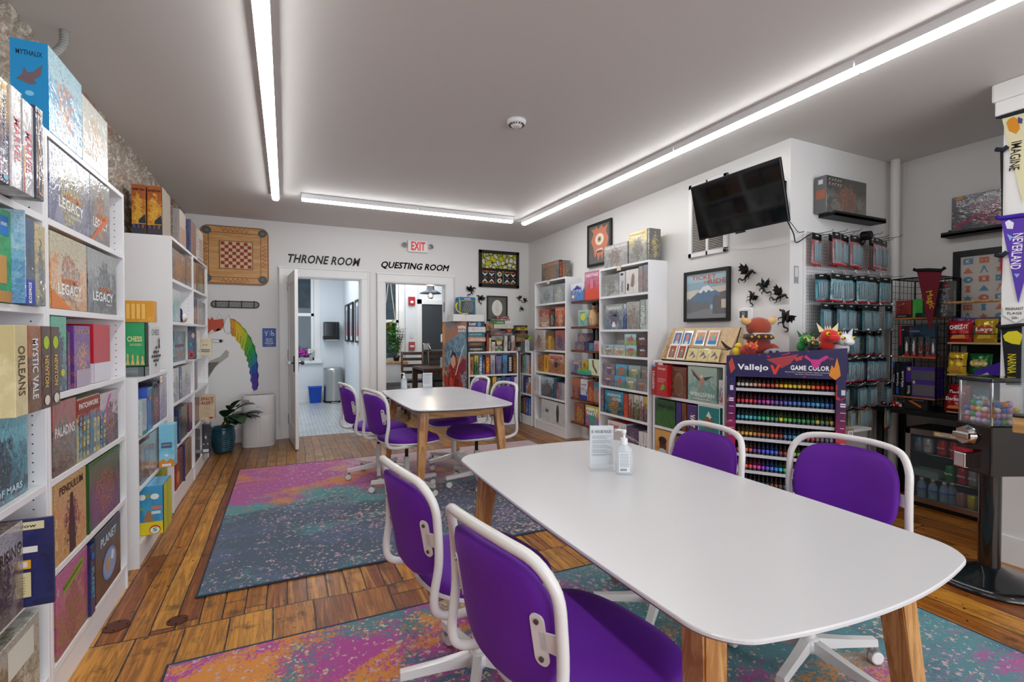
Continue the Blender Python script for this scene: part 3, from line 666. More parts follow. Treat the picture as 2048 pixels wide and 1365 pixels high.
# ================================================================ FURNITURE
def wood_mat(a, b, rough=0.4, scale=1.0, axis=2):
 T = NT('wood'); st = [6.0, 6.0, 6.0]; st[axis] = 0.7
 p = T.add('ShaderNodeMapping', {0: T.pos(), 3: tuple(s * scale for s in st)}).outputs[0]
 g = T.noise(p, 4.0, 4.0, 0.6, 1.6); g2 = T.noise(p, 16.0, 3.0, 0.6, 0.6)
 c = T.mix(T.smooth(g, 0.40, 0.60), lin(a), lin(b)); c = T.mix(T.math('MULTIPLY', T.smooth(g2, 0.5, 0.65), 0.35), c, lin(a))
 return T.base(c, rough, Normal=T.bump(g2, 0.08, 0.002), Coat_Weight=0.08)
OAK = wood_mat('#a9713a', '#d19f63'); OAKX = wood_mat('#a9713a', '#cf9d62', axis=0); OAKY = wood_mat('#a9713a', '#cf9d62', axis=1)
DARKW = wood_mat('#2c160c', '#4d2a17', .35); RUST = wood_mat('#4d2410', '#7d4220', .4, axis=1); BUTCH = wood_mat('#b98a52', '#d8b177', .4, axis=1)
PLY = wood_mat('#c9a87c', '#dcc198', .5, axis=1)
def table_top_mat():
 T = NT('white_laminate'); p = T.pos(); n = T.noise(p, 3.0, 4.0)
 return T.base(T.mix(T.math('MULTIPLY', n, .10), '#dadadc', '#cbcbce'), T.math('ADD', 0.20, T.math('MULTIPLY', n, 0.10)), Coat_Weight=0.2, Coat_Roughness=.15)
TTOP = table_top_mat()
def gaming_table(label, cx, cy, a, b, ex=4.6):
 r = empty('dining_table', (cx, cy, 0)); tag(r, label, 'table')
 def ring(k, n=96):
  """four bowed sides joined by rounded corners"""
  cr, be, bs = .085, .060, .022; ax, by = a - bs, b - be; P = []
  for q in range(4):
   cx_, cy_ = ((ax - cr, by - cr), (-ax + cr, by - cr), (-ax + cr, -by + cr), (ax - cr, -by + cr))[q]
   for i in range(9):
    t = PI / 2 * (q + i / 8); P.append((cx_ + cr * math.cos(t), cy_ + cr * math.sin(t)))
   nx_, ny_ = ((-ax + cr, by), (-ax, -by + cr), (ax - cr, -by), (ax, by - cr))[q]; lx_, ly_ = P[-1]
   for i in range(1, 16): f = i / 16; P.append((lx_ + (nx_ - lx_) * f, ly_ + (ny_ - ly_) * f))
  o = []
  for x, y in P:
   X = x + (bs * (1 - (y / by) ** 2) * (x / ax)); Y = y + (be * (1 - (x / ax) ** 2) * (y / by)); o.append((X * k, Y * k))
  return o
 mb = MB(); n = 96; prof = [(0.955, .716), (0.985, .722), (1.0, .7315), (1.0, .7375), (.9965, .740)]
 def rr(k, z): return [Vector((x, y, z)) for x, y in ring(k, n)]
 R = [rr(k, z) for k, z in prof]; vs = [p for q in R for p in q]
 fs = [(i * n + j, i * n + (j + 1) % n, (i + 1) * n + (j + 1) % n, (i + 1) * n + j) for i in range(len(R) - 1) for j in range(n)]
 mb.raw(vs, fs[:n * 2], M('#8d7f86', .5)); mb.raw(vs, fs[n * 2:], TTOP); mb.poly(R[-1], TTOP); mb.poly(R[0][::-1], M('#b9b4ae', .6))
 mb.build('table_top', r)
 lx, ly = a - .125, b - .20
 mb = MB(); mb.box(-lx, lx, -ly - .012, -ly + .012, .645, .716, OAKX, .002); mb.box(-lx, lx, ly - .012, ly + .012, .645, .716, OAKX, .002)
 mb.box(-lx - .012, -lx + .012, -ly, ly, .645, .716, OAKY, .002); mb.box(lx - .012, lx + .012, -ly, ly, .645, .716, OAKY, .002); mb.build('apron', r)
 for sx in (-1, 1):
  for sy in (-1, 1):
   mb = MB(); T0 = Vector((sx * lx, sy * ly, .716)); B0 = Vector((sx * (lx + .055), sy * (ly + .07), 0.0095))
   vs = []
   for c, wx, wy in ((B0, .021, .021), (T0.lerp(B0, .5), .029, .029), (T0, .036, .036)):
    for dx, dy in ((-1, -1), (1, -1), (1, 1), (-1, 1)): vs.append(c + Vector((dx * wx, dy * wy, 0)))
   fs = [(k * 4 + j, k * 4 + (j + 1) % 4, k * 4 + 4 + (j + 1) % 4, k * 4 + 4 + j) for k in (0, 1) for j in range(4)] + [(3, 2, 1, 0), (8, 9, 10, 11)]
   bm = bmesh.new(); bv = [bm.verts.new(v) for v in vs]
   for f in fs: bm.faces.new([bv[i] for i in f])
   bmesh.ops.bevel(bm, geom=[e for e in bm.edges if abs((e.verts[0].co - e.verts[1].co).z) > .1], offset=.006, segments=2, affect='EDGES')
   bm.verts.index_update(); mb.raw([v.co.copy() for v in bm.verts], [[v.index for v in f.verts] for f in bm.faces], OAK); bm.free()
   mb.build('leg', r)
 return r
TA = (1.17, 1.39, .474, .815); TB = (1.28, 4.27, .435, .765)
gaming_table('white-topped wooden-leg table in the foreground', *TA)
gaming_table('white-topped wooden-leg table farther back by the doorways', *TB)
# ---------------------------------------------------------------- swivel chair
def velvet():
 T = NT('purple_fabric'); p = T.pos(); n = T.noise(p, 420.0, 2.0); n2 = T.noise(p, 9.0, 2.0)
 return T.base(T.mix(T.math('MULTIPLY', n2, .4), '#5e0e98', '#6c14aa'), 0.72, Normal=T.bump(n, .25, .001), Sheen_Weight=0.12, Sheen_Tint=(0.55, 0.2, 0.9, 1))
PURP = velvet(); CWHITE = M('#e3e1de', .32, coat=.25); CGREY = M('#9a9894', .4)
def super_out(t, a, b, n):
 c, s = math.cos(t), math.sin(t); return math.copysign(abs(c) ** (2 / n), c) * a, math.copysign(abs(s) ** (2 / n), s) * b
def make_chair(turn_base=0.3):
 r = empty('desk_chair', (0, 0, 0)); n = 40
 # seat cushion
 def seat_out(t, k=1.0):
  x, y = super_out(t, .250 * k, .232 * k, 2.5); x *= (1 + .10 * (y / .215) * 1.0) if y < .3 else 1
  return x, y + .01
 mb = MB(); lay = [(.86, .430), (.97, .436), (1.0, .450), (.985, .468), (.93, .480), (.75, .488), (.45, .490), (.2, .489)]
 vs = []
 for k, z in lay:
  for i in range(n):
   x, y = seat_out(2 * PI * i / n, k); vs.append(Vector((x, y, z - .014 * max(0, (y - .10) / .12) ** 2)))
 fs = [(a * n + i, a * n + (i + 1) % n, (a + 1) * n + (i + 1) % n, (a + 1) * n + i) for a in range(len(lay) - 1) for i in range(n)]
 fs += [tuple(range(n - 1, -1, -1)), tuple((len(lay) - 1) * n + i for i in range(n))]
 mb.raw(vs, fs, PURP, True); mb.build('seat', r)
 mb = MB(); vs = []
 for k, z in ((.84, .424), (.99, .428), (1.03, .434), (1.035, .441), (1.0, .446)):
  for i in range(n):
   x, y = seat_out(2 * PI * i / n, k); vs.append(Vector((x, y, z - .014 * max(0, (y - .10) / .12) ** 2)))
 fs = [(a * n + i, a * n + (i + 1) % n, (a + 1) * n + (i + 1) % n, (a + 1) * n + i) for a in range(4) for i in range(n)] + [tuple(range(n - 1, -1, -1))]
 mb.raw(vs, fs, CWHITE, True); mb.build('seat_shell', r)
 # back pad
 yb = lambda z: -.268 - (z - .5) * .17
 cv = lambda x: .045 * (x / .2) ** 2
 mb = MB(); vs = []; zc, az = .668, .160
 lay = [(.25, -.016), (.6, -.016), (.9, -.016), (.98, -.010), (1.0, 0.0), (.98, .012), (.90, .020), (.6, .024), (.25, .0255)]
 for k, th in lay:
  for i in range(n):
   t = 2 * PI * i / n; x, z = super_out(t, .200 * max(k, .02), az * max(k, .02), 3.5)
   x *= 1 - .05 * max(0, z / az) - .0 * z; x *= 1 - .16 * max(0, -z / az) ** 2; z += zc; vs.append(Vector((x, yb(z) + cv(x) + th, z)))
 fs = [(a * n + i, (a + 1) * n + i, (a + 1) * n + (i + 1) % n, a * n + (i + 1) % n) for a in range(len(lay) - 1) for i in range(n)] + [tuple(range(n)), tuple((len(lay) - 1) * n + i for i in range(n - 1, -1, -1))]
 mb.raw(vs, fs, PURP, True); mb.build('backrest', r)
 # bent tube frame: from the seat sides round the back
 hw = .222; side = [(.205, .04, .424), (.212, -.10, .421), (.216, -.20, .424), (.218, -.262, .448), (.221, -.276, .50), (.225, -.262, .60), (.224, -.264, .70), (.219, -.274, .780), (.182, -.300, .838), (.10, -.322, .856), (0, -.328, .859)]
 pth = [Vector(p) for p in side] + [Vector((-p[0], p[1], p[2])) for p in side[-2::-1]]
 mb = MB(); mb.tube(smooth_path(pth, 4), .0135, CWHITE, 10); mb.build('back_frame', r)
 for sg in (-1, 1):
  mb = MB(); x0 = sg * .172; y0 = yb(.66) + cv(.172) - .019
  pl = [(-.017, -.040)] ; pl = []
  for q in range(9): t = PI + PI * q / 8; pl.append((.017 * math.cos(t), -.042 + .017 * math.sin(t)))
  for q in range(9): t = PI * q / 8; pl.append((.017 * math.cos(t), .042 + .017 * math.sin(t)))
  an = sg * .40; u = Vector((math.cos(an), math.sin(an), 0)); mb.prism(pl, .004, CWHITE, ((x0, y0, .665), u, (0, -.17, 1)))
  mb.prism([(0, -.020), (sg * .055, -.024), (sg * .055, .024), (0, .020)], .004, CWHITE, ((x0, y0, .665), u, (0, -.17, 1)))
  for dz in (-.042, .042):
   c = Vector((x0, y0 - .17 * dz, .665 + dz)); nrm = u.cross(Vector((0, -.17, 1))).normalized(); mb.cyl(c, c + nrm * .004, .006, M('#77736f', .3, .9), n=8)
  mb.build('bracket', r)
 mb = MB(); mb.box(-.07, .07, -.10, .10, .398, .424, CWHITE, .006); mb.box(-.10, -.07, .0, .14, .402, .412, BLACK, .003); mb.build('seat_mechanism', r)
 mb = MB(); mb.cyl((0, 0, .27), (0, 0, .40), .0145, BLACK, n=14); mb.build('gas_spring', r)
 mb = MB(); mb.cyl((0, 0, .105), (0, 0, .29), .026, CWHITE, .023, n=18); mb.lathe([(.0, .075), (.040, .075), (.044, .09), (.040, .120), (.027, .128)], CWHITE, n=20); mb.build('column', r)
 for k in range(5):
  t = turn_base + 2 * PI * k / 5; Rm = Matrix.Rotation(t, 3, 'Z'); mb = MB(); L = .285
  vs = []
  for x, hz0, hz1, w_ in ((.03, .080, .122, .020), (L * .55, .076, .107, .0175), (L, .070, .097, .0165)):
   for yy, zz in ((-w_, hz0), (w_, hz0), (w_ * .8, hz1), (-w_ * .8, hz1)): vs.append(Rm @ Vector((x, yy, zz)))
  mb.raw(vs, [(a * 4 + j, (a + 1) * 4 + j, (a + 1) * 4 + (j + 1) % 4, a * 4 + (j + 1) % 4) for a in (0, 1) for j in range(4)] + [(0, 1, 2, 3), (11, 10, 9, 8)], CWHITE)
  sp = mb.build('base_spoke', r)
  ca = t + 1.1 + 1.7 * k; c0 = Rm @ Vector((L - .018, 0, 0)); dx = Vector((math.cos(ca), math.sin(ca), 0)); ax = Vector((-dx.y, dx.x, 0)); wc = c0 + dx * .012 + Vector((0, 0, .0285))
  mb = MB(); mb.cyl(c0 + Vector((0, 0, .050)), c0 + Vector((0, 0, .074)), .009, CGREY, n=8)
  for s_ in (-1, 1): mb.cyl(wc + ax * s_ * .004, wc + ax * s_ * .022, .028, M('#d9d8d4', .4), .0245, n=18)
  for s_ in (-1, 1): mb.cyl(wc + ax * s_ * .0215, wc + ax * s_ * .0235, .0225, M('#efeeec', .4), .020, n=18)
  hood = [wc + (Vector((0, 0, 1)) * math.cos(q) + dx * math.sin(q)) * .0300 for q in [(-.9 + 1.9 * i / 6) for i in range(7)]]
  hv = [p - ax * .021 for p in hood] + [p + ax * .021 for p in hood]; mb.raw(hv, [(i, i + 1, 7 + i + 1, 7 + i) for i in range(6)], CGREY, True)
  mb.build('caster', sp)
 return r
c0 = make_chair()
CH = [(.72, 1.10, -80, 'purple swivel chair closest to the camera, left side of the front table'),
      (.645, 1.68, -82, 'purple swivel chair behind the closest one, left side of the front table'),
      (1.84, 1.215, 96, 'purple chair facing the camera at the front table, in front of the drinks fridge'),
      (1.53, 1.715, 87, 'purple chair across the front table, before the waist-high white bookcase'),
      (.90, 3.99, -76, 'purple chair at far table, left side, nearer of the pair by the open door'),
      (.77, 4.56, -80, 'purple chair at far table, left side, mostly hidden behind its neighbour'),
      (1.50, 3.95, 95, 'purple chair at far table, right side, closer to the camera'),
      (1.50, 4.58, 90, 'purple chair at far table, right side, farther from the camera')]
for i, (x, y, a, lb) in enumerate(CH):
 o = c0 if i == 0 else copy_tree(c0)
 o.location = (x, y, .0086 if y < 2.6 or y > 3 else 0); o.rotation_euler.z = math.radians(a); tag(o, lb, 'chair', 'purple swivel chairs')
 if o.location.y > 3: o.location.z = .0086
 for ch in o.children:
  if ch.name.startswith('base_spoke'): ch.rotation_euler.z = (0, .35, .2, .75, .1, .62, 0, .3)[i]
# ---------------------------------------------------------------- white bookcases
TOPS = [1.715, 1.400, 1.095, .795, .470, .130]
LOWT = [.735, .445, .130]
def bookcase(label, wall, plane, ya, yb_, h, tops, depth=.28, back=True):
 """wall L/R: front in plane x=plane, spanning ya..yb in y; wall B: front in plane y=plane spanning x"""
 w = yb_ - ya; mid = (ya + yb_) / 2
 if wall == 'B': loc = (mid, plane + depth / 2, 0)
 else: loc = (plane + (depth / 2 if wall == 'R' else -depth / 2), mid, 0)
 r = empty('bookcase', loc, RZ[wall]); tag(r, label, 'bookcase')
 t = .018; D = depth / 2
 for sg in (-1, 1):
  mb = MB(); x0, x1 = (-w / 2, -w / 2 + t) if sg < 0 else (w / 2 - t, w / 2); mb.box(x0, x1, -D, D, 0, h, SHELFW, .0012)
  xi = x1 + .0004 if sg < 0 else x0 - .0004
  for k in range(int((h - .2) / .032)):
   z = .2 + k * .032
   for yy in (-D + .035, D - .05): mb.poly([(xi, yy + .0028 * math.cos(q * PI / 3), z + .0028 * math.sin(q * PI / 3)) for q in (range(6) if sg < 0 else range(5, -1, -1))], M('#3c3c3e', .7))
  mb.build('side_panel', r)
 mb = MB(); mb.box(-w / 2 + t, w / 2 - t, -D, D, h - .022, h, SHELFW, .0012); mb.build('top_board', r)
 for z in tops: mb = MB(); mb.box(-w / 2 + t, w / 2 - t, -D + .001, D - .01, z - .024, z, SHELFW, .0012); mb.build('shelf', r)
 mb = MB(); mb.box(-w / 2 + t, w / 2 - t, -D + .006, -D + .020, 0, tops[-1] - .024, SHELFW); mb.build('plinth', r)
 mb = MB(); mb.box(-w / 2 + t, w / 2 - t, D - .006, D - .002, .02, h - .02, M('#e2e2e3', .5)); mb.build('back_panel', r)
 return r
XL, XR = -.745, 3.15
bookcase('tall white bookcase cut off by the left edge of the photo', 'L', XL, 1.40, 2.195, 2.02, TOPS)
bookcase('tall white bookcase at left front, carrying the pale blue box on top', 'L', XL, 2.20, 3.10, 2.02, TOPS)
bookcase('waist-high white bookcase on the left with a green chess box on top', 'L', XL, 3.31, 4.09, 1.06, LOWT)
bookcase('tall white bookcase on the left with two orange boxes on top', 'L', XL, 4.245, 5.145, 2.02, TOPS)
bookcase('tall white bookcase at the far left end, beside the potted plant', 'L', XL, 5.15, 6.03, 2.02, TOPS)
bookcase('tall white bookcase on the right nearest the back corner', 'R', XR, 5.18, 6.02, 2.02, TOPS, .25)
bookcase('tall white bookcase on the right with the small cube boxes', 'R', XR, 3.66, 4.475, 2.02, [1.715, 1.355, 1.08, .745, .45, .13], .25)
bookcase('waist-high white bookcase under the wooden print display', 'R', XR + .02, 2.79, 3.62, 1.06, LOWT, .24)
bookcase('waist-high white bookcase against the back wall beside the fantasy standee', 'B', 6.35, 2.295, 3.06, 1.06, LOWT, .28)
bookcase('narrow waist-high white bookcase in the back right corner', 'R', XR, 6.10, 6.50, 1.06, LOWT, .25)
# rustic pipe shelf between the two tall right-hand bookcases
r = empty('pipe_shelf', (3.28, 4.77, 0)); tag(r, 'rustic brown plank shelf on black pipes between two tall white bookcases', 'shelf')
WZ = [1.70, 1.395, 1.115, .84, .54, .25]
for z in WZ: mb = MB(); mb.box(-.135, .09, -.285, .285, z - .025, z, RUST, .003); mb.build('shelf', r)
for dy in (-.03, .10):
 mb = MB(); x = .055 if dy < 0 else .075; mb.cyl((x, dy, 0), (x, dy, 1.70), .014, M('#151517', .45, .6), n=12)
 for z in WZ: mb.cyl((x, dy, z - .045), (x, dy, z - .026), .022, M('#151517', .45, .6), n=12)
 mb.cyl((x, dy, 0), (x, dy, .012), .035, M('#151517', .45, .6), n=16); mb.build('pipe_post', r)
# ================================================================ GAMES ON THE SHELVES
BOUNDS = {'left-edge': (1.40, 2.195, 'L', .28, TOPS, 2.02), 'left front': (2.20, 3.10, 'L', .28, TOPS, 2.02), 'low left': (3.31, 4.09, 'L', .28, LOWT, 1.06), 'orange-topped': (4.245, 5.145, 'L', .28, TOPS, 2.02),
          'far left': (5.15, 6.03, 'L', .28, TOPS, 2.02), 'far right': (5.18, 6.02, 'R', .25, TOPS, 2.02), 'tall right': (3.66, 4.475, 'R', .25, [1.715, 1.355, 1.08, .745, .45, .13], 2.02), 'low right': (2.79, 3.62, 'R', .24, LOWT, 1.06),
          'low back': (2.295, 3.06, 'B', .28, LOWT, 1.06), 'corner': (6.10, 6.50, 'R', .25, LOWT, 1.06)}
def row(wall, plane, z, where, depth, items):
 """stand a row of boxes on a board, keeping each inside its bookcase"""
 global CLAMP
 CLAMP = None; busy = []
 for k, b in BOUNDS.items():
  if k in where and 'on top of' not in where:
   up_ = [t for t in list(b[4]) + [b[5] + .002] if t > z + .05]; CLAMP = (b[0] + .0195, b[1] - .0195, min(up_) - .026)
 for it in items:
  ua, ub, vt, desc, cols = it[:5]; dec = it[5] if len(it) > 5 else None; kw = dict(it[6]) if len(it) > 6 else {}
  pl = plane + kw.pop('out', 0) * (1 if wall == 'L' else -1); zz = z + kw.pop('up', 0); dp = kw.pop('d', depth)
  shelf_item(wall, pl, zz, ua, ub, vt, dp, desc + ' ' + where, cols, dec, busy=(None if (zz != z or kw.get('front')) else busy), **{k: v for k, v in kw.items() if k != 'front'})
def sp(st, col='#ffffff', b=.75, h=.6, cy=.5): return ('t', 'F', st, .5, cy, b, h, col, -90, .02)     # lettering down a spine
def tt(st, cy=.8, col='#ffffff', w=.8, h=.16, cx=.5, rot=0, b=.02): return ('t', 'F', st, cx, cy, w, h, col, rot, b)
# ---- left-edge bookcase
X = XL - .004; W_ = 'shelf of the left-edge bookcase'
row('L', X, 1.717, 'on the top ' + W_, .20, [
 (-60, 0, .29, 'navy patterned board game box', ['#2b2f52', '#5c4a7c', '#8d7fb0', '#c9a15a'], [], dict(out=.06)),
 (2, 25, .285, 'purple and navy game spine with gold emblem', ['#221d3e', '#6a2c5e', '#b79b66', '#27406b'], [('o', 'F', .5, .93, .25, .03, '#d8b25c'), sp('~~~~~~~~~~~~~', '#d9d9e8', .5, .35, .6), ('o', 'F', .5, .06, .25, .025, '#5fc0d8')], dict(out=.065)),
 (26, 50, .285, 'shrink-wrapped white game box with faint red title', ['#c9c9cc', '#e2e2e4', '#d5d0cd', '#b9b9bf'], [sp('MARVEL', '#d0576a', .45, .6, .48), ('r', 'F', 0.93, 0, 1, 1, '#3a4658')], dict(out=.07, wrap=1, calm=.7)),
 (52, 73, .27, 'second shrink-wrapped white game box with red title', ['#b9b9bd', '#dcdcdf', '#cfcac8', '#8f8f96'], [sp('MARVEL', '#cf5266', .45, .6, .45), ('r', 'F', 0, 0, .08, .5, '#d99a3c'), ('r', 'F', 0, .0, .08, .2, '#d0463a')], dict(out=.07, wrap=1, calm=.5)),
 (76, 92, .285, 'navy game spine with copper art deco lines', ['#1c2236', '#262d45', '#2c3550', '#1c2236'], [('r', 'F', .25, .03, .32, .97, '#c58a56'), ('p', 'F', [(.2, .45), (.5, .52), (.2, .60), (.3, .60), (.62, .52), (.3, .45)], '#c58a56'), ('r', 'F', .68, .08, .74, .40, '#c58a56'), ('r', 'F', .68, .62, .74, .92, '#c58a56'), ('r', 'F', .25, .93, .74, .95, '#c58a56'), ('r', 'F', .25, .05, .74, .07, '#c58a56')], dict(out=.075, calm=.8)),
])
row('L', X, 1.402, 'on the second ' + W_, .20, [
 (-60, 25, .27, 'green game box with orange wooden token', ['#1f8a2c', '#2da53a', '#27a043', '#1c7d2a'], [('r', 'F', 0, .0, 1, .12, '#c08a3a'), ('r', 'F', .55, .72, .93, .93, '#1d77c4'), ('r', 'F', .62, .2, .86, .5, '#c9963f'), tt('000', .84, '#ffffff', .2, .04, .8)], dict(out=.01, calm=.9)),
 (27, 50, .28, 'pale blue game spine with white vertical title', ['#7fb3d6', '#5c97c6', '#a8cbe0', '#dba56a'], [sp('My City', '#ffffff', .5, .65, .45), ('r', 'F', 0, 0, 1, .07, '#1c4fb4')], dict(out=.04, calm=.3)),
 (51, 71, .27, 'dark blue game spine with royal blue base', ['#0c3a63', '#0f5584', '#0a4d7d', '#12283f'], [('r', 'F', 0, 0, 1, .29, '#0d3aa8'), ('t', 'F', 'KOSMOS', .5, .14, .24, .62, '#ffffff', 90, .03)], dict(out=.02)),
 (73, 93, .265, 'grey and gold landscape game spine', ['#6f756f', '#a49c7c', '#c9b88a', '#44556a'], [], dict(out=.02)),
])
row('L', X, 1.097, 'on the third ' + W_, .22, [
 (29, 55, .235, 'cream game box with fruit on its side', ['#d3c595', '#dfd3a6', '#c9ba86', '#bfae7a'], [sp('ORLEANS', '#5b4a2c', .55, .6, .5), ('t', 'L', '~~~~~~~~~~~~~~', .85, .5, .45, .03, '#6a5a3a', -90, .0), ('o', 'L', .72, .85, .05, .05, '#e8b820'), ('o', 'L', .72, .68, .05, .05, '#e8b820'), ('o', 'L', .70, .40, .06, .07, '#9c4a2a'), ('o', 'L', .72, .18, .05, .05, '#5a4028')], dict(out=.13, calm=.9, d=.26)),
 (57, 82, .235, 'brown game spine with silvery vertical title', ['#5e3f2b', '#7b563a', '#9b5a34', '#8a6b50'], [sp('MYSTIC VALE', '#d9dde0', .7, .6, .5)], dict(out=.13, d=.28)),
 (83, 101, .235, 'brown spine with green pear, left one', ['#4a2c20', '#53321f', '#472a1c', '#4a2c20'], [('o', 'F', .5, .80, .32, .08, '#a9c22e'), sp('NEWTON', '#d8b65a', .38, .6, .45), ('o', 'F', .5, .1, .3, .06, '#d8d2c8')], dict(out=.13, calm=.9, d=.28)),
 (102, 119, .235, 'brown spine with green pear, right one', ['#4a2c20', '#53321f', '#472a1c', '#4a2c20'], [('o', 'F', .5, .80, .32, .08, '#a9c22e'), sp('NEWTON', '#d8b65a', .38, .6, .45), ('o', 'F', .5, .1, .3, .06, '#d8d2c8')], dict(out=.13, calm=.9, d=.28)),
])
row('L', X, .797, 'on the fourth ' + W_, .10, [
 (-100, 52, .27, 'large teal and blue shrink-wrapped game box', ['#0f4f6a', '#2b8aa0', '#5fb4c4', '#123a4a'], [tt('OF MARS', .12, '#cfe2e8', .4, .08, .7)], dict(out=-.02, wrap=1)),
])
row('L', X, .472, 'on the fifth ' + W_, .10, [
 (-80, 40, .27, 'brown game box with pale blue mist', ['#6b5a50', '#8f7f78', '#a9a5ab', '#4b3a30'], [tt('RISING', .72, '#3a2a22', .4, .14, .75)], dict(out=.02, wrap=1)),
 (84, 104, .27, 'navy game box with cream paper panels', ['#141c4a', '#1b2560', '#18205a', '#10163c'], [('r', 'L', .45, .88, .92, .97, '#d8cfa4'), ('t', 'L', 'meadow', .7, .925, .3, .04, '#30301c', 0, .02), ('r', 'L', .45, .70, .72, .78, '#e4e2da'), ('r', 'L', .60, .62, .86, .69, '#e4e2da'), ('t', 'L', 'X', .60, .74, .06, .05, '#222', 0, .02), ('t', 'L', 'I', .72, .655, .06, .05, '#222', 0, .02), ('r', 'L', .35, .44, .80, .54, '#e0a52a'), ('r', 'L', .38, .46, .77, .52, '#d8d8d0'), ('r', 'L', .25, .12, .80, .40, '#d5cb98')] + [('r', 'L', .30, .16 + .03 * k, .75, .167 + .03 * k, '#8a8458') for k in range(7)] + [('r', 'F', .2, .58, .85, .95, '#cfc798'), ('t', 'F', 'Meadow', .52, .77, .30, .45, '#3a3a22', -90, .03), ('r', 'F', .28, .28, .5, .52, '#bdb9a0'), ('r', 'F', .2, .05, .8, .13, '#c8c4b0')], dict(out=.09, calm=1, d=.26)),
])
row('L', X, .132, 'on the bottom ' + W_, .08, [
 (-80, 70, .26, 'grey-green game box with pale panels', ['#8f9a86', '#c6c9bd', '#b5b8ae', '#7c6a55'], [('r', 'F', .5, .55, .9, .9, '#d9dccf')], dict(out=.0, wrap=1)),
])
# ---- left front bookcase
W_ = 'shelf of the left front bookcase'
y0 = 2.235
def lbox(y0, y1, z, h, d, out, label, cols, dec=None, **kw):
 return gbox(label, (XL + out - d / 2, (y0 + y1) / 2, z), PI / 2, y1 - y0 - .002, d, h, cols, dec, **kw)
lbox(2.235, 2.545, 2.021, .30, .10, .0, 'tall sky-blue game box with winged creature on top of the left front bookcase', ['#1f8fc4', '#57b5dc', '#a5d3e0', '#d98d4a'],
     [('r', 'L', 0, 0, 1, 1, '#1c86bd'), ('t', 'L', 'MYTHALIX', .5, .86, .7, .07, '#16324c', 0, .02), ('p', 'L', [(.15, .55), (.3, .60), (.36, .7), (.45, .63), (.62, .66), (.85, .75), (.80, .62), (.62, .56), (.70, .52), (.5, .50), (.3, .53)], '#6b5a60'), ('o', 'L', .5, .40, .12, .03, '#74bcdc'), ('r', 'L', .22, .24, .34, .26, '#0e3a58'), ('r', 'L', .22, .19, .34, .21, '#0e3a58'), ('r', 'L', .22, .29, .34, .31, '#0e3a58')], wrap=1.0)
lbox(2.55, 2.86, 2.021, .27, .10, .0, 'milky shrink-wrapped cream game box on top of the left front bookcase', ['#c8c2b0', '#d8d3c4', '#cfd2c6', '#d7a468'], [('t', 'F', 'LEGACY', .3, .2, .5, .1, '#d9d2c0', 0, .02)], wrap=1.0, calm=.3)
row('L', X, 1.717, 'on the top ' + W_, .12, [
 (103, 183, .275, 'shrink-wrapped violet-grey game box with white title', ['#5a5f86', '#8d93ae', '#b8bcc2', '#c9ba62'], [tt('LEGACY', .30, '#eeeeee', .62, .15, .5), tt('SEASON 0', .17, '#dddddd', .3, .04, .6), tt('PANDEMIC', .42, '#e07a30', .4, .07, .55)], dict(wrap=1)),
 (184, 222, .275, 'shrink-wrapped grey game box with orange flames', ['#6d6d70', '#8f8d8c', '#a5a3a0', '#d98a45'], [tt('LEGACY', .30, '#eeeeee', .75, .15, .5), ('p', 'F', [(0, 0), (.1, .0), (.9, .42), (.8, .5)], '#d86a3c'), tt('PANDEMIC', .42, '#e07a30', .5, .07, .55)], dict(wrap=1)),
])
row('L', X, 1.402, 'on the second ' + W_, .12, [
 (103, 175, .275, 'orange and cream game box with soldiers', ['#d98c4f', '#e0b06a', '#c8c0a0', '#6b5346'], [tt('LEGACY', .27, '#f2f2f2', .66, .15, .5), tt('PANDEMIC', .385, '#e07a30', .45, .07, .5), ('p', 'F', [(0, 0), (0, .25), (.55, 0)], '#d9803c'), tt('SEASON 2', .15, '#f0f0f0', .25, .035, .72)], dict(wrap=1)),
 (177, 234, .275, 'dark grey game box with ghostly figures', ['#4a4b4e', '#77797c', '#9aa0a2', '#2b2c30'], [tt('LEGACY', .27, '#f2f2f2', .7, .15, .5), tt('PANDEMIC', .385, '#e07a30', .4, .07, .55), tt('SEASON 1', .15, '#e0e0e0', .25, .035, .7)], dict(wrap=1)),
])
row('L', X, 1.097, 'on the third ' + W_, .22, [
 (103, 133, .285, 'grey game box with green aurora', ['#39525e', '#7d8a90', '#63b59a', '#2c3a52'], [('o', 'F', .7, .25, .14, .05, '#c9c238')], dict(d=.24)),
 (134, 140, .22, 'narrow black and violet card game spine', ['#1c1024', '#5e2a7a', '#241430', '#d04a8a'], []),
 (148, 180, .245, 'purple and orange creature game box', ['#6a3f86', '#a5557a', '#7b3f9a', '#d98a4a'], [tt('~~~~~~~~', .9, '#e8c080', .85, .1), ('r', 'F', .1, 0, 1, .28, '#b6a9bc')], dict(wrap=1)),
 (187, 220, .255, 'plain box, red above and white below', ['#c01a2c', '#c41c2e', '#c01a2c', '#c01a2c'], [('r', 'F', 0, 0, 1, .33, '#dcdce4'), ('r', 'L', 0, 0, 1, .33, '#dcdce4'), ('r', 'R', 0, 0, 1, .33, '#dcdce4')], dict(calm=1)),
])
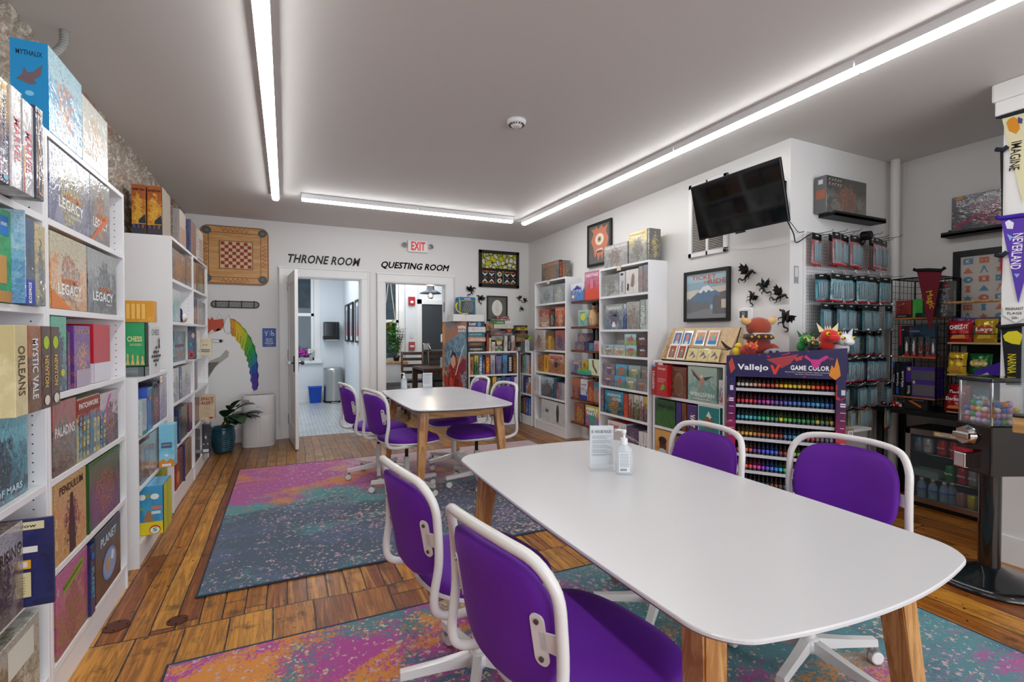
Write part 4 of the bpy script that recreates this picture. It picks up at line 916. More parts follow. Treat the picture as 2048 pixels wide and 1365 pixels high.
row('L', X, .797, 'on the fourth ' + W_, .16, [
 (103, 150, .265, 'grey-brown knight game box with red banners', ['#4a3a34', '#7d6f66', '#a34a3a', '#8a6a4c'], [tt('PALADINS', .58, '#e5e5e5', .85, .14)], dict(wrap=1)),
 (152, 198, .25, 'blue and yellow patchwork game box', ['#9fb0a8', '#c9b86a', '#a8402c', '#6a93b0'], [('r', 'F', 0, .76, 1, .98, '#8a3420'), tt('PATCHWORK', .88, '#f4f4f0', .85, .09)] + [('r', 'F', .06 + .11 * i, .06 + .085 * j, .06 + .11 * i + .085, .06 + .085 * j + .065, ['#7fa3bd', '#d0b75a', '#b9c6c2', '#5c87a8', '#c8c090', '#9db39a'][(i * 5 + j * 3 + i * j) % 6]) for i in range(8) for j in range(8)], dict(calm=.5)),
 (200, 234, .245, 'pink and charcoal game box', ['#3a2430', '#5c2d44', '#cfc0c4', '#b0506a'], [('p', 'F', [(.05, .5), (.15, .5), (.6, .95), (.5, .95)], '#c24f9a'), tt('~~~~', .35, '#e0b060', .5, .1)], dict(wrap=.8)),
])
row('L', X, .472, 'on the fifth ' + W_, .10, [
 (105, 168, .295, 'amber game box with dark tower silhouette', ['#d89a55', '#e0ad6a', '#caa468', '#5a3036'], [('p', 'F', [(.42, .02), (.40, .30), (.46, .78), (.54, .78), (.60, .30), (.62, .02)], '#4a2c30'), tt('PENDULUM', .88, '#3a2418', .75, .10)], {}),
 (172, 236, .29, 'violet game box with dark green edges', ['#4a3a50', '#6a4a6a', '#53614c', '#a8683a'], [('r', 'F', 0, 0, .04, 1, '#2f6a28'), ('r', 'F', 0, .96, 1, 1, '#2f6a28')], dict(edge='#2a6424', wrap=.9)),
])
row('L', X, .132, 'on the bottom ' + W_, .10, [
 (106, 169, .305, 'magenta and brown crowd game box', ['#b0527a', '#a87a58', '#c46a9a', '#8a6a3c'], [('p', 'F', [(.15, .68), (.2, .80), (.85, .93), (.82, .80)], '#8aa030'), tt('~~~~~~~~~~~~~~', .81, '#30401c', .6, .06, .5, 10)], {}),
 (171, 184, .29, 'dark blue planet game spine', ['#0d2050', '#10286a', '#0b1d4a', '#0d2050'], [sp('PLANET', '#3fb6d6', .45, .6, .45), ('o', 'F', .5, .85, .35, .05, '#1f6fc0')], dict(calm=.8, out=.01)),
 (185, 236, .30, 'brown game box with glowing blue globe', ['#4a3026', '#5c3a2c', '#3c4a5c', '#4a3026'], [tt('PLANET', .80, '#c9e2ee', .62, .13), ('o', 'F', .52, .38, .28, .24, '#5c86c8'), ('o', 'F', .52, .38, .25, .215, '#8fa4cc'), ('p', 'F', [(.4, .28), (.36, .42), (.45, .52), (.52, .45), (.5, .30)], '#c09a62'), ('p', 'F', [(.55, .42), (.6, .55), (.7, .5), (.66, .38)], '#dfe6ee')], dict(calm=.6)),
])
# ---- low left bookcase
def nbox(y, u0, u1, z, vt, d, label, cols, dec=None, **kw):
 a, b = hy(u0, 668, y), hy(u1, 668, y); h = hy(u1, vt, y).z - z if vt > 3 else vt
 return gbox(label, ((a.x + b.x) / 2, y + d / 2, z), 0, b.x - a.x, d, h, cols, dec, **kw)
W_ = 'of the low left bookcase'
mb = MB(); g = M('#cfd8da', .05, trans=.9, ior=1.2)
for x0, x1, y0, y1, z0, z1 in ((-.12, .12, 0, .004, 0, .06), (-.12, .12, .096, .1, 0, .06), (-.12, -.116, 0, .1, 0, .06), (.116, .12, 0, .1, 0, .06), (-.12, .12, 0, .1, .056, .06)): mb.box(x0, x1, y0, y1, z0, z1, g)
tag(mb.build('acrylic_stand', None, (-.865, 3.47, 1.061)), 'clear acrylic stand under the green chess box', 'stand')
gbox('green chess game box standing on the clear stand', (-.865, 3.52, 1.1215), 0, .235, .07, .255, ['#1f9a5a', '#2aa866', '#25a262', '#1f9a5a'], [('t', 'F', 'CHESS', .80, .62, .3, .16, '#e8d898', 0, .03), ('r', 'F', .70, .50, .94, .51, '#e8d898'), ('r', 'F', .70, .47, .94, .48, '#e8d898')] + [('p', 'F', [(.42 + .1 * i, .03), (.50 + .1 * i, .03), (.475 + .1 * i, .15), (.48 + .1 * i, .30 - .02 * i), (.46 + .1 * i, .34 - .02 * i), (.44 + .1 * i, .30 - .02 * i), (.445 + .1 * i, .15)], '#d8b878') for i in range(6)] + [('r', 'R', 0, 0, 1, 1, '#16161a')], calm=1)
gbox('yellow card game box lying on the green chess box', (-.835, 3.515, 1.3775), 0, .27, .08, .125, ['#e0981c', '#e8a628', '#dd9a20', '#e8a628'], [('r', 'F', .32, .06, .44, .94, '#f2efe8')] + [('o', 'F', .38, .16 + .14 * k, .025, .05, '#d86a3c') for k in range(6)] + [('r', 'F', .52 + .09 * k, .15, .58 + .09 * k, .85, '#f0c060') for k in range(4)], calm=.8)
lbox(3.60, 3.86, 1.061, .30, .06, 0, 'white chess box with slanted black chessboard on the low left bookcase', ['#e4e4e2', '#e9e9e7', '#e4e4e2', '#dedede'],
     [('t', 'F', 'CHESS', .5, .86, .7, .12, '#1a1a1a', 0, .0)] + [('p', 'F', [(.10 + .085 * (i + j) , .36 + .045 * (i - j)), (.185 + .085 * (i + j), .405 + .045 * (i - j)), (.27 + .085 * (i + j) , .36 + .045 * (i - j)), (.185 + .085 * (i + j) , .315 + .045 * (i - j))], '#161616') for i in range(5) for j in range(5) if (i + j) % 2 == 0] + [('p', 'F', [(.72, .52), (.88, .52), (.84, .62), (.86, .70), (.80, .76), (.74, .70), (.76, .62)], '#1a1a1a')], calm=1)
row('L', X, .737, 'on the top shelf ' + W_, .18, [
 (279, 292, .20, 'pale silver and teal framed game box', ['#b5bcc0', '#c9cfd0', '#9fb3b5', '#3f8a90'], [('r', 'F', 0, 0, 1, .12, '#2f8a88')], dict(out=.02, calm=.5, d=.05)),
 (293, 303, .255, 'royal blue game box with green border', ['#2c4fb4', '#3a60c8', '#3458bc', '#4a6ad0'], [('r', 'F', 0, 0, .1, 1, '#3fa860'), ('r', 'F', .9, 0, 1, 1, '#3fa860'), ('r', 'F', 0, .96, 1, 1, '#3fa860'), ('o', 'F', .5, .75, .2, .06, '#c87a4a')], dict(out=.015, calm=.8, d=.05)),
 (304, 318, .27, 'dark violet game box with magenta glow', ['#2c1c44', '#7a2c5a', '#1c1830', '#c86a4a'], [tt('SPILL', .9, '#16101c', .8, .1)], {}),
 (319, 333, .27, 'pale purple wrapped game box', ['#8a80b0', '#b0a8c4', '#c4c0cc', '#a8a0b4'], [], dict(wrap=1)),
])
row('L', X, .447, 'on the middle shelf ' + W_, .12, [
 (279, 296, .235, 'brown-grey wrapped game box', ['#6a5f58', '#8a8078', '#9c948c', '#5a4a40'], [], dict(wrap=1)),
 (297, 316, .255, 'silver wrapped game box', ['#8c8884', '#b0aca6', '#a8a098', '#b08060'], [], dict(wrap=1)),
])
nbox(3.78, 315, 346, .4475, .275, .10, 'pale blue beach game box jutting out of the low left bookcase', ['#6fc0dc', '#8fd0e4', '#7cc6e0', '#8fd0e4'], [('p', 'F', [(0, .14), (.3, .2), (.5, .12), (.75, .2), (1, .14), (1, .0), (0, 0)], '#e08a2c'), ('r', 'F', .15, .45, .85, .58, '#3f5f9a'), ('t', 'F', '~~~~~~', .5, .52, .6, .08, '#f0d040', 0, .02), ('r', 'F', .2, .02, .8, .08, '#e8e8e8'), ('o', 'F', .5, .28, .12, .03, '#e8f0f4')], calm=1)
row('L', X, .132, 'on the bottom shelf ' + W_, .2, [(322, 332, .285, 'yellow-edged travel game box', ['#c9c22e', '#8fae3a', '#b5c040', '#7c5a9a'], [], {})])
nbox(3.46, 264, 322, .1325, .285, .22, 'large blue and yellow seaside game box jutting from the low left bookcase', ['#2f8fc0', '#4aa6d0', '#3a9ac8', '#4aa6d0'],
     [('r', 'F', 0, 0, 1, .26, '#e8d21c'), ('o', 'F', .28, .78, .12, .06, '#f0f0ee'), ('o', 'F', .72, .78, .15, .06, '#f0f0ee'), ('o', 'F', .48, .80, .08, .05, '#8a9a4a'), ('p', 'F', [(.3, .28), (.7, .28), (.55, .5), (.45, .5)], '#a87a52'), ('r', 'F', .62, .52, .95, .58, '#e07a5a'), ('r', 'F', .6, .42, .92, .48, '#d8e4ea'), ('r', 'F', .05, .52, .35, .57, '#78b070'), ('o', 'F', .72, .10, .2, .09, '#d0301c'), ('o', 'F', .72, .09, .17, .07, '#f2f2ee'), ('t', 'F', 'S', .72, .10, .2, .08, '#2a9a48', 0, .03), ('r', 'R', 0, 0, 1, 1, '#c8c434'), ('r', 'R', .45, 0, .5, 1, '#8a9a3a')], calm=.9)
# ---- tall left bookcase with the orange boxes
W_ = 'of the orange-topped left bookcase'
for i, (u0, u1, w_) in enumerate(((266, 294, 'left-hand'), (297, 326, 'right-hand'))):
 nbox(4.30, u0, u1, 2.021, .36, .28, w_ + ' amber farm-scene game box on top of the tall left bookcase', ['#d9a02a', '#c97a24', '#b05a20', '#e0b040'],
         [('p', 'F', [(0, .20), (.5, .22), (.5, .30), (.95, .42), (1, .30), (1, .02), (0, .02)], '#26303a'), ('r', 'F', 0, 0, 1, .14, '#3a3a44'), ('r', 'F', .08, .14, .25, .21, '#6a4a6a'), ('r', 'F', .4, .14, .57, .21, '#6a4a6a'), ('r', 'F', .72, .14, .88, .21, '#8a5a40'), ('t', 'F', 'RUNESTONE', .5, .90, .85, .06, '#1a120c', 0, .03), ('r', 'F', 0, .22, 1, .23, '#e8c030')] + ([('r', 'R', 0, 0, 1, 1, '#9c9082')] if i else []), wrap=.4)
nbox(4.70, 347, 361, 2.021, .30, .26, 'grey game box with pale copper side on top of the tall left bookcase', ['#8d8886', '#a09a96', '#98928e', '#8d8886'], [('r', 'R', 0, 0, 1, 1, '#b8aca0'), ('r', 'R', .1, .1, .9, .55, '#b08a74')], calm=.6)
nbox(5.02, 374, 383.5, 2.021, .285, .27, 'indigo game box with pink-checked side on top of the far left bookcase', ['#3c4468', '#5a5f86', '#4a5078', '#2c3250'], [('r', 'R', 0, 0, 1, 1, '#8a7068')] + [('r', 'R', .1 + .2 * i, .08 + .11 * j, .2 + .2 * i, .135 + .11 * j, '#b88a80') for i in range(4) for j in range(6)])
nbox(5.40, 388, 399, 2.021, .275, .27, 'cream game box with rust-checked side, last on top of the far left bookcase', ['#c0b4a8', '#d0c6bc', '#c8beb2', '#b0a498'], [('r', 'R', 0, 0, 1, 1, '#cfc4ba')] + [('r', 'R', .1 + .2 * i, .08 + .11 * j, .2 + .2 * i, .135 + .11 * j, '#a05a48') for i in range(4) for j in range(6)], calm=.9)
row('L', X, 1.717, 'on the top shelf ' + W_, .16, [(347, 372, .23, 'smoky game box with orange embers', ['#55504c', '#85807a', '#8f8a84', '#d08440'], [tt('2', .85, '#eeeeee', .08, .1, .75)], dict(wrap=1)), (373, 384, .255, 'charcoal game box with small red corner', ['#4a4643', '#6f6a66', '#7c766f', '#a85a3c'], [tt('3', .75, '#eeeeee', .3, .1)], dict(wrap=1))])
row('L', X, 1.402, 'on the second shelf ' + W_, .16, [(347, 361, .24, 'pale aqua and white game box', ['#7fb9bd', '#cfd2d2', '#c9cccc', '#9ac6c8'], [], dict(calm=.7))])
row('L', X, 1.097, 'on the third shelf ' + W_, .12, [(348, 371, .235, 'teal underwater game box with red title', ['#3f8588', '#7fb0b0', '#2c6a70', '#c8c4c0'], [tt('~~~~~~', .5, '#a83a44', .8, .2)], dict(wrap=1))])
nbox(4.78, 375, 391, 1.0975, .275, .05, 'midnight blue game box with red dragon jutting from third shelf', ['#1c2a44', '#26365a', '#1a2438', '#26365a'], [('o', 'F', .45, .14, .35, .12, '#d0391f'), ('o', 'F', .45, .13, .2, .06, '#2a3350'), ('o', 'F', .4, .45, .2, .06, '#2f9aa8'), ('o', 'F', .7, .72, .2, .08, '#c9a8a8')], calm=.9)
row('L', X, .797, 'on the fourth shelf ' + W_, .14, [(348, 357, .255, 'pale lilac and cream game box, left', ['#c6c8b8', '#8c88b0', '#d4d6cc', '#7c7a9c'], [], {}), (358, 363, .25, 'blue and green game spine', ['#1f4a7c', '#3a7a4a', '#2c5a94', '#cfd6d8'], [], {}), (364, 380, .255, 'pale lilac and cream game box, right', ['#c9cbbd', '#9490b8', '#d6d8ce', '#6f6c80'], [], {})])
row('L', X, .472, 'on the fifth shelf ' + W_, .18, [(348, 353, .21, 'charcoal game box, leftmost', ['#3c3a3a', '#5a5856', '#4a4846', '#6a6460'], [], {}), (354, 360, .255, 'navy blue game spine', ['#152a52', '#1c3666', '#182f5a', '#152a52'], [], dict(calm=.8, out=.01)), (361, 373, .255, 'black wrapped game box', ['#33302e', '#555250', '#6a6866', '#2a2826'], [], dict(wrap=1)), (376, 383, .235, 'crimson and violet game spine', ['#7a1c3a', '#3a2458', '#8a2a44', '#3a2458'], [], {})])
row('L', X, .132, 'on the bottom shelf ' + W_, .2, [(349, 357, .29, 'red game spine with tan figure', ['#a01c1c', '#b0241c', '#9a1818', '#c07a4a'], [('o', 'F', .5, .30, .35, .16, '#c98a50')], dict(calm=.5)), (358, 363, .28, 'brown game spine', ['#6a4630', '#8a6040', '#7a5438', '#5a3a28'], [], {}), (364, 368, .29, 'purple game spine', ['#2c1c5a', '#3a2470', '#30205f', '#2c1c5a'], [], dict(out=.015, calm=.8)), (369, 381, .28, 'sandy brown game box', ['#8a6a4c', '#a8886a', '#9c7c5c', '#6a4c34'], [], {})])
# ---- far left bookcase
W_ = 'of the far left bookcase'
row('L', X, 1.717, 'on the top shelf ' + W_, .16, [(388, 394, .25, 'copper-toned game spine', ['#9a7460', '#b8927c', '#b0886c', '#7a5444'], [], {}), (395, 410, .26, 'black game box with gold border', ['#1c1820', '#2a2040', '#3a2c6a', '#c9a02c'], [('r', 'F', 0, 0, .06, 1, '#c9a832'), ('r', 'F', .94, 0, 1, 1, '#c9a832'), ('r', 'F', 0, .96, 1, 1, '#c9a832')], {})])
row('L', X, 1.402, 'on the second shelf ' + W_, .2, [(388, 395, .235, 'navy spine with red and yellow blocks', ['#2a2c50', '#c42c34', '#30345c', '#e0a82a'], [], {}), (396, 404, .235, 'pale grey game box', ['#b0aca6', '#c4c0ba', '#bab6b0', '#a09a94'], [], {}), (405, 411, .22, 'silver-grey slim game box', ['#9c9a98', '#b8b6b4', '#aaa8a6', '#807e7c'], [], {})])
row('L', X, 1.097, 'on the third shelf ' + W_, .2, [(389, 394, .25, 'green and white game spine', ['#cfd6cf', '#3fa05a', '#dfe4df', '#2f7f48'], [], {}), (395, 400, .24, 'white game spine', ['#dcdcda', '#e6e6e4', '#dcdcda', '#d2d2d0'], [], dict(calm=.8))])
nbox(5.60, 400, 422, 1.0975, .17, .05, 'cream wooden-look game box jutting from the third shelf', ['#cfc2a0', '#d8ccae', '#d2c6a6', '#cfc2a0'], [('t', 'F', '~~~~', .5, .8, .8, .18, '#efe8d4', 0, .02), ('o', 'F', .3, .60, .05, .04, '#3a8a5a'), ('o', 'F', .45, .60, .05, .04, '#c8a03a'), ('o', 'F', .6, .60, .05, .04, '#b03a3a'), ('r', 'F', .12, .3, .88, .35, '#3f5a8a'), ('r', 'F', .12, .2, .88, .25, '#4a7a4a')], calm=1)
row('L', X, .797, 'on the fourth shelf ' + W_, .2, [(388, 394, .255, 'rust red pirate game spine', ['#5a2a20', '#8a4030', '#44506a', '#b0603c'], [], {})])
row('L', X, .472, 'on the fifth shelf ' + W_, .18, [(388, 397, .235, 'burgundy patterned game box', ['#4a2a3a', '#6a4452', '#5a3444', '#8a6a5c'], [], {})])
nbox(5.52, 398, 428, .4725, .245, .07, 'sepia game box with red capital title jutting toward plant', ['#c9b490', '#d4c09c', '#cdb894', '#b89468'], [('t', 'F', 'SPACE', .5, .84, .85, .13, '#8a2c20', 0, .03), ('t', 'F', 'ALERT', .5, .68, .85, .13, '#8a2c20', 0, .03), ('o', 'F', .75, .08, .16, .04, '#a03a34')], calm=.6)
row('L', X, .132, 'on the bottom shelf ' + W_, .2, [(389, 398, .27, 'smoky black game box', ['#3a3a3c', '#5c5c5e', '#4c4c4e', '#2a2a2c'], [], {}), ])
nbox(5.60, 402, 417, .1325, .285, .14, 'black game box with white label on the bottom shelf near plant', ['#26262a', '#3a3a40', '#2c2c30', '#4a4a50'], [('r', 'F', .12, .04, .88, .14, '#dedede'), ('o', 'F', .5, .55, .12, .05, '#d8d4c8'), ('r', 'F', .15, .3, .3, .34, '#e0e0e0'), ('r', 'F', .7, .3, .85, .34, '#e0e0e0')], wrap=1)
# small plush on second shelf
r = empty('plush_penguin', (XL - .04, 4.72, 1.4015)); tag(r, 'small navy and white plush bird on second shelf of tall left bookcase', 'plush toy')
mb = MB(); mb.ball((0, 0, .045), (.045, .04, .045), M('#1c2c4c', .9)); mb.ball((.0, -.03, .09), (.032, .03, .032), M('#1c2c4c', .9)); mb.build('body', r)
mb = MB(); mb.ball((.03, 0, .045), (.022, .028, .032), M('#e8e6e0', .9)); mb.build('belly', r)
mb = MB(); mb.ball((.02, .06, .03), (.03, .03, .03), M('#c9a070', .9)); mb.build('foot', r)
# ================================================================ RIGHT WALL
X = XR + .006; W_ = 'of the far right bookcase'
row('R', XR, 2.021, 'on top of the far right bookcase', .17, [(1083, 1118, .235, 'smoky fantasy game box with orange title', ['#55504c', '#7d7870', '#6f6a64', '#b07a4a'], [tt('GLOOMHAVEN', .86, '#d07a40', .9, .14), ('r', 'R', 0, 0, .3, 1, '#2a2320'), ('t', 'R', 'GLOOMHAVEN', .15, .5, .8, .2, '#c9683a', -90, .02), ('r', 'R', .5, 0, .52, 1, '#1a1a1a')], dict(out=-.02, wrap=.8))])
row('R', X, 1.717, 'on the top shelf ' + W_, .14, [(1081, 1106, .225, 'grey game box with teal swirl', ['#8f9696', '#a8acac', '#9ca3a4', '#3f6a68'], [('p', 'F', [(.55, .15), (.6, .4), (.8, .5), (.6, .45), (.5, .2)], '#2f5f5c')], dict(calm=.5, wrap=.8)), (1107, 1130, .225, 'grey-blue game box with pale ghost figure', ['#7f8a90', '#a0a8aa', '#8a9498', '#cfc8b4'], [], dict(wrap=.8))])
row('R', X, 1.402, 'on the second shelf ' + W_, .16, [(1079, 1098, .235, 'orange planet game box with white title', ['#c06a44', '#c8b09a', '#b04a2c', '#a8b0a8'], [tt('TERRAFORMING', .22, '#e8e0d8', .85, .08), tt('MARS', .10, '#f4f0ea', .7, .10)], {}), (1099, 1109, .20, 'black small game box with pale figures', ['#2a2624', '#4a4644', '#3a3634', '#b8b0a4'], [], {}), (1110, 1130, .245, 'rust orange dragon game box', ['#b8502c', '#8a4a3a', '#c8683c', '#d8c0a8'], [tt('~~~~~~', .88, '#e8e4dc', .8, .1)], {})])
row('R', X, 1.097, 'on the third shelf ' + W_, .16, [(1069, 1087, .265, 'copper and silver game box jutting left', ['#a88c7c', '#b8b0a8', '#c8c4c0', '#7a4c38'], [], dict(out=.03, wrap=1)), (1088, 1108, .245, 'ornate golden arch game box', ['#8a6a3c', '#b08a44', '#6a5030', '#e0a828'], [('r', 'F', .42, .0, .58, .75, '#dca42a')], {}), (1110, 1130, .255, 'violet city game box', ['#6a5a72', '#8a788a', '#a85a50', '#4a3c5c'], [], {})])
row('R', X, .797, 'on the fourth shelf ' + W_, .16, [(1076, 1087, .225, 'amber barrel game box', ['#c88a30', '#8a5a30', '#b0702c', '#5a4030'], [], {}), (1088, 1097, .23, 'bright yellow-orange game spine', ['#e0a020', '#e8ac30', '#dd9c20', '#c07a20'], [sp('~~~~~~~', '#7a4010', .6, .5)], dict(calm=.5)), (1098, 1127, .25, 'orange adventure game box with cowboy', ['#c07c40', '#a86a3c', '#c8b0a0', '#5c4434'], [('r', 'F', .1, .74, .9, .88, '#b0342c'), tt('~~~~~~~', .81, '#f4ece0', .7, .09), ('o', 'F', .5, .45, .12, .14, '#3a3440')], {}), (1128, 1131, .24, 'thin orange game spine', ['#c88a40', '#d09a50', '#c88a40', '#c88a40'], [], {})])
row('R', X, .472, 'on the fifth shelf ' + W_, .18, [(1068, 1073, .27, 'white spine with red vertical title, leftmost', ['#d8d6d4', '#e2e0de', '#d8d6d4', '#d0cecc'], [sp('~~~~~~~~~', '#a82c2c', .7, .5)], dict(out=.03, calm=.9)), (1074, 1078, .27, 'white spine with dark vertical title, second', ['#d4d2d0', '#dedcda', '#d4d2d0', '#c8c6c4'], [sp('~~~~~~', '#3a3a3a', .6, .5)], dict(out=.03, calm=.9)), (1079, 1107, .265, 'blue-grey city skyline game box', ['#4a5c6a', '#2f3a44', '#a8c0cc', '#7d6a54'], [tt('~~~~~~~~~~', .88, '#f0f0f0', .8, .1)], {}), (1108, 1113, .26, 'teal green game spine', ['#1f5a64', '#2a6a74', '#1f5a64', '#2a6a74'], [], dict(calm=.8))]
 + [(1113.5 + 3.5 * k, 1116.7 + 3.5 * k, .215, d, c, [], {}) for k, (d, c) in enumerate([('pink-red slim card box', ['#b8485c', '#c85a6a', '#a83a50', '#d8c0c0']), ('grey-blue slim card box', ['#7c8a98', '#98a4b0', '#8a96a2', '#5c6a78']), ('mauve slim card box', ['#9a8090', '#b098a6', '#a48c9a', '#7a6070']), ('silver slim card box', ['#a8a8ac', '#c0c0c4', '#b4b4b8', '#8c8c90']), ('off-white slim card box', ['#c4c0bc', '#d4d0cc', '#ccc8c4', '#aca8a4'])])])
row('R', X, .132, 'on the bottom shelf ' + W_, .2, [(1083, 1117, .295, 'white game box with tiny ink crest', ['#c8cac9', '#d8dad9', '#d0d2d1', '#b8bab9'], [('p', 'F', [(.25, .5), (.3, .68), (.36, .55), (.45, .62), (.42, .48), (.3, .44)], '#5c5a52'), ('o', 'F', .95, .5, .07, .4, '#3c3a3a')], dict(calm=.8, wrap=.5)), (1118, 1130, .295, 'plain silver-white game spine', ['#bfc0c0', '#cfd0d0', '#c6c7c7', '#bfc0c0'], [], dict(calm=.9))])
# pipe shelf
W_ = 'plank of the pipe shelf'; X = 3.150
row('R', X, 1.701, 'on the top ' + W_, .16, [(1141, 1168, .215, 'white and blue game box with purple mountain', ['#3f74b4', '#5a8ac4', '#dfe2e8', '#3f74b4'], [('p', 'F', [(.15, .62), (.5, .86), (.85, .62)], '#4a3a8a'), ('o', 'F', .2, .25, .13, .13, '#c88a44'), ('o', 'F', .2, .25, .08, .08, '#e8e8e4')], dict(calm=1)), (1169, 1198, .32, 'pink and orange diorama game box', ['#d0503c', '#c85a68', '#c47a98', '#3f3a70'], [tt('SABOTAGE', .86, '#f0ece8', .85, .11), ('r', 'F', .4, .3, .6, .72, '#e07a9a'), ('p', 'F', [(0, 0), (1, 0), (1, .28), (.55, .4), (0, .3)], '#d8503a')], dict(calm=.5))])
row('R', X, 1.396, 'on the second ' + W_, .06, [(1156, 1174, .195, 'pale green game box with yellow sun', ['#5c8aa0', '#8ab8a8', '#b0ccb8', '#4a7a8a'], [('o', 'F', .55, .55, .25, .2, '#d8d83a'), tt('~~~~~~~~', .82, '#2a3a30', .7, .1)], dict(calm=.6))])
row('R', X, 1.116, 'on the third ' + W_, .09, [(1150, 1169, .10, 'grey cube puzzle box with orange planets, lower', ['#5a5c74', '#7c7080', '#5c5a70', '#c88050'], [], dict(d=.1)), (1155, 1173, .10, 'grey cube puzzle box with orange planets, upper', ['#5a5c74', '#7c7080', '#5c5a70', '#c88050'], [], dict(up=.101, d=.1)), (1170.5, 1176, .11, 'dark purple narrow box', ['#3c1c4a', '#4a2458', '#3c1c4a', '#4a2458'], [], dict(calm=.8)), (1177, 1187, .09, 'small teal and blue box', ['#2a8090', '#1c5ca0', '#3a6a98', '#2a9a6a'], [], {}), (1188, 1198, .115, 'small pink and rust box', ['#b06a5c', '#c07a90', '#c88aa0', '#8a4a5a'], [], {})])
row('R', X, .841, 'on the fourth ' + W_, .08, [(1144, 1161, .15, 'violet-blue comic game box', ['#6a7ab0', '#c8b060', '#8a90c0', '#3c3c5c'], [('o', 'F', .5, .8, .35, .1, '#d8a040')], {}), (1163, 1175, .155, 'mustard yellow game box', ['#c8a028', '#8a9030', '#d0aa30', '#a87a20'], [tt('9', .65, '#7a3a10', .5, .35)], dict(calm=.4)), (1156, 1172, .055, 'small green and blue box in front', ['#3fae50', '#2f80c0', '#4aba5c', '#2f9a70'], [], dict(out=.075, d=.06, front=1)), (1177, 1198, .18, 'cream game box with brown giraffe-like figure', ['#c8dcb0', '#e0e8cc', '#cfe0b8', '#e0e8cc'], [('p', 'F', [(.35, .95), (.5, .95), (.55, .6), (.85, .25), (.8, .1), (.6, .3), (.4, .55)], '#8a4a3c')], dict(calm=1))])
row('R', X, .541, 'on the fifth ' + W_, .12, [(1145, 1160, .24, 'brick red and plum game box', ['#a8402c', '#5c3a44', '#c0683c', '#8a7a74'], [], {}), (1161, 1175, .24, 'white game box with navy splash', ['#e4e2e4', '#2f4a9a', '#e8e6e8', '#2f3a70'], [tt('~~~~~', .72, '#2a2a3a', .8, .12), ('r', 'F', 0, 0, 1, .22, '#2f3f94')], dict(calm=.8)), (1176, 1186, .225, 'orange-red crowd game box', ['#b84824', '#c86a38', '#9a3c24', '#d8a050'], [], {}), (1187, 1198, .225, 'teal game box with flames beneath', ['#c06430', '#d08a44', '#2a7a94', '#3a94a8'], [], {})])
row('R', X, .251, 'on the lowest ' + W_, .12, [(1149, 1168, .235, 'copper and gold crowd game box', ['#8a4c34', '#b06a40', '#9a4a3c', '#c8a040'], [], dict(d=.10)), (1168.5, 1170.5, .23, 'thin black game spine', ['#16161a', '#1c1c20', '#16161a', '#16161a'], [], {}), (1171, 1198, .24, 'rainbow game box with white bubble title', ['#2f9ac8', '#c82c8a', '#d8c020', '#38a040'], [tt('MEEPLE', .82, '#f8f8f8', .85, .16, .5, 0, .04), tt('PARTY', .62, '#f8f8f8', .75, .16, .5, 0, .04)], {})])
# kraft sacks
def sack(loc, s, label, rz=0):
 r = empty('kraft_sack', loc, rz); tag(r, label, 'sack'); k = wood_mat('#c0986c', '#dcbc90', .9, 1)
 mb = MB(); vs = []; n = 20; prof = [(0.9, 0), (1.05, .12), (1.1, .35), (1.0, .6), (.62, .78), (.30, .86), (.42, .93), (.5, 1.0)]
 for R_, z in prof:
  for j in range(n):
   t = 2 * PI * j / n; w_ = 1 + .10 * math.sin(5 * t + z * 7) * (0.4 + z); vs.append((.052 * s * R_ * w_ * math.cos(t), .05 * s * R_ * w_ * math.sin(t), z * .21 * s))
 mb.raw(vs, [(i * n + j, i * n + (j + 1) % n, (i + 1) * n + (j + 1) % n, (i + 1) * n + j) for i in range(len(prof) - 1) for j in range(n)] + [tuple(range(n - 1, -1, -1))], k, True); mb.build('bag', r)
 mb = MB(); mb.tube([(.019 * s * math.cos(t), .019 * s * math.sin(t), .183 * s) for t in [2 * PI * q / 12 for q in range(12)]], .003, M('#7a5a38', .8), 6, closed=True); mb.build('tie_string', r)
q = hx(1188, 668, 3.225); sack((3.225, q.y, 1.396), 1.12, 'larger crumpled tan sack on the second plank of the pipe shelf')
q = hx(1203, 668, 3.30); sack((3.32, q.y - .01, 1.396), 1.0, 'smaller tan sack behind the larger one on the pipe shelf', 1)
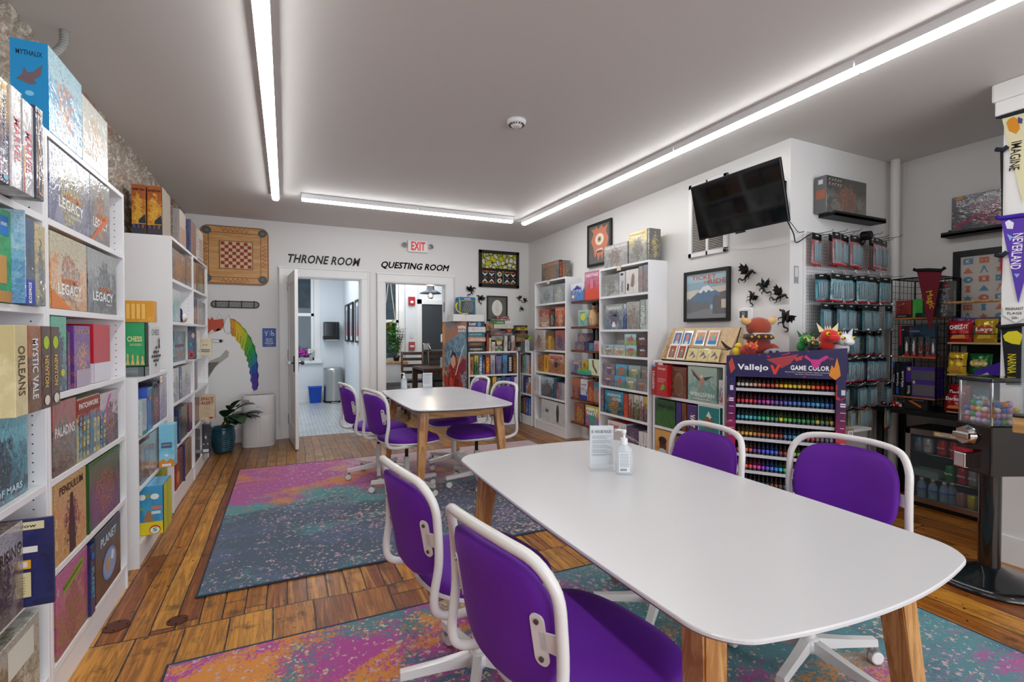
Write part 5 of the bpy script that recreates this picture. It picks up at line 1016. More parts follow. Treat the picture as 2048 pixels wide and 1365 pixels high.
# tall right bookcase
X = XR + .006; W_ = 'of the tall right bookcase'
row('R', XR, 2.021, 'on top of the tall right bookcase', .14, [(1208, 1254, .235, 'silvery sea battle game box', ['#8d9092', '#a8a8a6', '#b8b4b0', '#8a6f5c'], [tt('WAR OF THE RING', .88, '#dddcd8', .9, .1)], dict(out=-.01, wrap=1)), (1257, 1293, .30, 'grey mountain game box with yellow sky', ['#8a8a86', '#a6a6a0', '#d0b868', '#6c6a66'], [tt('~~~~~~~~~', .90, '#b89a60', .9, .08)], dict(out=0, wrap=1)), (1294, 1298, .30, 'dark grey spine with pale lettering, rightmost', ['#5c5c5c', '#7a7a78', '#6a6a68', '#c8b060'], [('t', 'R', '~~~~~~~~~', .5, .5, .8, .3, '#d8d0b8', -90, .02)], dict(wrap=1))])
row('R', X, 1.717, 'on the top shelf ' + W_, .15, [(1205, 1237, .225, 'silver game box with marble column', ['#a0a09e', '#c0c0be', '#8c8c88', '#6c7268'], [('t', 'F', 'TRAJAN', .12, .45, .7, .1, '#6c6c6c', 90, .01)], dict(wrap=1)), (1238, 1249, .235, 'white spine with vertical title', ['#c9c9cc', '#d6d6da', '#cfcfd2', '#c9c9cc'], [sp('TRAJAN', '#5a5a5c', .5, .5, .35), ('o', 'F', .5, .88, .3, .05, '#30343c')], dict(calm=1)), (1251, 1276, .24, 'white game box with sepia ink figures', ['#d9d6d0', '#e4e1dc', '#dedbd6', '#8a6f62'], [('p', 'F', [(.4, .3), (.5, .75), (.62, .85), (.72, .7), (.68, .3), (.55, .25)], '#9a7f72'), ('p', 'F', [(.1, .15), (.15, .45), (.28, .4), (.25, .12)], '#3a3432')], dict(calm=.9)), (1277, 1285, .255, 'grey and rose game spine', ['#8f8a8a', '#a89c9a', '#9c9492', '#b08074'], [], {}), (1286, 1295, .26, 'slate and orange game spine', ['#78818a', '#98a0a8', '#889098', '#b8784c'], [], {})])
row('R', X, 1.357, 'on the second shelf ' + W_, .15, [(1210, 1246, .265, 'panda game box with white brush title', ['#5c6a7c', '#8a98a8', '#9aa3a0', '#6a5470'], [tt('TAKENOKO', .85, '#f0f0ea', .85, .13), ('o', 'F', .5, .16, .11, .08, '#f0f0ee'), ('o', 'F', .5, .25, .07, .05, '#e8e8e6'), ('p', 'F', [(.4, .55), (.6, .62), (.7, .55), (.6, .5)], '#1c1c22')], {}), (1247, 1252, .26, 'royal blue game spine', ['#1c3f80', '#2a4f94', '#c8d0d8', '#1c3f80'], [], {}), (1253, 1279, .275, 'misty grey mountain game box', ['#7a7c78', '#9a9c96', '#b0b0a8', '#a88a74'], [tt('~~~~~~~~~', .9, '#d0d0c8', .8, .09)], {}), (1280, 1290, .285, 'mint and white game spine', ['#8a9a92', '#c8d4cc', '#a0b0a8', '#a06a6a'], [sp('STUFFED', '#eef4f0', .6, .5)], {}), (1291, 1296, .285, 'pale mint game spine', ['#b8c8c0', '#d4e0d8', '#c4d4cc', '#98a8a0'], [], {})])
EP = [('pale temple', ['#a8a498', '#c8c4b8', '#b0c8cc', '#8a7458'], '#f0f0ec'), ('sandy ruins', ['#b0a890', '#d0c8b0', '#a8c8d8', '#b88a54'], '#f4ece0'), ('meadow green', ['#7aa84a', '#9ac064', '#a8d4dc', '#c05a7a'], '#c8405c'), ('maroon cave', ['#4a1f24', '#6c3034', '#3a1c20', '#8a6050'], '#e8e8f0')]
row('R', X, 1.081, 'small box, lower row, third shelf ' + W_, .11, [(1205 + 23 * k, 1227 + 23 * k, .112, n_, c, [tt('epic' if k in (0, 3) else 'TINY EPIC', .6, tc, .7, .22, .5, 0, .03)], {}) for k, (n_, c, tc) in enumerate(EP)])
row('R', X, 1.081 + .113, 'small box, upper row, third shelf ' + W_, .11, [(1249, 1272, .112, EP[2][0], EP[2][1], [tt('TINY EPIC', .6, '#c8405c', .7, .22, .5, 0, .03)], {}), (1273, 1295, .112, EP[3][0], EP[3][1], [tt('epic', .6, '#e8e8f0', .7, .25, .5, 0, .03)], {})])
E2 = [('mosaic violet', ['#6c5c74', '#98909c', '#8a7a80', '#7a4444'], '#d8d4d8'), ('blue-sky battle', ['#5c8a9a', '#4a8a50', '#58aad8', '#d05a30'], '#e06a34'), ('jungle silver', ['#7c8c88', '#5c8a5c', '#a0b0b0', '#c8b83a'], '#e8e8d8'), ('cavern grey', ['#6a6c70', '#8c8e90', '#7c7e80', '#a8683c'], '#e09a50')]
row('R', X, .746, 'small box, lower row, fourth shelf ' + W_, .12, [(1206 + 22.5 * k, 1228 + 22.5 * k, .125, n_, c, [tt('epic', .6, tc, .6, .25, .5, 0, .03)], {}) for k, (n_, c, tc) in enumerate(E2)])
row('R', X, .746 + .126, 'small box, upper row, fourth shelf ' + W_, .11, [(u0, u1, .12, n_, c, [tt('epic', .6, tc, .6, .25, .5, 0, .03)], {}) for (u0, u1), (n_, c, tc) in zip(((1209, 1230), (1231.5, 1255), (1257, 1281), (1283, 1295.5)), E2)])
row('R', X, .452, 'on the fifth shelf ' + W_, .17, [(1202, 1208, .25, 'plum and teal game spine', ['#5c3a5a', '#2f7f90', '#6c4a6a', '#b0a0a8'], [], {}), (1210, 1247, .25, 'deep-sea game box with turquoise water', ['#16323c', '#1f7f98', '#2c8fa8', '#c8963c'], [tt('UNDERWATER', .82, '#dce8ee', .75, .12), tt('CITIES', .66, '#dce8ee', .45, .12, .66)], {}), (1248, 1256, .24, 'scarlet game spine', ['#c8401c', '#d85a28', '#b8381c', '#8a2414'], [], dict(calm=.5)), (1257.5, 1267, .25, 'brown monster game spine', ['#5c4434', '#7a5c48', '#b0a090', '#8a3c34'], [], {}), (1268, 1278, .25, 'olive and white game spine', ['#4a4c34', '#6a6c4a', '#c8c8bc', '#8a7a44'], [], {}), (1279, 1287, .25, 'grey and red game spine', ['#5c5452', '#7c7472', '#d0ccc8', '#a03c34'], [], {}), (1288, 1295, .25, 'plum and gold game spine', ['#4a2c4a', '#6a4468', '#c8a83c', '#8a7a40'], [], {})])
row('R', X, .132, 'on the bottom shelf ' + W_, .18, [(1216, 1253, .25, 'white game box with bold red title', ['#cfcdd0', '#dddbde', '#d6d4d7', '#c8c6ca'], [tt('SMAK', .78, '#c8202c', .55, .16, .36, 0, .04), ('o', 'F', .78, .80, .02, .02, '#3a3a40'), ('o', 'F', .9, .80, .02, .02, '#3a3a40'), ('r', 'T', 0, 0, 1, 1, '#b01f2a')], dict(calm=1)), (1254, 1277, .235, 'dark purple box with white letters', ['#352440', '#44304f', '#5c4468', '#8a7490'], [tt('VENDETTA', .5, '#e8e0ec', .85, .14, .5, -10)], {}), (1278, 1287, .215, 'white game box with dark ink mark', ['#d4d2d0', '#e0dedc', '#d8d6d4', '#cccac8'], [('o', 'F', .5, .3, .2, .08, '#2a2a2a')], dict(calm=1)), (1288, 1295.5, .215, 'white game box with brown spot', ['#d0cecc', '#dcdad8', '#d4d2d0', '#cccac8'], [('o', 'F', .6, .3, .25, .12, '#7a4a34')], dict(calm=1))])
# low right bookcase
X = XR + .024; W_ = 'of the low right bookcase'
row('R', X, .737, 'on the top shelf ' + W_, .17, [(1303, 1312, .28, 'red spine with blue cap', ['#a01c20', '#b0242a', '#a01c20', '#5c1014'], [sp('Unstable', '#e8d8d0', .6, .5), ('r', 'F', 0, .95, 1, 1, '#4a9ad0')], dict(out=.05, calm=.6, d=.2)), (1312.5, 1335, .285, 'bright red game box with green dragon', ['#b8161c', '#c81c24', '#b8161c', '#c81c24'], [tt('Ubongo', .88, '#f0d8c8', .7, .1), ('p', 'F', [(.35, .2), (.5, .36), (.7, .4), (.8, .28), (.6, .2)], '#6ab03a'), ('r', 'F', .15, .55, .85, .57, '#e09a90'), ('r', 'F', .15, .50, .85, .52, '#e09a90'), ('r', 'F', .15, .45, .7, .47, '#e09a90')], dict(out=.05, calm=.9, d=.2)), (1338, 1373, .275, 'brown leather-look game box with arch engraving', ['#6a3c2c', '#8a5c44', '#7a4a38', '#a07c5c'], [('o', 'F', .5, .45, .33, .38, '#8c6c50'), ('o', 'F', .5, .42, .24, .30, '#7a5a42'), tt('~~~~~~~~~~', .90, '#b08c6a', .7, .07)], dict(edge='#7a2a28')), (1376, 1434, .295, 'pale green game box with long-winged bird', ['#7fa8a0', '#a8c4b4', '#a9c0b0', '#6a9aa8'], [('p', 'F', [(.45, .22), (.42, .55), (.10, .93), (.22, .90), (.46, .66), (.5, .72), (.56, .70), (.90, .76), (.6, .62), (.5, .5)], '#c89080'), ('p', 'F', [(.12, .92), (.44, .62), (.42, .58), (.2, .75)], '#3a4a50'), ('p', 'F', [(.56, .69), (.88, .76), (.62, .60)], '#44565c'), ('o', 'F', .50, .72, .05, .05, '#e8e0d8'), tt('WINGSPAN', .20, '#f4f4f2', .86, .12, .5, 0, .02), ('r', 'F', .2, .06, .8, .08, '#dfe8ea')], dict(calm=1, wrap=.9)), (1438, 1446, .20, 'white and orange slim game spine', ['#dcd8d4', '#c86a3c', '#e4e0dc', '#6a4a7a'], [], {})])
row('R', X, .447, 'on the middle shelf ' + W_, .17, [(1311, 1351, .25, 'dark green game box with gothic title', ['#1f5a1c', '#2c7424', '#1a4a1a', '#2c7424'], [tt('Villainous', .78, '#0d1a0c', .8, .15)], dict(calm=.4, wrap=.8)), (1353, 1363, .25, 'violet game spine', ['#3a2c7a', '#4a3a94', '#3f3080', '#3a2c7a'], [], dict(calm=.7)), (1364, 1373, .25, 'copper brown game spine', ['#6a3c1c', '#8a5228', '#7a4620', '#5a3018'], [], dict(calm=.6)), (1375, 1395, .245, 'purple game spine with white title', ['#3f2c6a', '#5c4488', '#4a3678', '#8a6a54'], [('t', 'F', 'VAST', .55, .45, .45, .5, '#ffffff', -90, .03)], dict(calm=.2)), (1397, 1441, .27, 'teal white-bordered game box with island', ['#1f8a88', '#2a9a96', '#1f8a88', '#2a9a96'], [('r', 'F', 0, 0, .03, 1, '#e8f0f0'), ('r', 'F', .97, 0, 1, 1, '#e8f0f0'), ('r', 'F', 0, .97, 1, 1, '#e8f0f0'), ('r', 'F', 0, 0, 1, .03, '#e8f0f0'), ('p', 'F', [(.22, .45), (.4, .70), (.5, .82), (.62, .68), (.8, .45), (.6, .28), (.35, .28)], '#8a6a4c'), ('p', 'F', [(.38, .66), (.5, .84), (.64, .66), (.55, .6), (.48, .66)], '#e8eef0'), tt('WAYFINDERS', .46, '#f8f8f4', .82, .10, .5, -4, .03)], dict(calm=1))])
row('R', X, .132, 'on the bottom shelf ' + W_, .2, [(1311, 1342, .28, 'orange game box with bearded cartoon portrait', ['#c8883c', '#d89a4c', '#d8a458', '#5a3424'], [('o', 'F', .52, .48, .22, .24, '#5a3424'), ('o', 'F', .50, .66, .26, .13, '#33211c'), ('o', 'F', .5, .25, .28, .15, '#b8c8cc')], dict(calm=.8)), (1343.5, 1362, .26, 'brown village game box', ['#7a5434', '#a07a4c', '#8a6440', '#c8b088'], [], {}), (1363, 1400, .25, 'olive tavern game box', ['#5c5a34', '#7c7a4c', '#6c6a40', '#a89868'], [], {}), (1401, 1440, .26, 'slate wizard game box', ['#3c4654', '#5c6878', '#4c5868', '#a8b0b8'], [], {})])
# ---- low back bookcase (faces the camera), row by row
Yb = 6.354; W_ = 'of the low back bookcase'
S1 = [(939.5, 947, 'tan honeycomb', ['#c08a4c', '#d09a5c', '#b88044', '#3c2c24'], 'HIVE', '#2c1c14'), (948.5, 957, 'forest green', ['#1f5030', '#2f6a40', '#c8b030', '#14301c'], '', ''), (958, 965, 'blue and white', ['#2f6aa0', '#c8d4dc', '#3c78b0', '#e0e4e8'], '~~~~~', '#f4f4f4'), (965.5, 970, 'black dotted', ['#18181c', '#28282c', '#18181c', '#c8c8c8'], '', ''), (971, 980, 'brick red', ['#a82c1c', '#b8381f', '#a82c1c', '#d8a030'], 'CATAN', '#f0c040'), (981, 990, 'silver patterned', ['#a8a8b0', '#7c7088', '#c4c4c8', '#5c5c68'], '', ''), (991.5, 1004, 'violet castle', ['#5c5478', '#3c3c54', '#7c74a0', '#98a0a8'], '', ''), (1005.5, 1015, 'sky blue pirate', ['#2f7ab0', '#48382c', '#4a9ad0', '#8a6444'], '', ''), (1016, 1025, 'black with white circles', ['#141418', '#1c1c20', '#141418', '#1c1c20'], 'oooooo', '#f4f4f0'), (1026, 1034.5, 'brown and orange', ['#5c3420', '#8a5428', '#7a4824', '#c88a40'], '', '')]
row('B', Yb, .737, 'game spine on the top shelf ' + W_, .2, [(a, b, .27 if i % 3 else .255, n_, c, [sp(t_, tc, .75, .6)] if t_ else [], {}) for i, (a, b, n_, c, t_, tc) in enumerate(S1)])
S2 = [(940, 947.5, 'black and white', ['#1c1c1e', '#c8c8c8', '#2c2c2e', '#e0e0e0']), (948, 958, 'charcoal framed', ['#242426', '#3c3c40', '#d8d8d8', '#242426']), (959, 966, 'rust and cream', ['#8a4a30', '#c8b8a0', '#a06040', '#5c3424']), (967, 975, 'dark olive', ['#3c4028', '#5c6038', '#4c5030', '#a8a060']), (976, 984, 'black forest', ['#1c2420', '#303c34', '#28302c', '#8a8a50']), (985, 993, 'yellow and orange', ['#d09a30', '#c06a28', '#e0b040', '#5c3c24']), (994, 1002, 'steel blue', ['#4a6a88', '#6a8aa8', '#5a7a98', '#c8c8c8']), (1003, 1011, 'dark teal', ['#1f4a50', '#2f6a70', '#28585e', '#c8a040']), (1012, 1021, 'blue and magenta', ['#3c4a98', '#a03c7a', '#4c5ab0', '#d8c8d8']), (1022, 1028.5, 'deep violet', ['#4a3498', '#5c44b0', '#4a3498', '#8a3a6a']), (1029, 1034.5, 'white and pink', ['#dcd8dc', '#c87a9a', '#e8e4e8', '#8a8a98'])]
row('B', Yb, .447, 'game spine on the middle shelf ' + W_, .2, [(a, b, .25 if i % 2 else .235, n_, c, [], {}) for i, (a, b, n_, c) in enumerate(S2)])
S3 = [(941, 952, 'navy space', ['#1c2c54', '#2c4474', '#24386a', '#8ab0d0']), (953, 963, 'black dotted white', ['#18181a', '#d0d0d0', '#28282a', '#e0e0e0']), (964, 974, 'white floral', ['#d0ccc8', '#8a6a6a', '#dcd8d4', '#5c7a5c']), (975, 985, 'brown leather', ['#5c4030', '#7a5840', '#6a4c38', '#b89870']), (986, 996, 'blue-black', ['#1c2434', '#2c3a50', '#242e40', '#7a90a8']), (997, 1006, 'patterned navy', ['#24305c', '#3c4c80', '#2c3a6c', '#b0b8c8']), (1007, 1014, 'silver and black', ['#8a8a8c', '#303034', '#a0a0a4', '#d0d0d4']), (1015, 1025, 'teal green', ['#14585c', '#1c6c70', '#186064', '#14585c'])]
row('B', Yb, .132, 'game spine on the bottom shelf ' + W_, .2, [(a, b, .24 + .02 * (i == 7), n_, c, [sp('DISCOVER', '#f0f4f0', .75, .6)] if i == 7 else [], {}) for i, (a, b, n_, c) in enumerate(S3)])
X = XR + .006; W_ = 'of the narrow corner bookcase'
for z, vt, nm, L_ in ((.737, .27, 'top', [('copper', ['#8a5a3c', '#a87a54', '#98684a', '#5c3c28']), ('mint', ['#6aa08a', '#a8c8b8', '#8ab8a4', '#3c6a5a']), ('pale blue', ['#8aa8c0', '#b8ccd8', '#a0bccc', '#5c7a98']), ('cream', ['#d0c8b0', '#e0d8c4', '#d8d0bc', '#a89878']), ('sunset violet', ['#5c3c98', '#c86a3c', '#7c5cb0', '#e0a030'])]), (.447, .26, 'middle', [('white', ['#d8dcda', '#a8c0b8', '#e0e4e2', '#8aa098']), ('purple', ['#4a2c7a', '#5c3c94', '#54348a', '#3a2064']), ('navy', ['#1c2c50', '#c8ccd0', '#28386a', '#e0e0e0']), ('flame orange', ['#c86a20', '#d8902c', '#d0d0c8', '#8a3414'])]), (.132, .26, 'bottom', [('black and green', ['#1c2420', '#3c6a3c', '#28302c', '#a8b060']), ('rust', ['#8a4a28', '#b06a38', '#9a5830', '#d8a060']), ('cobalt', ['#1c4aa0', '#2c60b8', '#2454ac', '#c8d0e0']), ('royal blue', ['#2458b0', '#3a70c8', '#2c64bc', '#e0c040'])])):
 n = len(L_); row('R', X, z, 'game spine on the ' + nm + ' shelf ' + W_, .19, [(1041 + (21.0 / n) * k, 1041 + (21.0 / n) * (k + 1) - .4, vt - .015 * (k % 2), n_, c, [], {}) for k, (n_, c) in enumerate(L_)])
# ---- the pile on top of the low back bookcase
def pile(u0, u1, v0, v1, label, cols, dec=None, y=6.36, d=.20, **kw):
 a = hy(u0, 668, y); b = hy(u1, 668, y); z0 = 1.0612 if v0 == 706 else hy((u0 + u1) / 2, v0, y).z; z1 = hy((u0 + u1) / 2, v1, y).z
 return gbox(label, ((a.x + b.x) / 2, y + d / 2, z0), 0, b.x - a.x, d, z1 - z0 - .001, cols, dec, **kw)
zt = 1.061
LV = [('black box with white title, bottom of the left-hand game pile', ['#1a1a1c', '#242426', '#1a1a1c', '#c8a878'], '~~~~~~~~~~~', '#f0ece4', .066), ('black box with bronze lettering, second from bottom of the left-hand pile', ['#1c1a18', '#2a2622', '#1c1a18', '#8a5c38'], '~~~~~~~~', '#c88a58', .074), ('salmon-pink box in the left-hand game pile', ['#d8a890', '#e0c0a8', '#d0806c', '#7a4a3c'], '~~~~~~~', '#f4e4d8', .064), ('teal box in the left-hand game pile', ['#1f6a78', '#2c8090', '#1c5a66', '#1f6a78'], '~~~~~~~~', '#a8d4dc', .066), ('white box in the left-hand game pile', ['#dcd8d8', '#e6e4e4', '#dcd8d8', '#c8a0a8'], '11', '#a83c58', .074), ('navy box with blue globe, top of the left-hand game pile', ['#1a2034', '#222a42', '#1a2034', '#222a42'], 'PLANET', '#eef4f8', .072)]
for i, (lb, c, t_, tc, h) in enumerate(LV):
 a = hy(934 + (i % 3), 668, 6.33).x; b = hy(971.5 - (i % 2) * 1.2, 668, 6.33).x
 dec = [('t', 'F', t_, .3 if t_ in ('PLANET', '11') else .5, .5, .4 if t_ == 'PLANET' else (.08 if t_ == '11' else .7), .6, tc, 0, .02)] + ([('o', 'F', .68, .5, .11, .42, '#4a9ac8')] if t_ == 'PLANET' else [])
 gbox(lb, ((a + b) / 2, 6.33 + .14, zt), .02 * (-1) ** i, b - a, .26, h, c, dec, calm=.6); zt += h + .0005
HB = [(973, 977.5, 706, 667, 'rust red spine standing beside the left-hand pile', ['#7a2c20', '#8a3828', '#7a2c20', '#a85c40']), (978, 982.5, 706, 676, 'cream spine standing in the game pile', ['#d0c090', '#d8cca4', '#d0c090', '#a89060']),
      (984, 990.5, 706, 684, 'white spine with small pictures in the game pile', ['#d4cec8', '#b8a8a0', '#dcd6d0', '#7a4a3c']), (991.5, 1004, 706, 698.5, 'bright green box at the bottom of the middle pile', ['#3f8a34', '#58a044', '#3f8a34', '#d0d8c0']),
      (991.5, 1004.5, 698.3, 692.5, 'grey and pink box on the bright green one', ['#8a8a88', '#b8a8ac', '#a0a09c', '#5c4a4a']), (991.5, 1004.5, 692.3, 681, 'black box with cream panel in the middle pile', ['#1c1c1a', '#2c2c28', '#7a9a30', '#e0c890']),
      (1009, 1015, 706, 672, 'white spine with black symbols in the game pile', ['#cfcac6', '#dedad6', '#cfcac6', '#44403c']), (1016.5, 1021, 706, 679, 'black spine with pale lettering in the game pile', ['#1f2326', '#2c3236', '#1f2326', '#b8c0c0']), (1023, 1029.5, 706, 671, 'patterned white and red spine at the right of the pile', ['#c8c0bc', '#a83c34', '#d4ccc8', '#7a5c4c']),
      (983, 1006.5, 680.7, 672.5, 'silver-grey box bridging the middle pile', ['#8a8884', '#a8a6a0', '#98968f', '#5c5a56']), (981.5, 1011, 671.5, 662, 'dark box with pink writing across the pile', ['#3a302c', '#8c7c74', '#6a544c', '#c88a9a']), (1012, 1030.5, 666, 658, 'black box with orange title on the pile', ['#18181a', '#222224', '#18181a', '#222224']),
      (972.5, 986.5, 661.5, 647.5, 'brown cartoon animal box at the left of the upper pile', ['#8a5c3c', '#c8a074', '#a8744c', '#3c2c24']), (988, 1027, 657.5, 649, 'cream box with small bird in the upper pile', ['#c8c8b8', '#d8d8ca', '#d0d0c2', '#c8c8b8']), (988, 1009, 648.5, 642, 'green box with white title on the upper pile', ['#2f8a30', '#48a044', '#2f8a30', '#48a044']), (1010, 1023, 648.5, 642, 'white box beside the green one on the upper pile', ['#dcdcdc', '#e4e4e4', '#dcdcdc', '#dcdcdc']), (992, 1020, 641.5, 637.5, 'flat maroon and white box near the very top', ['#6a2c34', '#c8c0bc', '#8a4048', '#d8d0cc']), (1001, 1018, 637, 632.5, 'small dark red box at the very top of the pile', ['#7a2028', '#a05c54', '#8a2c30', '#d0c8c0'])]
zs = {}
for u0, u1, v0, v1, lb, c in HB:
 dec = []
 if 'orange title' in lb: dec = [('r', 'F', .15, .12, .6, .88, '#b8401c'), ('t', 'F', '~~~~', .38, .5, .4, .6, '#f0a040', 0, .02)]
 if 'small bird' in lb: dec = [('p', 'F', [(.5, .7), (.62, .45), (.72, .3), (.6, .55)], '#3a3a1c')]
 if 'green box with white' in lb: dec = [('t', 'F', '~~~~~~~', .6, .5, .6, .6, '#f0f4ec', 0, .02)]
 if 'cream panel' in lb: dec = [('r', 'F', .15, .3, .9, .8, '#e0b88a')]
 pile(u0, u1, v0, v1, lb, c, dec)
# corner pile
CP = [(1035, 1042, 706, 694, 'grey speckled box low in the corner pile', ['#5c5a54', '#a8a49a', '#7c7a72', '#c8c4b8']), (1042.5, 1049.5, 706, 684, 'charcoal box standing in the corner pile', ['#4a4c50', '#6a6c70', '#5a5c60', '#3a3c40']), (1035, 1049.5, 683.5, 676, 'tan and red box in the corner pile', ['#8a6a44', '#a88a5c', '#98784c', '#a84030']), (1050.5, 1059, 706, 680, 'white list-covered box in the corner pile', ['#d0d4d8', '#e0e4e8', '#d8dce0', '#98a0a8']), (1035, 1056, 675.5, 669, 'brown and green box in the corner pile', ['#5c4c34', '#7c6c44', '#6c5c3c', '#4a7a3c']), (1036, 1056, 668.5, 661, 'black box with coloured dice in the corner pile', ['#1a1a1e', '#2a2a2e', '#1a1a1e', '#c84a3c']), (1057, 1063, 679.5, 671, 'fluorescent yellow box in the corner pile', ['#d0d828', '#e0e440', '#58b04c', '#d0d828']), (1036, 1055, 660.5, 651, 'yellow and black box at the top of the corner pile', ['#b8a828', '#c8ba30', '#2a2a24', '#2a2a24'])]
for u0, u1, v0, v1, lb, c in CP: pile(u0, u1, v0, v1, lb, c, None, 6.30, .18)
# ================================================================ ON THE BACK WALL
def wallframe(x0, x1, z0, z1):   # local helpers for flat things on the back wall: u right, v up, facing the camera
 return Vector((x0, BY, z0)), x1 - x0, z1 - z0
def flat(mb, o, W, H, els, off=.001, step=.0006):
 """decals on a plane facing -Y at origin o"""
 u, v = Vector((1, 0, 0)), Vector((0, 0, 1)); deco(mb, o, u, v, W, H, els, off, step)
def deco(mb, o, u, v, W, H, els, off=.001, step=.0006):
 n = u.cross(v)
 n = Vector(n).normalized()
 for i, e in enumerate(els):
  q = o + n * (off + step * i); k = e[0]; P = lambda a, b: q + u * (a * W) + v * (b * H)
  mt = M(e[-1], .5) if isinstance(e[-1], str) else e[-1]
  if k == 'r': mb.poly([P(e[1], e[2]), P(e[3], e[2]), P(e[3], e[4]), P(e[1], e[4])], mt)
  elif k == 'o': mb.poly([P(e[1] + e[3] * math.cos(t * PI / 14), e[2] + e[4] * math.sin(t * PI / 14)) for t in range(28)], mt)
  elif k == 'p': mb.poly([P(a, b) for a, b in e[1]], mt)
  elif k == 'g':   # ring
   for t in range(28):
    a0, a1 = t * PI / 14, (t + 1) * PI / 14
    mb.poly([P(e[1] + e[3] * r * math.cos(a), e[2] + e[4] * r * math.sin(a)) for r, a in ((1, a0), (1, a1), (e[5], a1), (e[5], a0))][::-1], mt)
  elif k == 'l':   # polyline with width
   pts = e[1]
   for (ax, ay), (bx, by) in zip(pts[:-1], pts[1:]):
    A = Vector((ax * W, ay * H)); B = Vector((bx * W, by * H)); d = (B - A)
    if d.length < 1e-6: continue
    d.normalize(); s_ = Vector((-d.y, d.x)) * (e[2] / 2); A -= d * e[2] * .3; B += d * e[2] * .3
    mb.poly([q + u * p.x + v * p.y for p in (A - s_, B - s_, B + s_, A + s_)], mt)
  elif k == 't': mb.text(e[1], mt, P(e[2], e[3]), u, v, e[4] * W, e[5] * H, e[6] if len(e) > 7 else .01, 0)
def rounded(W, H, r, n=6):
 P = []
 for cx, cy, a in ((W - r, r, -PI / 2), (W - r, H - r, 0), (r, H - r, PI / 2), (r, r, PI)):
  for i in range(n + 1): t = a + PI / 2 * i / n; P.append((cx + r * math.cos(t), cy + r * math.sin(t)))
 return P
UX, UZ = Vector((1, 0, 0)), Vector((0, 0, 1))
# carrom board
o = Vector((-.895, BY - .002, 1.90)); W, H = .715, .69
r = empty('carrom_board', (-.54, BY, 1.90)); tag(r, 'square wooden carrom board with red and cream checkerboard hung on back wall', 'game board'); L0 = Vector(r.location)
mb = MB(); mb.prism(rounded(W, H, .085), .022, M('#9a5f30', .45), (o - L0 + Vector((0, -.022, 0)), UX, UZ)); mb.build('rim', r)
mb = MB(); mb.prism(rounded(W - .03, H - .03, .075), .004, wood_mat('#c48c4c', '#d6a468', .4, .8, 0), (o - L0 + Vector((.015, -.0235, .015)), UX, UZ))
els = [('l', [(.12, .16), (.12, .84)], .004, '#3a1c14'), ('l', [(.88, .16), (.88, .84)], .004, '#3a1c14'), ('l', [(.16, .12), (.84, .12)], .004, '#3a1c14'), ('l', [(.16, .88), (.84, .88)], .004, '#3a1c14')]
for cx, cy in ((.095, .095), (.905, .095), (.095, .905), (.905, .905)): els += [('o', cx, cy, .065, .065, '#3f4a48'), ('o', cx, cy, .018, .018, '#15181a')] + [('l', [(cx, cy), (cx + .06 * math.cos(t), cy + .06 * math.sin(t))], .0015, '#aab0ac') for t in [PI * q / 6 for q in range(12)]]
for k in range(6):
 t = .33 + .068 * k
 for sg, base in ((0, .10), (1, .90)):
  d = -.0 if sg else 0; y1 = base + (.085 if not sg else -.085) * -1
  els += [('l', [(t, base), (t - .03, base + (.07 if sg == 0 else -.07) * -.9)], .004, '#8a2a1c'), ('l', [(t, base), (t + .03, base + (.07 if sg == 0 else -.07) * -.9)], .004, '#8a2a1c'), ('l', [(base, t), (base + (.07 if sg == 0 else -.07) * -.9, t - .03)], .004, '#8a2a1c'), ('l', [(base, t), (base + (.07 if sg == 0 else -.07) * -.9, t + .03)], .004, '#8a2a1c')]
els += [('r', .27, .26, .76, .75, '#7a5a34'), ('r', .282, .272, .748, .738, '#d8b078'), ('r', .292, .282, .738, .728, '#d9bb8c')]
els += [('r', .292 + .05575 * i, .282 + .05575 * j, .292 + .05575 * (i + 1), .282 + .05575 * (j + 1), '#9a2f2a') for i in range(8) for j in range(8) if (i + j) % 2]
els = [(e if e[0] != 'x' else e) for e in els]
flat(mb, o - L0 + Vector((0, -.0275, 0)), W, H, els, .0005, .000012); mb.build('playing_face', r)
# hook rail
r = empty('hook_rail', (-.54, BY, 1.66)); tag(r, 'dark grey oval metal hook rail below the wooden board', 'hook rail')
mb = MB(); mb.prism(rounded(.51, .085, .042), .008, M('#3d3d3c', .55, .5), ((-.255, -.010, -.042), UX, UZ)); 
mb.prism(rounded(.48, .058, .028), .002, M('#8e8e8a', .6, .3), ((-.24, -.0105, -.029), UX, UZ)); 
for k in range(40): mb.cyl((-.22 + .0113 * k, -.012, .012 * math.sin(k * 1.9)), (-.22 + .0113 * k, -.0155, .012 * math.sin(k * 1.9)), .005, M('#5a5a57', .5, .5), n=6)
mb.build('plate', r)
for k in range(4):
 mb = MB(); x = -.20 + .133 * k; mb.tube(smooth_path([(x, -.012, .02), (x, -.035, .005), (x, -.045, -.02), (x, -.03, -.03), (x, -.022, -.015)], 4), .004, M('#2a2a2a', .4, .7), 6); mb.tube([(x, -.012, .02), (x, -.03, .045)], .004, M('#2a2a2a', .4, .7), 6); mb.build('hook', r)
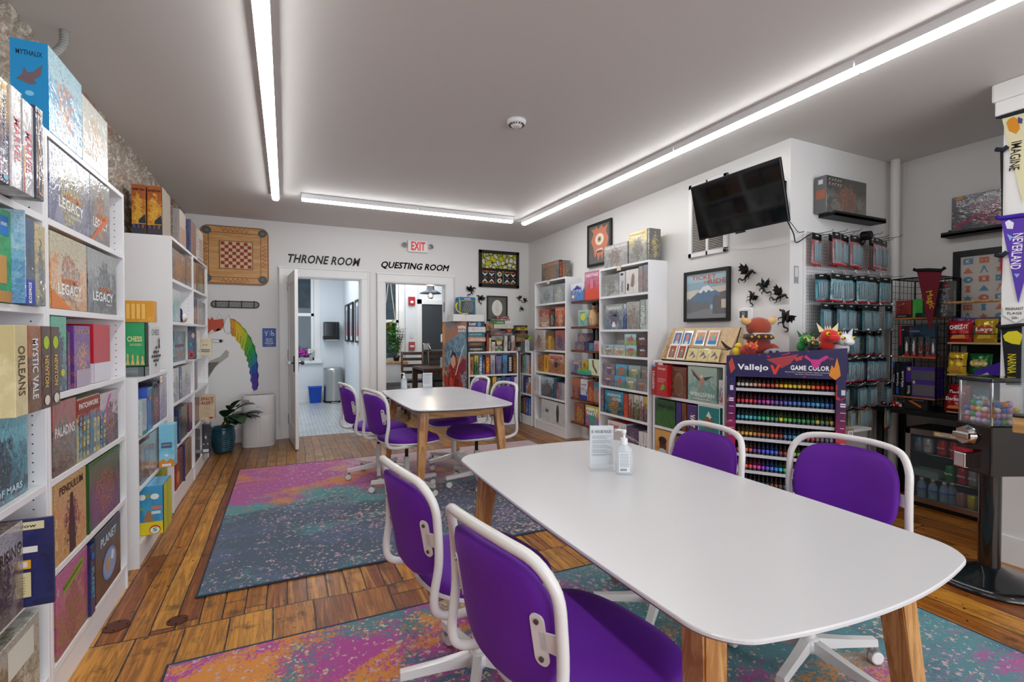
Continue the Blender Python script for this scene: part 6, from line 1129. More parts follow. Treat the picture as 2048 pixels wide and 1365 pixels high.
# rainbow-maned horse mural
def wz(u, v): q = hy(u, v, BY); return (q.x, q.z)
def mural():
 r = empty('unicorn_mural', (-.6, BY, .17)); tag(r, 'grumpy white unicorn with rainbow mane painted on the back wall', 'mural'); L0 = Vector(r.location)
 def shape(name, pts, col, off, line=.0035):
  mb = MB(); P = [wz(*p) for p in pts]; mt = M(col, .7)
  bmh = bmesh.new(); vs = [bmh.verts.new((x - L0.x, -off, z - L0.z)) for x, z in P]; f = bmh.faces.new(vs); bmesh.ops.triangulate(bmh, faces=[f])
  bmh.normal_update(); fs = [[v.index for v in f.verts] for f in bmh.faces]; bmh.verts.index_update(); fs = [[v.index for v in f.verts] for f in bmh.faces]
  mb.raw([v.co.copy() for v in bmh.verts], fs, mt); bmh.free()
  if line: mb.tube([(x - L0.x, -off - .0005, z - L0.z) for x, z in P], line, M('#16161a' if off > .002 else '#c4c0ba', .7), 4, closed=True)
  mb.build(name, r)
 shape('body', [(396, 684), (420, 668), (450, 658), (470, 664), (488, 688), (499, 715), (503, 745), (506, 780), (509, 832), (509, 866), (396, 866)], '#f6f5f4', .0012, .0016)
 shape('jaw_shadow', [(396, 752), (420, 722), (440, 714), (452, 700), (458, 704), (457, 714), (446, 722), (430, 735), (414, 762), (396, 800)], '#b9b7ae', .0022, .0)
 shape('open_mouth', [(396, 762), (418, 726), (438, 724), (420, 748), (404, 780), (396, 790)], '#77746e', .0026, .001)
 cols = [('#c85a44', [(396, 646), (416, 636), (420, 640), (424, 634), (428, 640), (447, 638), (448, 652), (442, 660), (436, 657), (430, 664), (424, 659), (416, 668), (408, 664), (396, 676)])]
 mane = [((461, 638), (462, 668)), ((472, 642), (470, 674)), ((484, 654), (480, 688)), ((495, 668), (489, 703)), ((505, 686), (494, 715)), ((511, 703), (497, 726)), ((514, 722), (500, 738)), ((515, 742), (502, 752)), ((516, 762), (504, 768)), ((514, 780), (508, 782))]
 rb = ['#d99a2c', '#dcc030', '#b8c830', '#5aa838', '#2f9a4c', '#2a8a8a', '#2a5aa8', '#4a3a98', '#5c3a98']
 for k, c in enumerate(rb):
  a, b = mane[k], mane[k + 1]; mid = ((a[0][0] + b[0][0]) / 2 + 2.5, (a[0][1] + b[0][1]) / 2 - 1.5); mi = ((a[1][0] + b[1][0]) / 2 - 2.5, (a[1][1] + b[1][1]) / 2 + 1.5)
  cols.append((c, [a[0], mid, b[0], b[1], mi, a[1]]))
 for c, p in cols: shape('mane_lock', p, c, .0024, .0)
 mb = MB(); q = [wz(*p) for p in ([m[0] for m in mane])]; mb.tube([(x - L0.x, -.003, z - L0.z) for x, z in q], .0025, M('#16161a', .7), 4)
 for k in range(0, 9):
  for f in (0, .5):
   a = [mane[k][0][i] * (1 - f) + mane[k + 1][0][i] * f for i in (0, 1)]; b = [mane[k][1][i] * (1 - f) + mane[k + 1][1][i] * f for i in (0, 1)]
   m = [b[i] + (a[i] - b[i]) * .45 for i in (0, 1)]; mb.tube([(wz(*p)[0] - L0.x, -.003, wz(*p)[1] - L0.z) for p in (b, m)], .002, M('#16161a', .7), 4)
 mb.build('mane_outline', r)
 shape('ear', [(449, 664), (447, 652), (451, 640), (458, 629), (461, 645), (463, 662), (458, 669)], '#f1efed', .0034, .0018)
 shape('horn', [(434, 636), (438, 628), (443, 637)], '#f1efed', .003, .0016)
 shape('eye', [(424, 679), (446, 680), (447, 683), (442, 686), (426, 685)], '#f6f6f4', .0034, .0018)
 shape('pupil', [(438, 680), (445, 680.5), (444, 685), (439, 685)], '#15151a', .0044, .0)
mural()
# restroom sign
r = empty('restroom_sign', (-.181, BY, 1.15)); tag(r, 'blue restroom sign with white symbols beside the open door', 'sign')
mb = MB(); mb.prism(rounded(.150, .228, .008), .006, M('#1b4a9c', .35), ((-.075, -.006, 0), UX, UZ)); mb.build('plate', r)
mb = MB(); o = Vector((-.075, -.0062, 0)); flat(mb, o, .15, .228, [('g', .28, .74, .075, .05, .62, '#f2f2f2'), ('l', [(.28, .69), (.28, .58)], .004, '#f2f2f2'), ('l', [(.23, .63), (.33, .63)], .004, '#f2f2f2'), ('l', [(.33, .78), (.42, .86)], .004, '#f2f2f2'), ('l', [(.23, .78), (.14, .86)], .004, '#f2f2f2'), ('l', [(.51, .60), (.51, .86)], .0015, '#f2f2f2'), ('g', .72, .68, .12, .085, .72, '#f2f2f2'), ('o', .66, .86, .035, .025, '#f2f2f2'), ('l', [(.66, .83), (.68, .72), (.80, .72), (.86, .62)], .006, '#f2f2f2'),
 ('t', 'Gender', .5, .42, .5, .08, .015, '#f2f2f2'), ('t', 'Neutral', .5, .31, .5, .08, .015, '#f2f2f2'), ('t', 'Restroom', .5, .20, .62, .08, .015, '#f2f2f2'), ('r', .3, .08, .7, .10, '#c8d0e0')], .0002, .00005); mb.build('symbols', r)
# wall words
def words(string, x0, x1, z0, z1, label):
 r = MB(); c = Vector(((x0 + x1) / 2, BY - .0005, (z0 + z1) / 2)); r.text(string, M('#2a2b2e', .6), (0, 0, 0), UX, UZ, x1 - x0, z1 - z0, .026, .28, ext=.004)
 o = r.build('wall_lettering', None, c); tag(o, label, 'lettering')
words('THRONE ROOM', .035, .905, 2.20, 2.31, 'black capital lettering above the open bathroom door'); words('QUESTING ROOM', 1.175, 2.13, 2.185, 2.29, 'black capital lettering above the back room doorway')
# exit sign
r = empty('exit_sign', (1.668, BY, 2.435)); tag(r, 'white lit exit sign with red letters above the second doorway', 'exit sign')
mb = MB(); mb.box(-.142, .142, -.045, -.001, 0, .165, M('#eceae6', .4), .012); mb.build('housing', r)
mb = MB(); mb.text('EXIT', M('#c8202c', .5, emit=.35), (.0, -.0458, .084), UX, UZ, .195, .135, .03); mb.build('letters', r)
for sg in (-1, 1):
 mb = MB(); c = Vector((sg * .185, -.03, .092)); d = Vector((sg * .25, -1, .15)).normalized(); mb.cyl(c + d * -.03, c + d * .012, .030, M('#cfccc6', .4), .036, n=20); mb.cyl(c + d * .0122, c + d * .018, .034, M('#b8bcc0', .15, .6), .028, n=20); mb.tube([(sg * .14, -.025, .09), (sg * .16, -.025, .09)], .009, WHITE, 8)
 for k in range(6): t = k * PI / 3; a = d.orthogonal().normalized(); b = d.cross(a); q = c + d * .019 + (a * math.cos(t) + b * math.sin(t)) * .018; mb.cyl(q, q + d * .002, .005, M('#5a5a5e', .3), n=8)
 mb.build('emergency_lamp', r)
# stained glass panel
def stained():
 x0, x1, z0, z1 = 2.575, 3.225, 2.0, 2.545; W, H = x1 - x0, z1 - z0
 r = empty('stained_glass_panel', ((x0 + x1) / 2, BY, z0)); tag(r, 'dark-framed stained glass panel with white and yellow upper half', 'stained glass'); 
 mb = MB(); f = M('#231d1b', .7)
 for a, b, c, d in ((0, .045, 0, H), (W - .045, W, 0, H), (0, W, 0, .045), (0, W, H - .045, H), (.04, W - .04, H * .475, H * .475 + .022)): mb.box(a - W / 2, b - W / 2, -.030, -.002, c, d, f, .003)
 mb.box(-W / 2 + .01, W / 2 - .01, -.004, -.001, .01, H - .01, f); mb.build('frame', r)
 T = NT('leaded_glass'); p = T.pos(); wv = T.vmath('ADD', p, T.vmath('MULTIPLY', T.add('ShaderNodeTexNoise', {'Vector': p, 'Scale': 8.0}).outputs[1], (.06, 0, .06)))
 v1 = T.add('ShaderNodeTexVoronoi', {'Vector': wv, 'Scale': 15.0}, feature='DISTANCE_TO_EDGE').outputs[0]; v2 = T.add('ShaderNodeTexVoronoi', {'Vector': wv, 'Scale': 15.0}); cc = T.add('ShaderNodeSeparateColor', {0: v2.outputs[1]}).outputs[0]
 c = T.mix(T.smooth(v1, .14, .20), '#a8a828', T.mix(cc, '#d8d8de', '#c0c0d0')); c = T.mix(T.smooth(cc, .8, .82), c, '#c0c01c'); c = T.mix(T.smooth(v1, .035, .05), (.015, .012, .01), c); T.base(c, .25)
 mb = MB(); mb.box(-W / 2 + .04, -.004, -.012, -.006, H * .475 + .01, H - .04, T.m); mb.build('glass', r); mb = MB(); mb.box(.004, W / 2 - .04, -.012, -.006, H * .475 + .01, H - .04, T.m); mb.build('glass', r)
 mb = MB(); o = Vector((-W / 2 + .045, -.008, .045)); Wl, Hl = W - .09, H * .475 - .045; els = [('r', 0, 0, 1, 1, '#181418')]
 for j, zz in enumerate((.06, .86)): els += [('r', .02 + .048 * k, zz, .055 + .048 * k, zz + .07, ['#c87a1c', '#b03a1c', '#d8a030'][k % 3]) for k in range(20) if not 7 < k < 12]
 for bx in (.02, .21, .66, .84):
  for q, zz in ((1, .28), (-1, .66)):
   els += [('p', [(bx, zz - .12 * q), (bx + .075, zz + .10 * q), (bx + .075, zz + .02 * q), (bx + .02, zz - .14 * q)], '#e8e8e6'), ('p', [(bx + .15, zz - .12 * q), (bx + .075, zz + .10 * q), (bx + .075, zz + .02 * q), (bx + .13, zz - .14 * q)], '#e8e8e6'), ('p', [(bx + .04, zz - .1 * q), (bx + .075, zz), (bx + .11, zz - .1 * q), (bx + .075, zz - .05 * q)], '#e0e0dc')]
  els += [('o', bx + .075, .47, .018, .035, '#a02c2c'), ('o', bx + .03, .47, .014, .03, '#2f6a3a'), ('o', bx + .12, .47, .014, .03, '#c8922c')]
 els += [('r', .395, .02, .415, .98, '#1f7a6a'), ('r', .615, .02, .635, .98, '#1f9a9a')]
 for cz in (.27, .73): els += [('g', .515, cz, .075, .19, .72, '#c8962c'), ('g', .515, cz, .052, .135, .55, '#e0e0dc'), ('o', .515, cz, .022, .05, '#24244a')] + [('o', .515 + .065 * math.cos(t), cz + .16 * math.sin(t), .012, .03, '#8a2c2c') for t in (.8, 2.3, 3.9, 5.4)]
 flat(mb, o, Wl, Hl, els, .0005, .00002); mb.build('geometric_glass', r)
stained()
def framed(name, label, cat, loc, rz, W, H, fr, fcol, depth, els, paint=None, mat_col=None):
 """picture frame hanging on a wall; local -Y faces the room"""
 r = empty(name, loc, rz); tag(r, label, cat); mb = MB(); f = M(fcol, .4)
 for a, b, c, d in ((0, fr, 0, H), (W - fr, W, 0, H), (fr, W - fr, 0, fr), (fr, W - fr, H - fr, H)): mb.box(a - W / 2, b - W / 2, -depth, -.001, c, d, f, .0015)
 mb.build('frame', r)
 mb = MB(); o = Vector((-W / 2 + fr * .8, -depth * .5, fr * .8)); w_, h_ = W - 1.6 * fr, H - 1.6 * fr
 if paint: mb.box(o.x, o.x + w_, -depth * .5, -.0015, o.z, o.z + h_, COVER)
 else: mb.box(o.x, o.x + w_, -depth * .5, -.0015, o.z, o.z + h_, M(mat_col or '#e8e8e8', .6))
 flat(mb, o, w_, h_, els, .0003, .00006); q = mb.build('print', r)
 if paint: art(q, paint[0], None, 0.0, paint[1])
 mb = MB(); mb.box(-W / 2 + fr * .8, W / 2 - fr * .8, -depth * .82, -depth * .78, fr * .8, H - fr * .8, M('#ffffff', .02, alpha=.05)); mb.build('glass', r)
 return r
framed('framed_picture', 'dark green framed oval ink drawing below the stained glass', 'picture', (2.868, BY, 1.50), 0, .335, .375, .022, '#2a1c18', .022, [('o', .5, .52, .29, .36, '#c9b98a'), ('o', .5, .52, .275, .342, '#e8e4da'), ('l', [(.42, .62), (.5, .70), (.58, .66), (.55, .56), (.45, .58), (.42, .48), (.52, .44), (.60, .50)], .003, '#5a5650'), ('l', [(.40, .55), (.47, .50), (.45, .42), (.55, .40)], .003, '#6a665e'), ('l', [(.5, .72), (.46, .77), (.54, .78)], .003, '#5a5650'), ('l', [(.42, .355), (.45, .34), (.50, .357), (.55, .34), (.58, .355)], .003, '#4a4640')], mat_col='#39412f')
# black dragon wall figures
def dragon():
 r = empty('dragon_figure', (0, 0, 0)); b = M('#0d0d0f', .45)
 mb = MB(); P = smooth_path([(-.055, -.02, .035), (-.04, -.025, .045), (-.02, -.022, .03), (0, -.02, .01), (.015, -.018, -.015), (.04, -.016, -.03), (.065, -.014, -.02), (.075, -.012, -.04), (.06, -.012, -.055)], 4)
 n = len(P); mb.tube(P, [.004 + .010 * math.sin(PI * min(1, i / (n * .55))) * (1 if i < n * .5 else .75) if i < n * .55 else .0065 * (1 - (i - n * .55) / (n * .46)) + .0012 for i in range(n)], b, 8)
 mb.ball((-.060, -.02, .033), (.012, .007, .007), b, 8, 6); mb.cyl((-.052, -.02, .040), (-.040, -.02, .055), .003, b, .0005, n=6)
 for x, z in ((-.012, .012), (.012, -.012)): mb.tube([(x, -.02, z), (x - .015, -.03, z - .022), (x - .004, -.032, z - .036)], [.006, .004, .002], b, 6)
 mb.build('body', r)
 for sg in (-1, 1):
  mb = MB(); y = -.02 - (.012 if sg < 0 else 0); root = Vector((-.005, -.018, .018)); wr = Vector((.008 + .018 * sg, y - .004, .065)); tips = [Vector((.035 + .03 * sg, y - .02, .095)), Vector((.055 + .02 * sg, y - .02, .065)), Vector((.060 + .012 * sg, y - .016, .035)), Vector((.045, y - .01, .012))]
  mb.tube([root, wr], .0032, b, 6)
  for t in tips: mb.tube([wr, t], [.0026, .0009], b, 5)
  L_ = []
  for i, t in enumerate(tips):
   L_.append(t)
   if i < 3: L_.append((t + tips[i + 1]) / 2 * .75 + wr * .25)
  for i in range(len(L_) - 1): mb.poly([wr, L_[i], L_[i + 1]], b); mb.poly([wr + Vector((0, .001, 0)), L_[i + 1] + Vector((0, .001, 0)), L_[i] + Vector((0, .001, 0))], b)
  mb.poly([root, wr, L_[-1]], b); mb.poly([root, L_[-1], wr], b); mb.build('wing', r)
 return r
dg = dragon()
D_B = [(1037, 599, .8, 0, 0, 'left one of three by the corner beside the green picture'), (1049, 604, .8, 1, .3, 'right one of three by the corner beside the green picture'), (1040, 618, .7, 0, 1.2, 'lowest of three by the corner beside the green picture'), (943, 584, 1.35, 1, -.3, 'above the blue and yellow cooler bag'), (957, 600, 1.2, 0, .6, 'behind the right side of the cooler bag')]
D_R = [(1499, 554, 1.35, 1, .2, 'highest of five near the thermostat'), (1531, 579, 1.15, 0, .1, 'second of five, with spread wings near the thermostat'), (1505, 597, 1.0, 0, .9, 'just left below the highest one near the thermostat'), (1563, 597, 1.2, 1, .5, 'closest to the column edge near the ribbon sticker'), (1576, 640, 1.35, 0, .8, 'lowest of five, above the plush toys')]
for i, (u, v, s, fl, rt, lb) in enumerate(D_B + D_R):
 o = dg if i == 0 else copy_tree(dg)
 if i < len(D_B): q = hy(u, v, BY); o.location = (q.x, BY - .002, q.z); rz = 0
 else: q = hx(min(u, 1572), v, 3.37); o.location = (wallx(q.y) - .002, q.y, q.z); rz = -PI / 2
 o.rotation_euler = (0, rt, rz) ; s *= .8; o.scale = (s * (-1 if fl else 1), s, s); tag(o, 'small black dragon figure, ' + lb, 'figurine', 'black dragon figures on the walls')
# ---------------------------------------------------------------- standee, boxes and cooler bag at the back
a = Vector((2.0, 6.60, 0)); b = Vector((2.244, 6.275, 0)); w2 = (b - a).length / 2
r = empty('display_standee', (a + b) / 2, math.atan2(b.y - a.y, b.x - a.x)); tag(r, 'tall cardboard standee with red-robed fantasy figure beside the back shelf', 'standee')
mb = MB(); mb.box(-w2, w2, 0, .035, 0, 1.478, M('#3a3436', .6), .002); mb.box(-w2 * .6, w2 * .6, -.0, .06, 0, .02, M('#3a3436', .6), .002); mb.build('board', r)
mb = MB(); mb.box(-w2 + .002, w2 - .002, -.004, -.0002, .004, 1.474, COVER); o = Vector((-w2, -.0045, 0))
flat(mb, o, 2 * w2, 1.478, [('p', [(0, .72), (.2, .80), (.5, .86), (1, .93), (1, .70), (.55, .66), (.3, .60), (0, .56)], brush('#7c98a8', '#4a6478')), ('p', [(0, .86), (.2, .9), (.55, .97), (.7, 1), (.2, 1), (0, 1)], brush('#a87860', '#6c7c88')), ('p', [(0, .25), (.08, .25), (.12, 1), (0, 1)], brush('#d09a58', '#8a6c60')),
 ('p', [(.30, .55), (.22, .42), (.05, .30), (.02, .05), (.98, .05), (.98, .28), (.85, .40), (.72, .50), (.60, .60), (.5, .66), (.38, .64)], brush('#a82c1c', '#5c1814', 14.0)), ('p', [(.34, .54), (.28, .34), (.2, .1), (.42, .1), (.46, .4)], brush('#d8502c', '#8a2418', 18.0)), ('p', [(.56, .55), (.60, .34), (.75, .1), (.62, .1), (.52, .4)], '#5c1612'), ('p', [(.36, .60), (.38, .67), (.46, .69), (.54, .66), (.55, .60), (.46, .56)], '#c89a7a'), ('p', [(.33, .66), (.42, .73), (.56, .70), (.60, .60), (.55, .66), (.45, .69), (.38, .66)], '#3a2c34'),
 ('p', [(.25, .46), (.08, .52), (.06, .44), (.22, .38)], brush('#c0382a', '#6c201c', 20.0)), ('p', [(.62, .56), (.85, .66), (.98, .64), (.98, .56), (.8, .5)], '#7a2c3c'), ('l', [(.55, .50), (.80, .72), (.9, .78)], .010, '#d8dce0'), ('l', [(.12, .30), (.3, .2), (.45, .28), (.7, .16), (.92, .24)], .014, '#e07a2c'), ('l', [(.1, .15), (.4, .12), (.6, .2), (.9, .12)], .012, '#d8602a'),
 ('t', 'WPN', .80, .945, .32, .034, .04, '#f4f2f0'), ('r', .66, .905, .96, .920, '#f4f2f0'), ('t', 'PREMIUM', .81, .9125, .26, .010, .02, '#5a3c3c')], .0003, .00004)
q = mb.build('printed_front', r); art(q, ['#6a4a44', '#8aa0ac', '#a87a64', '#b03a28'], 3.1, .15)
zt_ = 1.4805
gbox('white cardboard box on top of the fantasy standee', (2.155, 6.44, zt_), 0, .17, .22, .098, ['#d8d6d2'] * 4, [], calm=1, wrap=0, name='cardboard_box', cat='box')
gbox('longer white cardboard box under the cooler bag', (2.385, 6.47, zt_), 0, .275, .24, .096, ['#dedcd8'] * 4, [('t', 'F', 'Folded', .4, .5, .12, .1, '#9a9894', 0, 0)], calm=1, wrap=0, name='cardboard_box', cat='box')
def cooler():
 r = empty('cooler_bag', (2.29, 6.45, zt_ + .0985)); tag(r, 'blue and lime cooler bag with clear front and yellow strap', 'bag')
 bl, ye, lm = M('#1466a8', .6), M('#e0c81c', .6), M('#a8c82c', .6)
 mb = MB(); mb.box(-.13, .13, -.07, .08, 0, .24, bl, .02); mb.box(-.105, .105, -.078, -.068, .19, .235, bl, .004); mb.text('WORIC', M('#e8f0f4'), (0, -.0785, .213), UX, UZ, .10, .022, .02); mb.build('body', r)
 mb = MB()
 for x in (-.118, .118): mb.tube([(x, -.072, .01), (x, -.073, .23)], .006, lm, 6)
 mb.tube([(-.10, -.075, .188), (.10, -.075, .188)], .005, ye, 6); mb.tube([(-.10, -.075, .02), (-.10, -.075, .19)], .003, ye, 6); mb.build('piping', r)
 mb = MB(); mb.box(-.095, .095, -.076, -.068, .015, .18, M('#30363c', .08, coat=1), .003)
 for k in range(5): mb.tube(smooth_path([(-.08 + .03 * k, -.0775, .03), (-.05 + .03 * k, -.078, .10), (-.02 + .02 * k, -.0775, .17)], 3), .0015, M('#c8d0d4', .1), 4)
 mb.build('clear_window', r)
 mb = MB(); mb.tube(smooth_path([(-.12, -.03, .17), (-.155, -.05, .12), (-.150, -.08, .05), (-.09, -.10, .012), (.0, -.095, .012)], 5), .012, ye, 8, flat=(1.3, .35)); mb.build('strap', r)
cooler()
# ---------------------------------------------------------------- air purifier, plant
def purifier():
 r = empty('air_purifier', (-.29, 6.42, 0)); tag(r, 'white rounded air purifier standing by the unicorn mural', 'air purifier'); W_ = M('#dfdedc', .35)
 mb = MB(); sx, sy, n = .178, .125, 48
 def ring(k, z): return [Vector((super_out(2 * PI * i / n, sx * k, sy * k, 3.2)[0], super_out(2 * PI * i / n, sx * k, sy * k, 3.2)[1], z)) for i in range(n)]
 R = [ring(.96, 0), ring(1, .012), ring(1, .36), ring(.996, .362), ring(.996, .364), ring(1, .366), ring(1, .585), ring(.985, .598), ring(.93, .602), ring(.90, .590)]
 mb.raw([p for q in R for p in q], [(i * n + j, i * n + (j + 1) % n, (i + 1) * n + (j + 1) % n, (i + 1) * n + j) for i in range(len(R) - 1) for j in range(n)], W_, True); mb.poly(R[0][::-1], W_); mb.poly(R[-1], M('#9c9c9c', .6)); mb.build('body', r)
 mb = MB()
 for j in range(26):
  for k in range(30):
   t = -2.75 + 2.35 * k / 29; x, y = super_out(t, sx + .0006, sy + .0006, 3.2); z = .03 + j * .0125; d = Vector((-math.sin(t), math.cos(t), 0)) * .0022
   mb.poly([Vector((x, y, z)) - d, Vector((x, y, z)) + d, Vector((x, y, z + .005)) + d, Vector((x, y, z + .005)) - d], M('#a9a8a6', .6))
 mb.build('perforation', r)
 mb = MB(); mb.box(-.012, .014, -sy - .003, -sy + .004, .385, .415, M('#2a7ac0', .5)); mb.build('sticker', r)
 mb = MB(); mb.text('levoit', M('#8a8a88'), (.0, -sy - .0008, .47), UX, UZ, .04, .014, .01); mb.build('logo', r)
 mb = MB(); mb.box(-.15, -.09, -sy - .0, -sy + .02, .52, .555, M('#8f8f8d', .6), .008); mb.build('handle_recess', r)
 mb = MB()
 for k in range(9): mb.tube([(-.12 + .03 * k, -.08, .597), (-.12 + .03 * k, .08, .597)], .003, M('#c8c8c6', .5), 6)
 mb.build('top_grille', r)
purifier()
LEAF = M('#1f3a24', .32, coat=.3); LEAF2 = M('#3f7a2c', .4, coat=.15); STEM = M('#4a5a30', .6)
def leaf_mesh(mb, base, d, L, W_, mat, droop=.3, n=6):
 d = Vector(d).normalized(); sd = d.cross(Vector((0, 0, 1))); sd = sd.normalized() if sd.length > 1e-4 else Vector((1, 0, 0)); P = []; p = Vector(base)
 for i in range(n + 1):
  t = i / n; w_ = W_ * math.sin(PI * min(1, (t * .92 + .04))) ** .8; P.append((p.copy(), w_)); d = (d + Vector((0, 0, -droop / n))).normalized(); p = p + d * (L / n)
 vs = []
 for c, w_ in P: vs += [c - sd * w_ + Vector((0, 0, w_ * .35)), c, c + sd * w_ + Vector((0, 0, w_ * .35))]
 mb.raw(vs, [(3 * i, 3 * i + 1, 3 * i + 4, 3 * i + 3) for i in range(n)] + [(3 * i + 1, 3 * i + 2, 3 * i + 5, 3 * i + 4) for i in range(n)], mat, True)
def plant():
 r = empty('potted_plant', (-.63, 6.19, 0)); tag(r, 'dark leafy plant in a teal ribbed pot at the end of the left bookcases', 'potted plant')
 T = NT('ribbed_glaze'); w_ = T.add('ShaderNodeTexWave', {'Vector': T.pos(), 'Scale': 14.0}, bands_direction='Z').outputs[1]; T.base(T.mix(w_, '#0d3a4a', '#14596a'), .25, Normal=T.bump(w_, .8, .01), Coat_Weight=.5)
 mb = MB(); prof = [(.075, 0), (.095, .02)]
 for k in range(12): prof += [(.100 + .018 * math.sin(k / 11 * 2.6) + .003, .03 + .02 * k), (.100 + .018 * math.sin(k / 11 * 2.6) - .002, .04 + .02 * k)]
 prof += [(.118, .285), (.112, .29), (.10, .285), (.098, .25)]; mb.lathe(prof, T.m, n=28); mb.build('pot', r)
 mb = MB(); mb.cyl((0, 0, .22), (0, 0, .262), .100, M('#2a1e16', .9), n=20); mb.build('soil', r)
 rnd = random.Random(5); mb = MB(); lf = []
 for k in range(15):
  t = rnd.uniform(-1.5, .6); e = rnd.uniform(.25, 1.3); Ls = rnd.uniform(.08, .20); d = Vector((math.cos(t) * math.cos(e), math.sin(t) * math.cos(e) * .9, math.sin(e))); b = Vector((rnd.uniform(-.03, .03), rnd.uniform(-.03, .03), .26)); tip = b + d * Ls + Vector((0, 0, .05))
  mb.tube(smooth_path([b, b.lerp(tip, .5) + Vector((0, 0, .02)), tip], 4), .0045, STEM, 6); lf.append((tip, Vector((d.x, d.y, d.z * .5)), rnd.uniform(.15, .22), rnd.uniform(.062, .080)))
 mb.build('stems', r)
 for p, d, L, W_ in lf: mb = MB(); leaf_mesh(mb, p, d, L, W_, LEAF, rnd.uniform(.3, .9)); mb.build('leaf', r)
plant()
# ---------------------------------------------------------------- bathroom fittings
X1_ = 1.03
a = hy(645, 645, BB); b = hy(677, 683, BB)
r = empty('towel_dispenser', (.80, BB, 1.22)); tag(r, 'black paper towel dispenser on the bathroom back wall', 'dispenser')
mb = MB(); mb.box(-.145, .145, -.20, -.001, 0, .32, M('#1c2226', .12, coat=.6), .02); mb.build('housing', r)
mb = MB(); mb.box(-.145, .145, -.205, -.0, -.02, .05, BLACK, .006); mb.build('chute', r); mb = MB(); mb.box(-.10, .11, -.19, -.10, -.04, -.018, WHITE, .004); mb.build('paper_towel', r)
r = empty('trash_can', (.83, 9.86, 0)); tag(r, 'stainless steel pedal bin in the bathroom', 'trash can')
mb = MB(); n = 32
def half_round(k, z): return [Vector((.175 * k * math.cos(t), -.15 * k * math.sin(t) + (0 if 0 < t < PI else .0), z)) for t in [PI * i / 15 for i in range(16)]] + [Vector((-.175 * k, .12, z)), Vector((.175 * k, .12, z))]
def loft(mb, R, mat, sm=True):
 n = len(R[0]); mb.raw([p for q in R for p in q], [(i * n + j, (i + 1) * n + j, (i + 1) * n + (j + 1) % n, i * n + (j + 1) % n) for i in range(len(R) - 1) for j in range(n)], mat, sm); mb.poly(R[0], mat); mb.poly(R[-1][::-1], mat)
STEEL = M('#b9bab8', .28, 1.0); loft(mb, [half_round(1, .04), half_round(1, .58)], STEEL); mb.build('body', r)
mb = MB(); loft(mb, [half_round(1.02, .58), half_round(1.02, .62), half_round(.98, .655), half_round(.8, .665)], STEEL); mb.build('lid', r); mb = MB(); loft(mb, [half_round(1.03, 0), half_round(1.03, .04)], BLACK); mb.box(-.06, .06, -.22, -.14, .01, .025, STEEL, .004); mb.build('pedal_base', r)
r = empty('waste_basket', (.50, 9.90, 0)); tag(r, 'small blue plastic waste basket beside the steel bin', 'waste basket')
mb = MB(); R = [[Vector((x * k, y * k, z)) for x, y in [(p[0] - .12, p[1] - .09) for p in rounded(.24, .18, .03)]] for k, z in ((.75, 0.004), (.98, .29), (1.04, .30), (1.04, .31), (.98, .31), (.74, .02))]
n = len(R[0]); mb.raw([p for q in R for p in q], [(i * n + j, i * n + (j + 1) % n, (i + 1) * n + (j + 1) % n, (i + 1) * n + j) for i in range(len(R) - 1) for j in range(n)], M('#1348b0', .4), True); mb.poly(R[0][::-1], M('#1348b0', .4)); mb.poly(R[-1], M('#1348b0', .4)); mb.build('bin', r)
for y, c in ((9.28, 'farthest'), (8.62, 'middle'), (7.86, 'nearest')):
 framed('framed_poster', c + ' of three black-framed posters on the bathroom wall', 'picture', (1.03, y, 1.17), -PI / 2, .46, .67, .03, '#101012', .03, [('r', .15, .12, .85, .88, '#7d8fa0'), ('p', [(.2, .15), (.5, .7), (.8, .15)], '#b84a5c')], mat_col='#d8dde0')
r = empty('flower_pot', (.28, BB - .045, .802)); tag(r, 'magenta flowers in a pot on the bathroom window sill', 'flowers')
mb = MB(); mb.lathe([(.025, 0), (.032, .06), (.034, .062), (.03, .062)], M('#d8d8d4', .4), n=14); mb.build('pot', r)
rn = random.Random(2); mb = MB()
for k in range(22): mb.ball((rn.uniform(-.09, .09), rn.uniform(-.035, .02), .09 + rn.uniform(0, .12)), (.026, .02, .022), M('#c03aa8' if k % 3 else '#8a2c90', .7), 7, 5)
mb.build('blossoms', r)
r = empty('tissue_flowers', (.44, BB - .045, .802)); tag(r, 'white blossoms in a glass vase on the bathroom sill', 'flowers')
mb = MB(); mb.lathe([(.03, 0), (.03, .11), (.026, .11)], M('#d8e0e4', .1, trans=.6), n=14); mb.build('vase', r); mb = MB()
for k in range(14): mb.ball((rn.uniform(-.05, .05), rn.uniform(-.03, .02), .13 + rn.uniform(0, .1)), (.022, .018, .02), M('#e4e4e0', .7), 7, 5)
mb.build('blossoms', r)
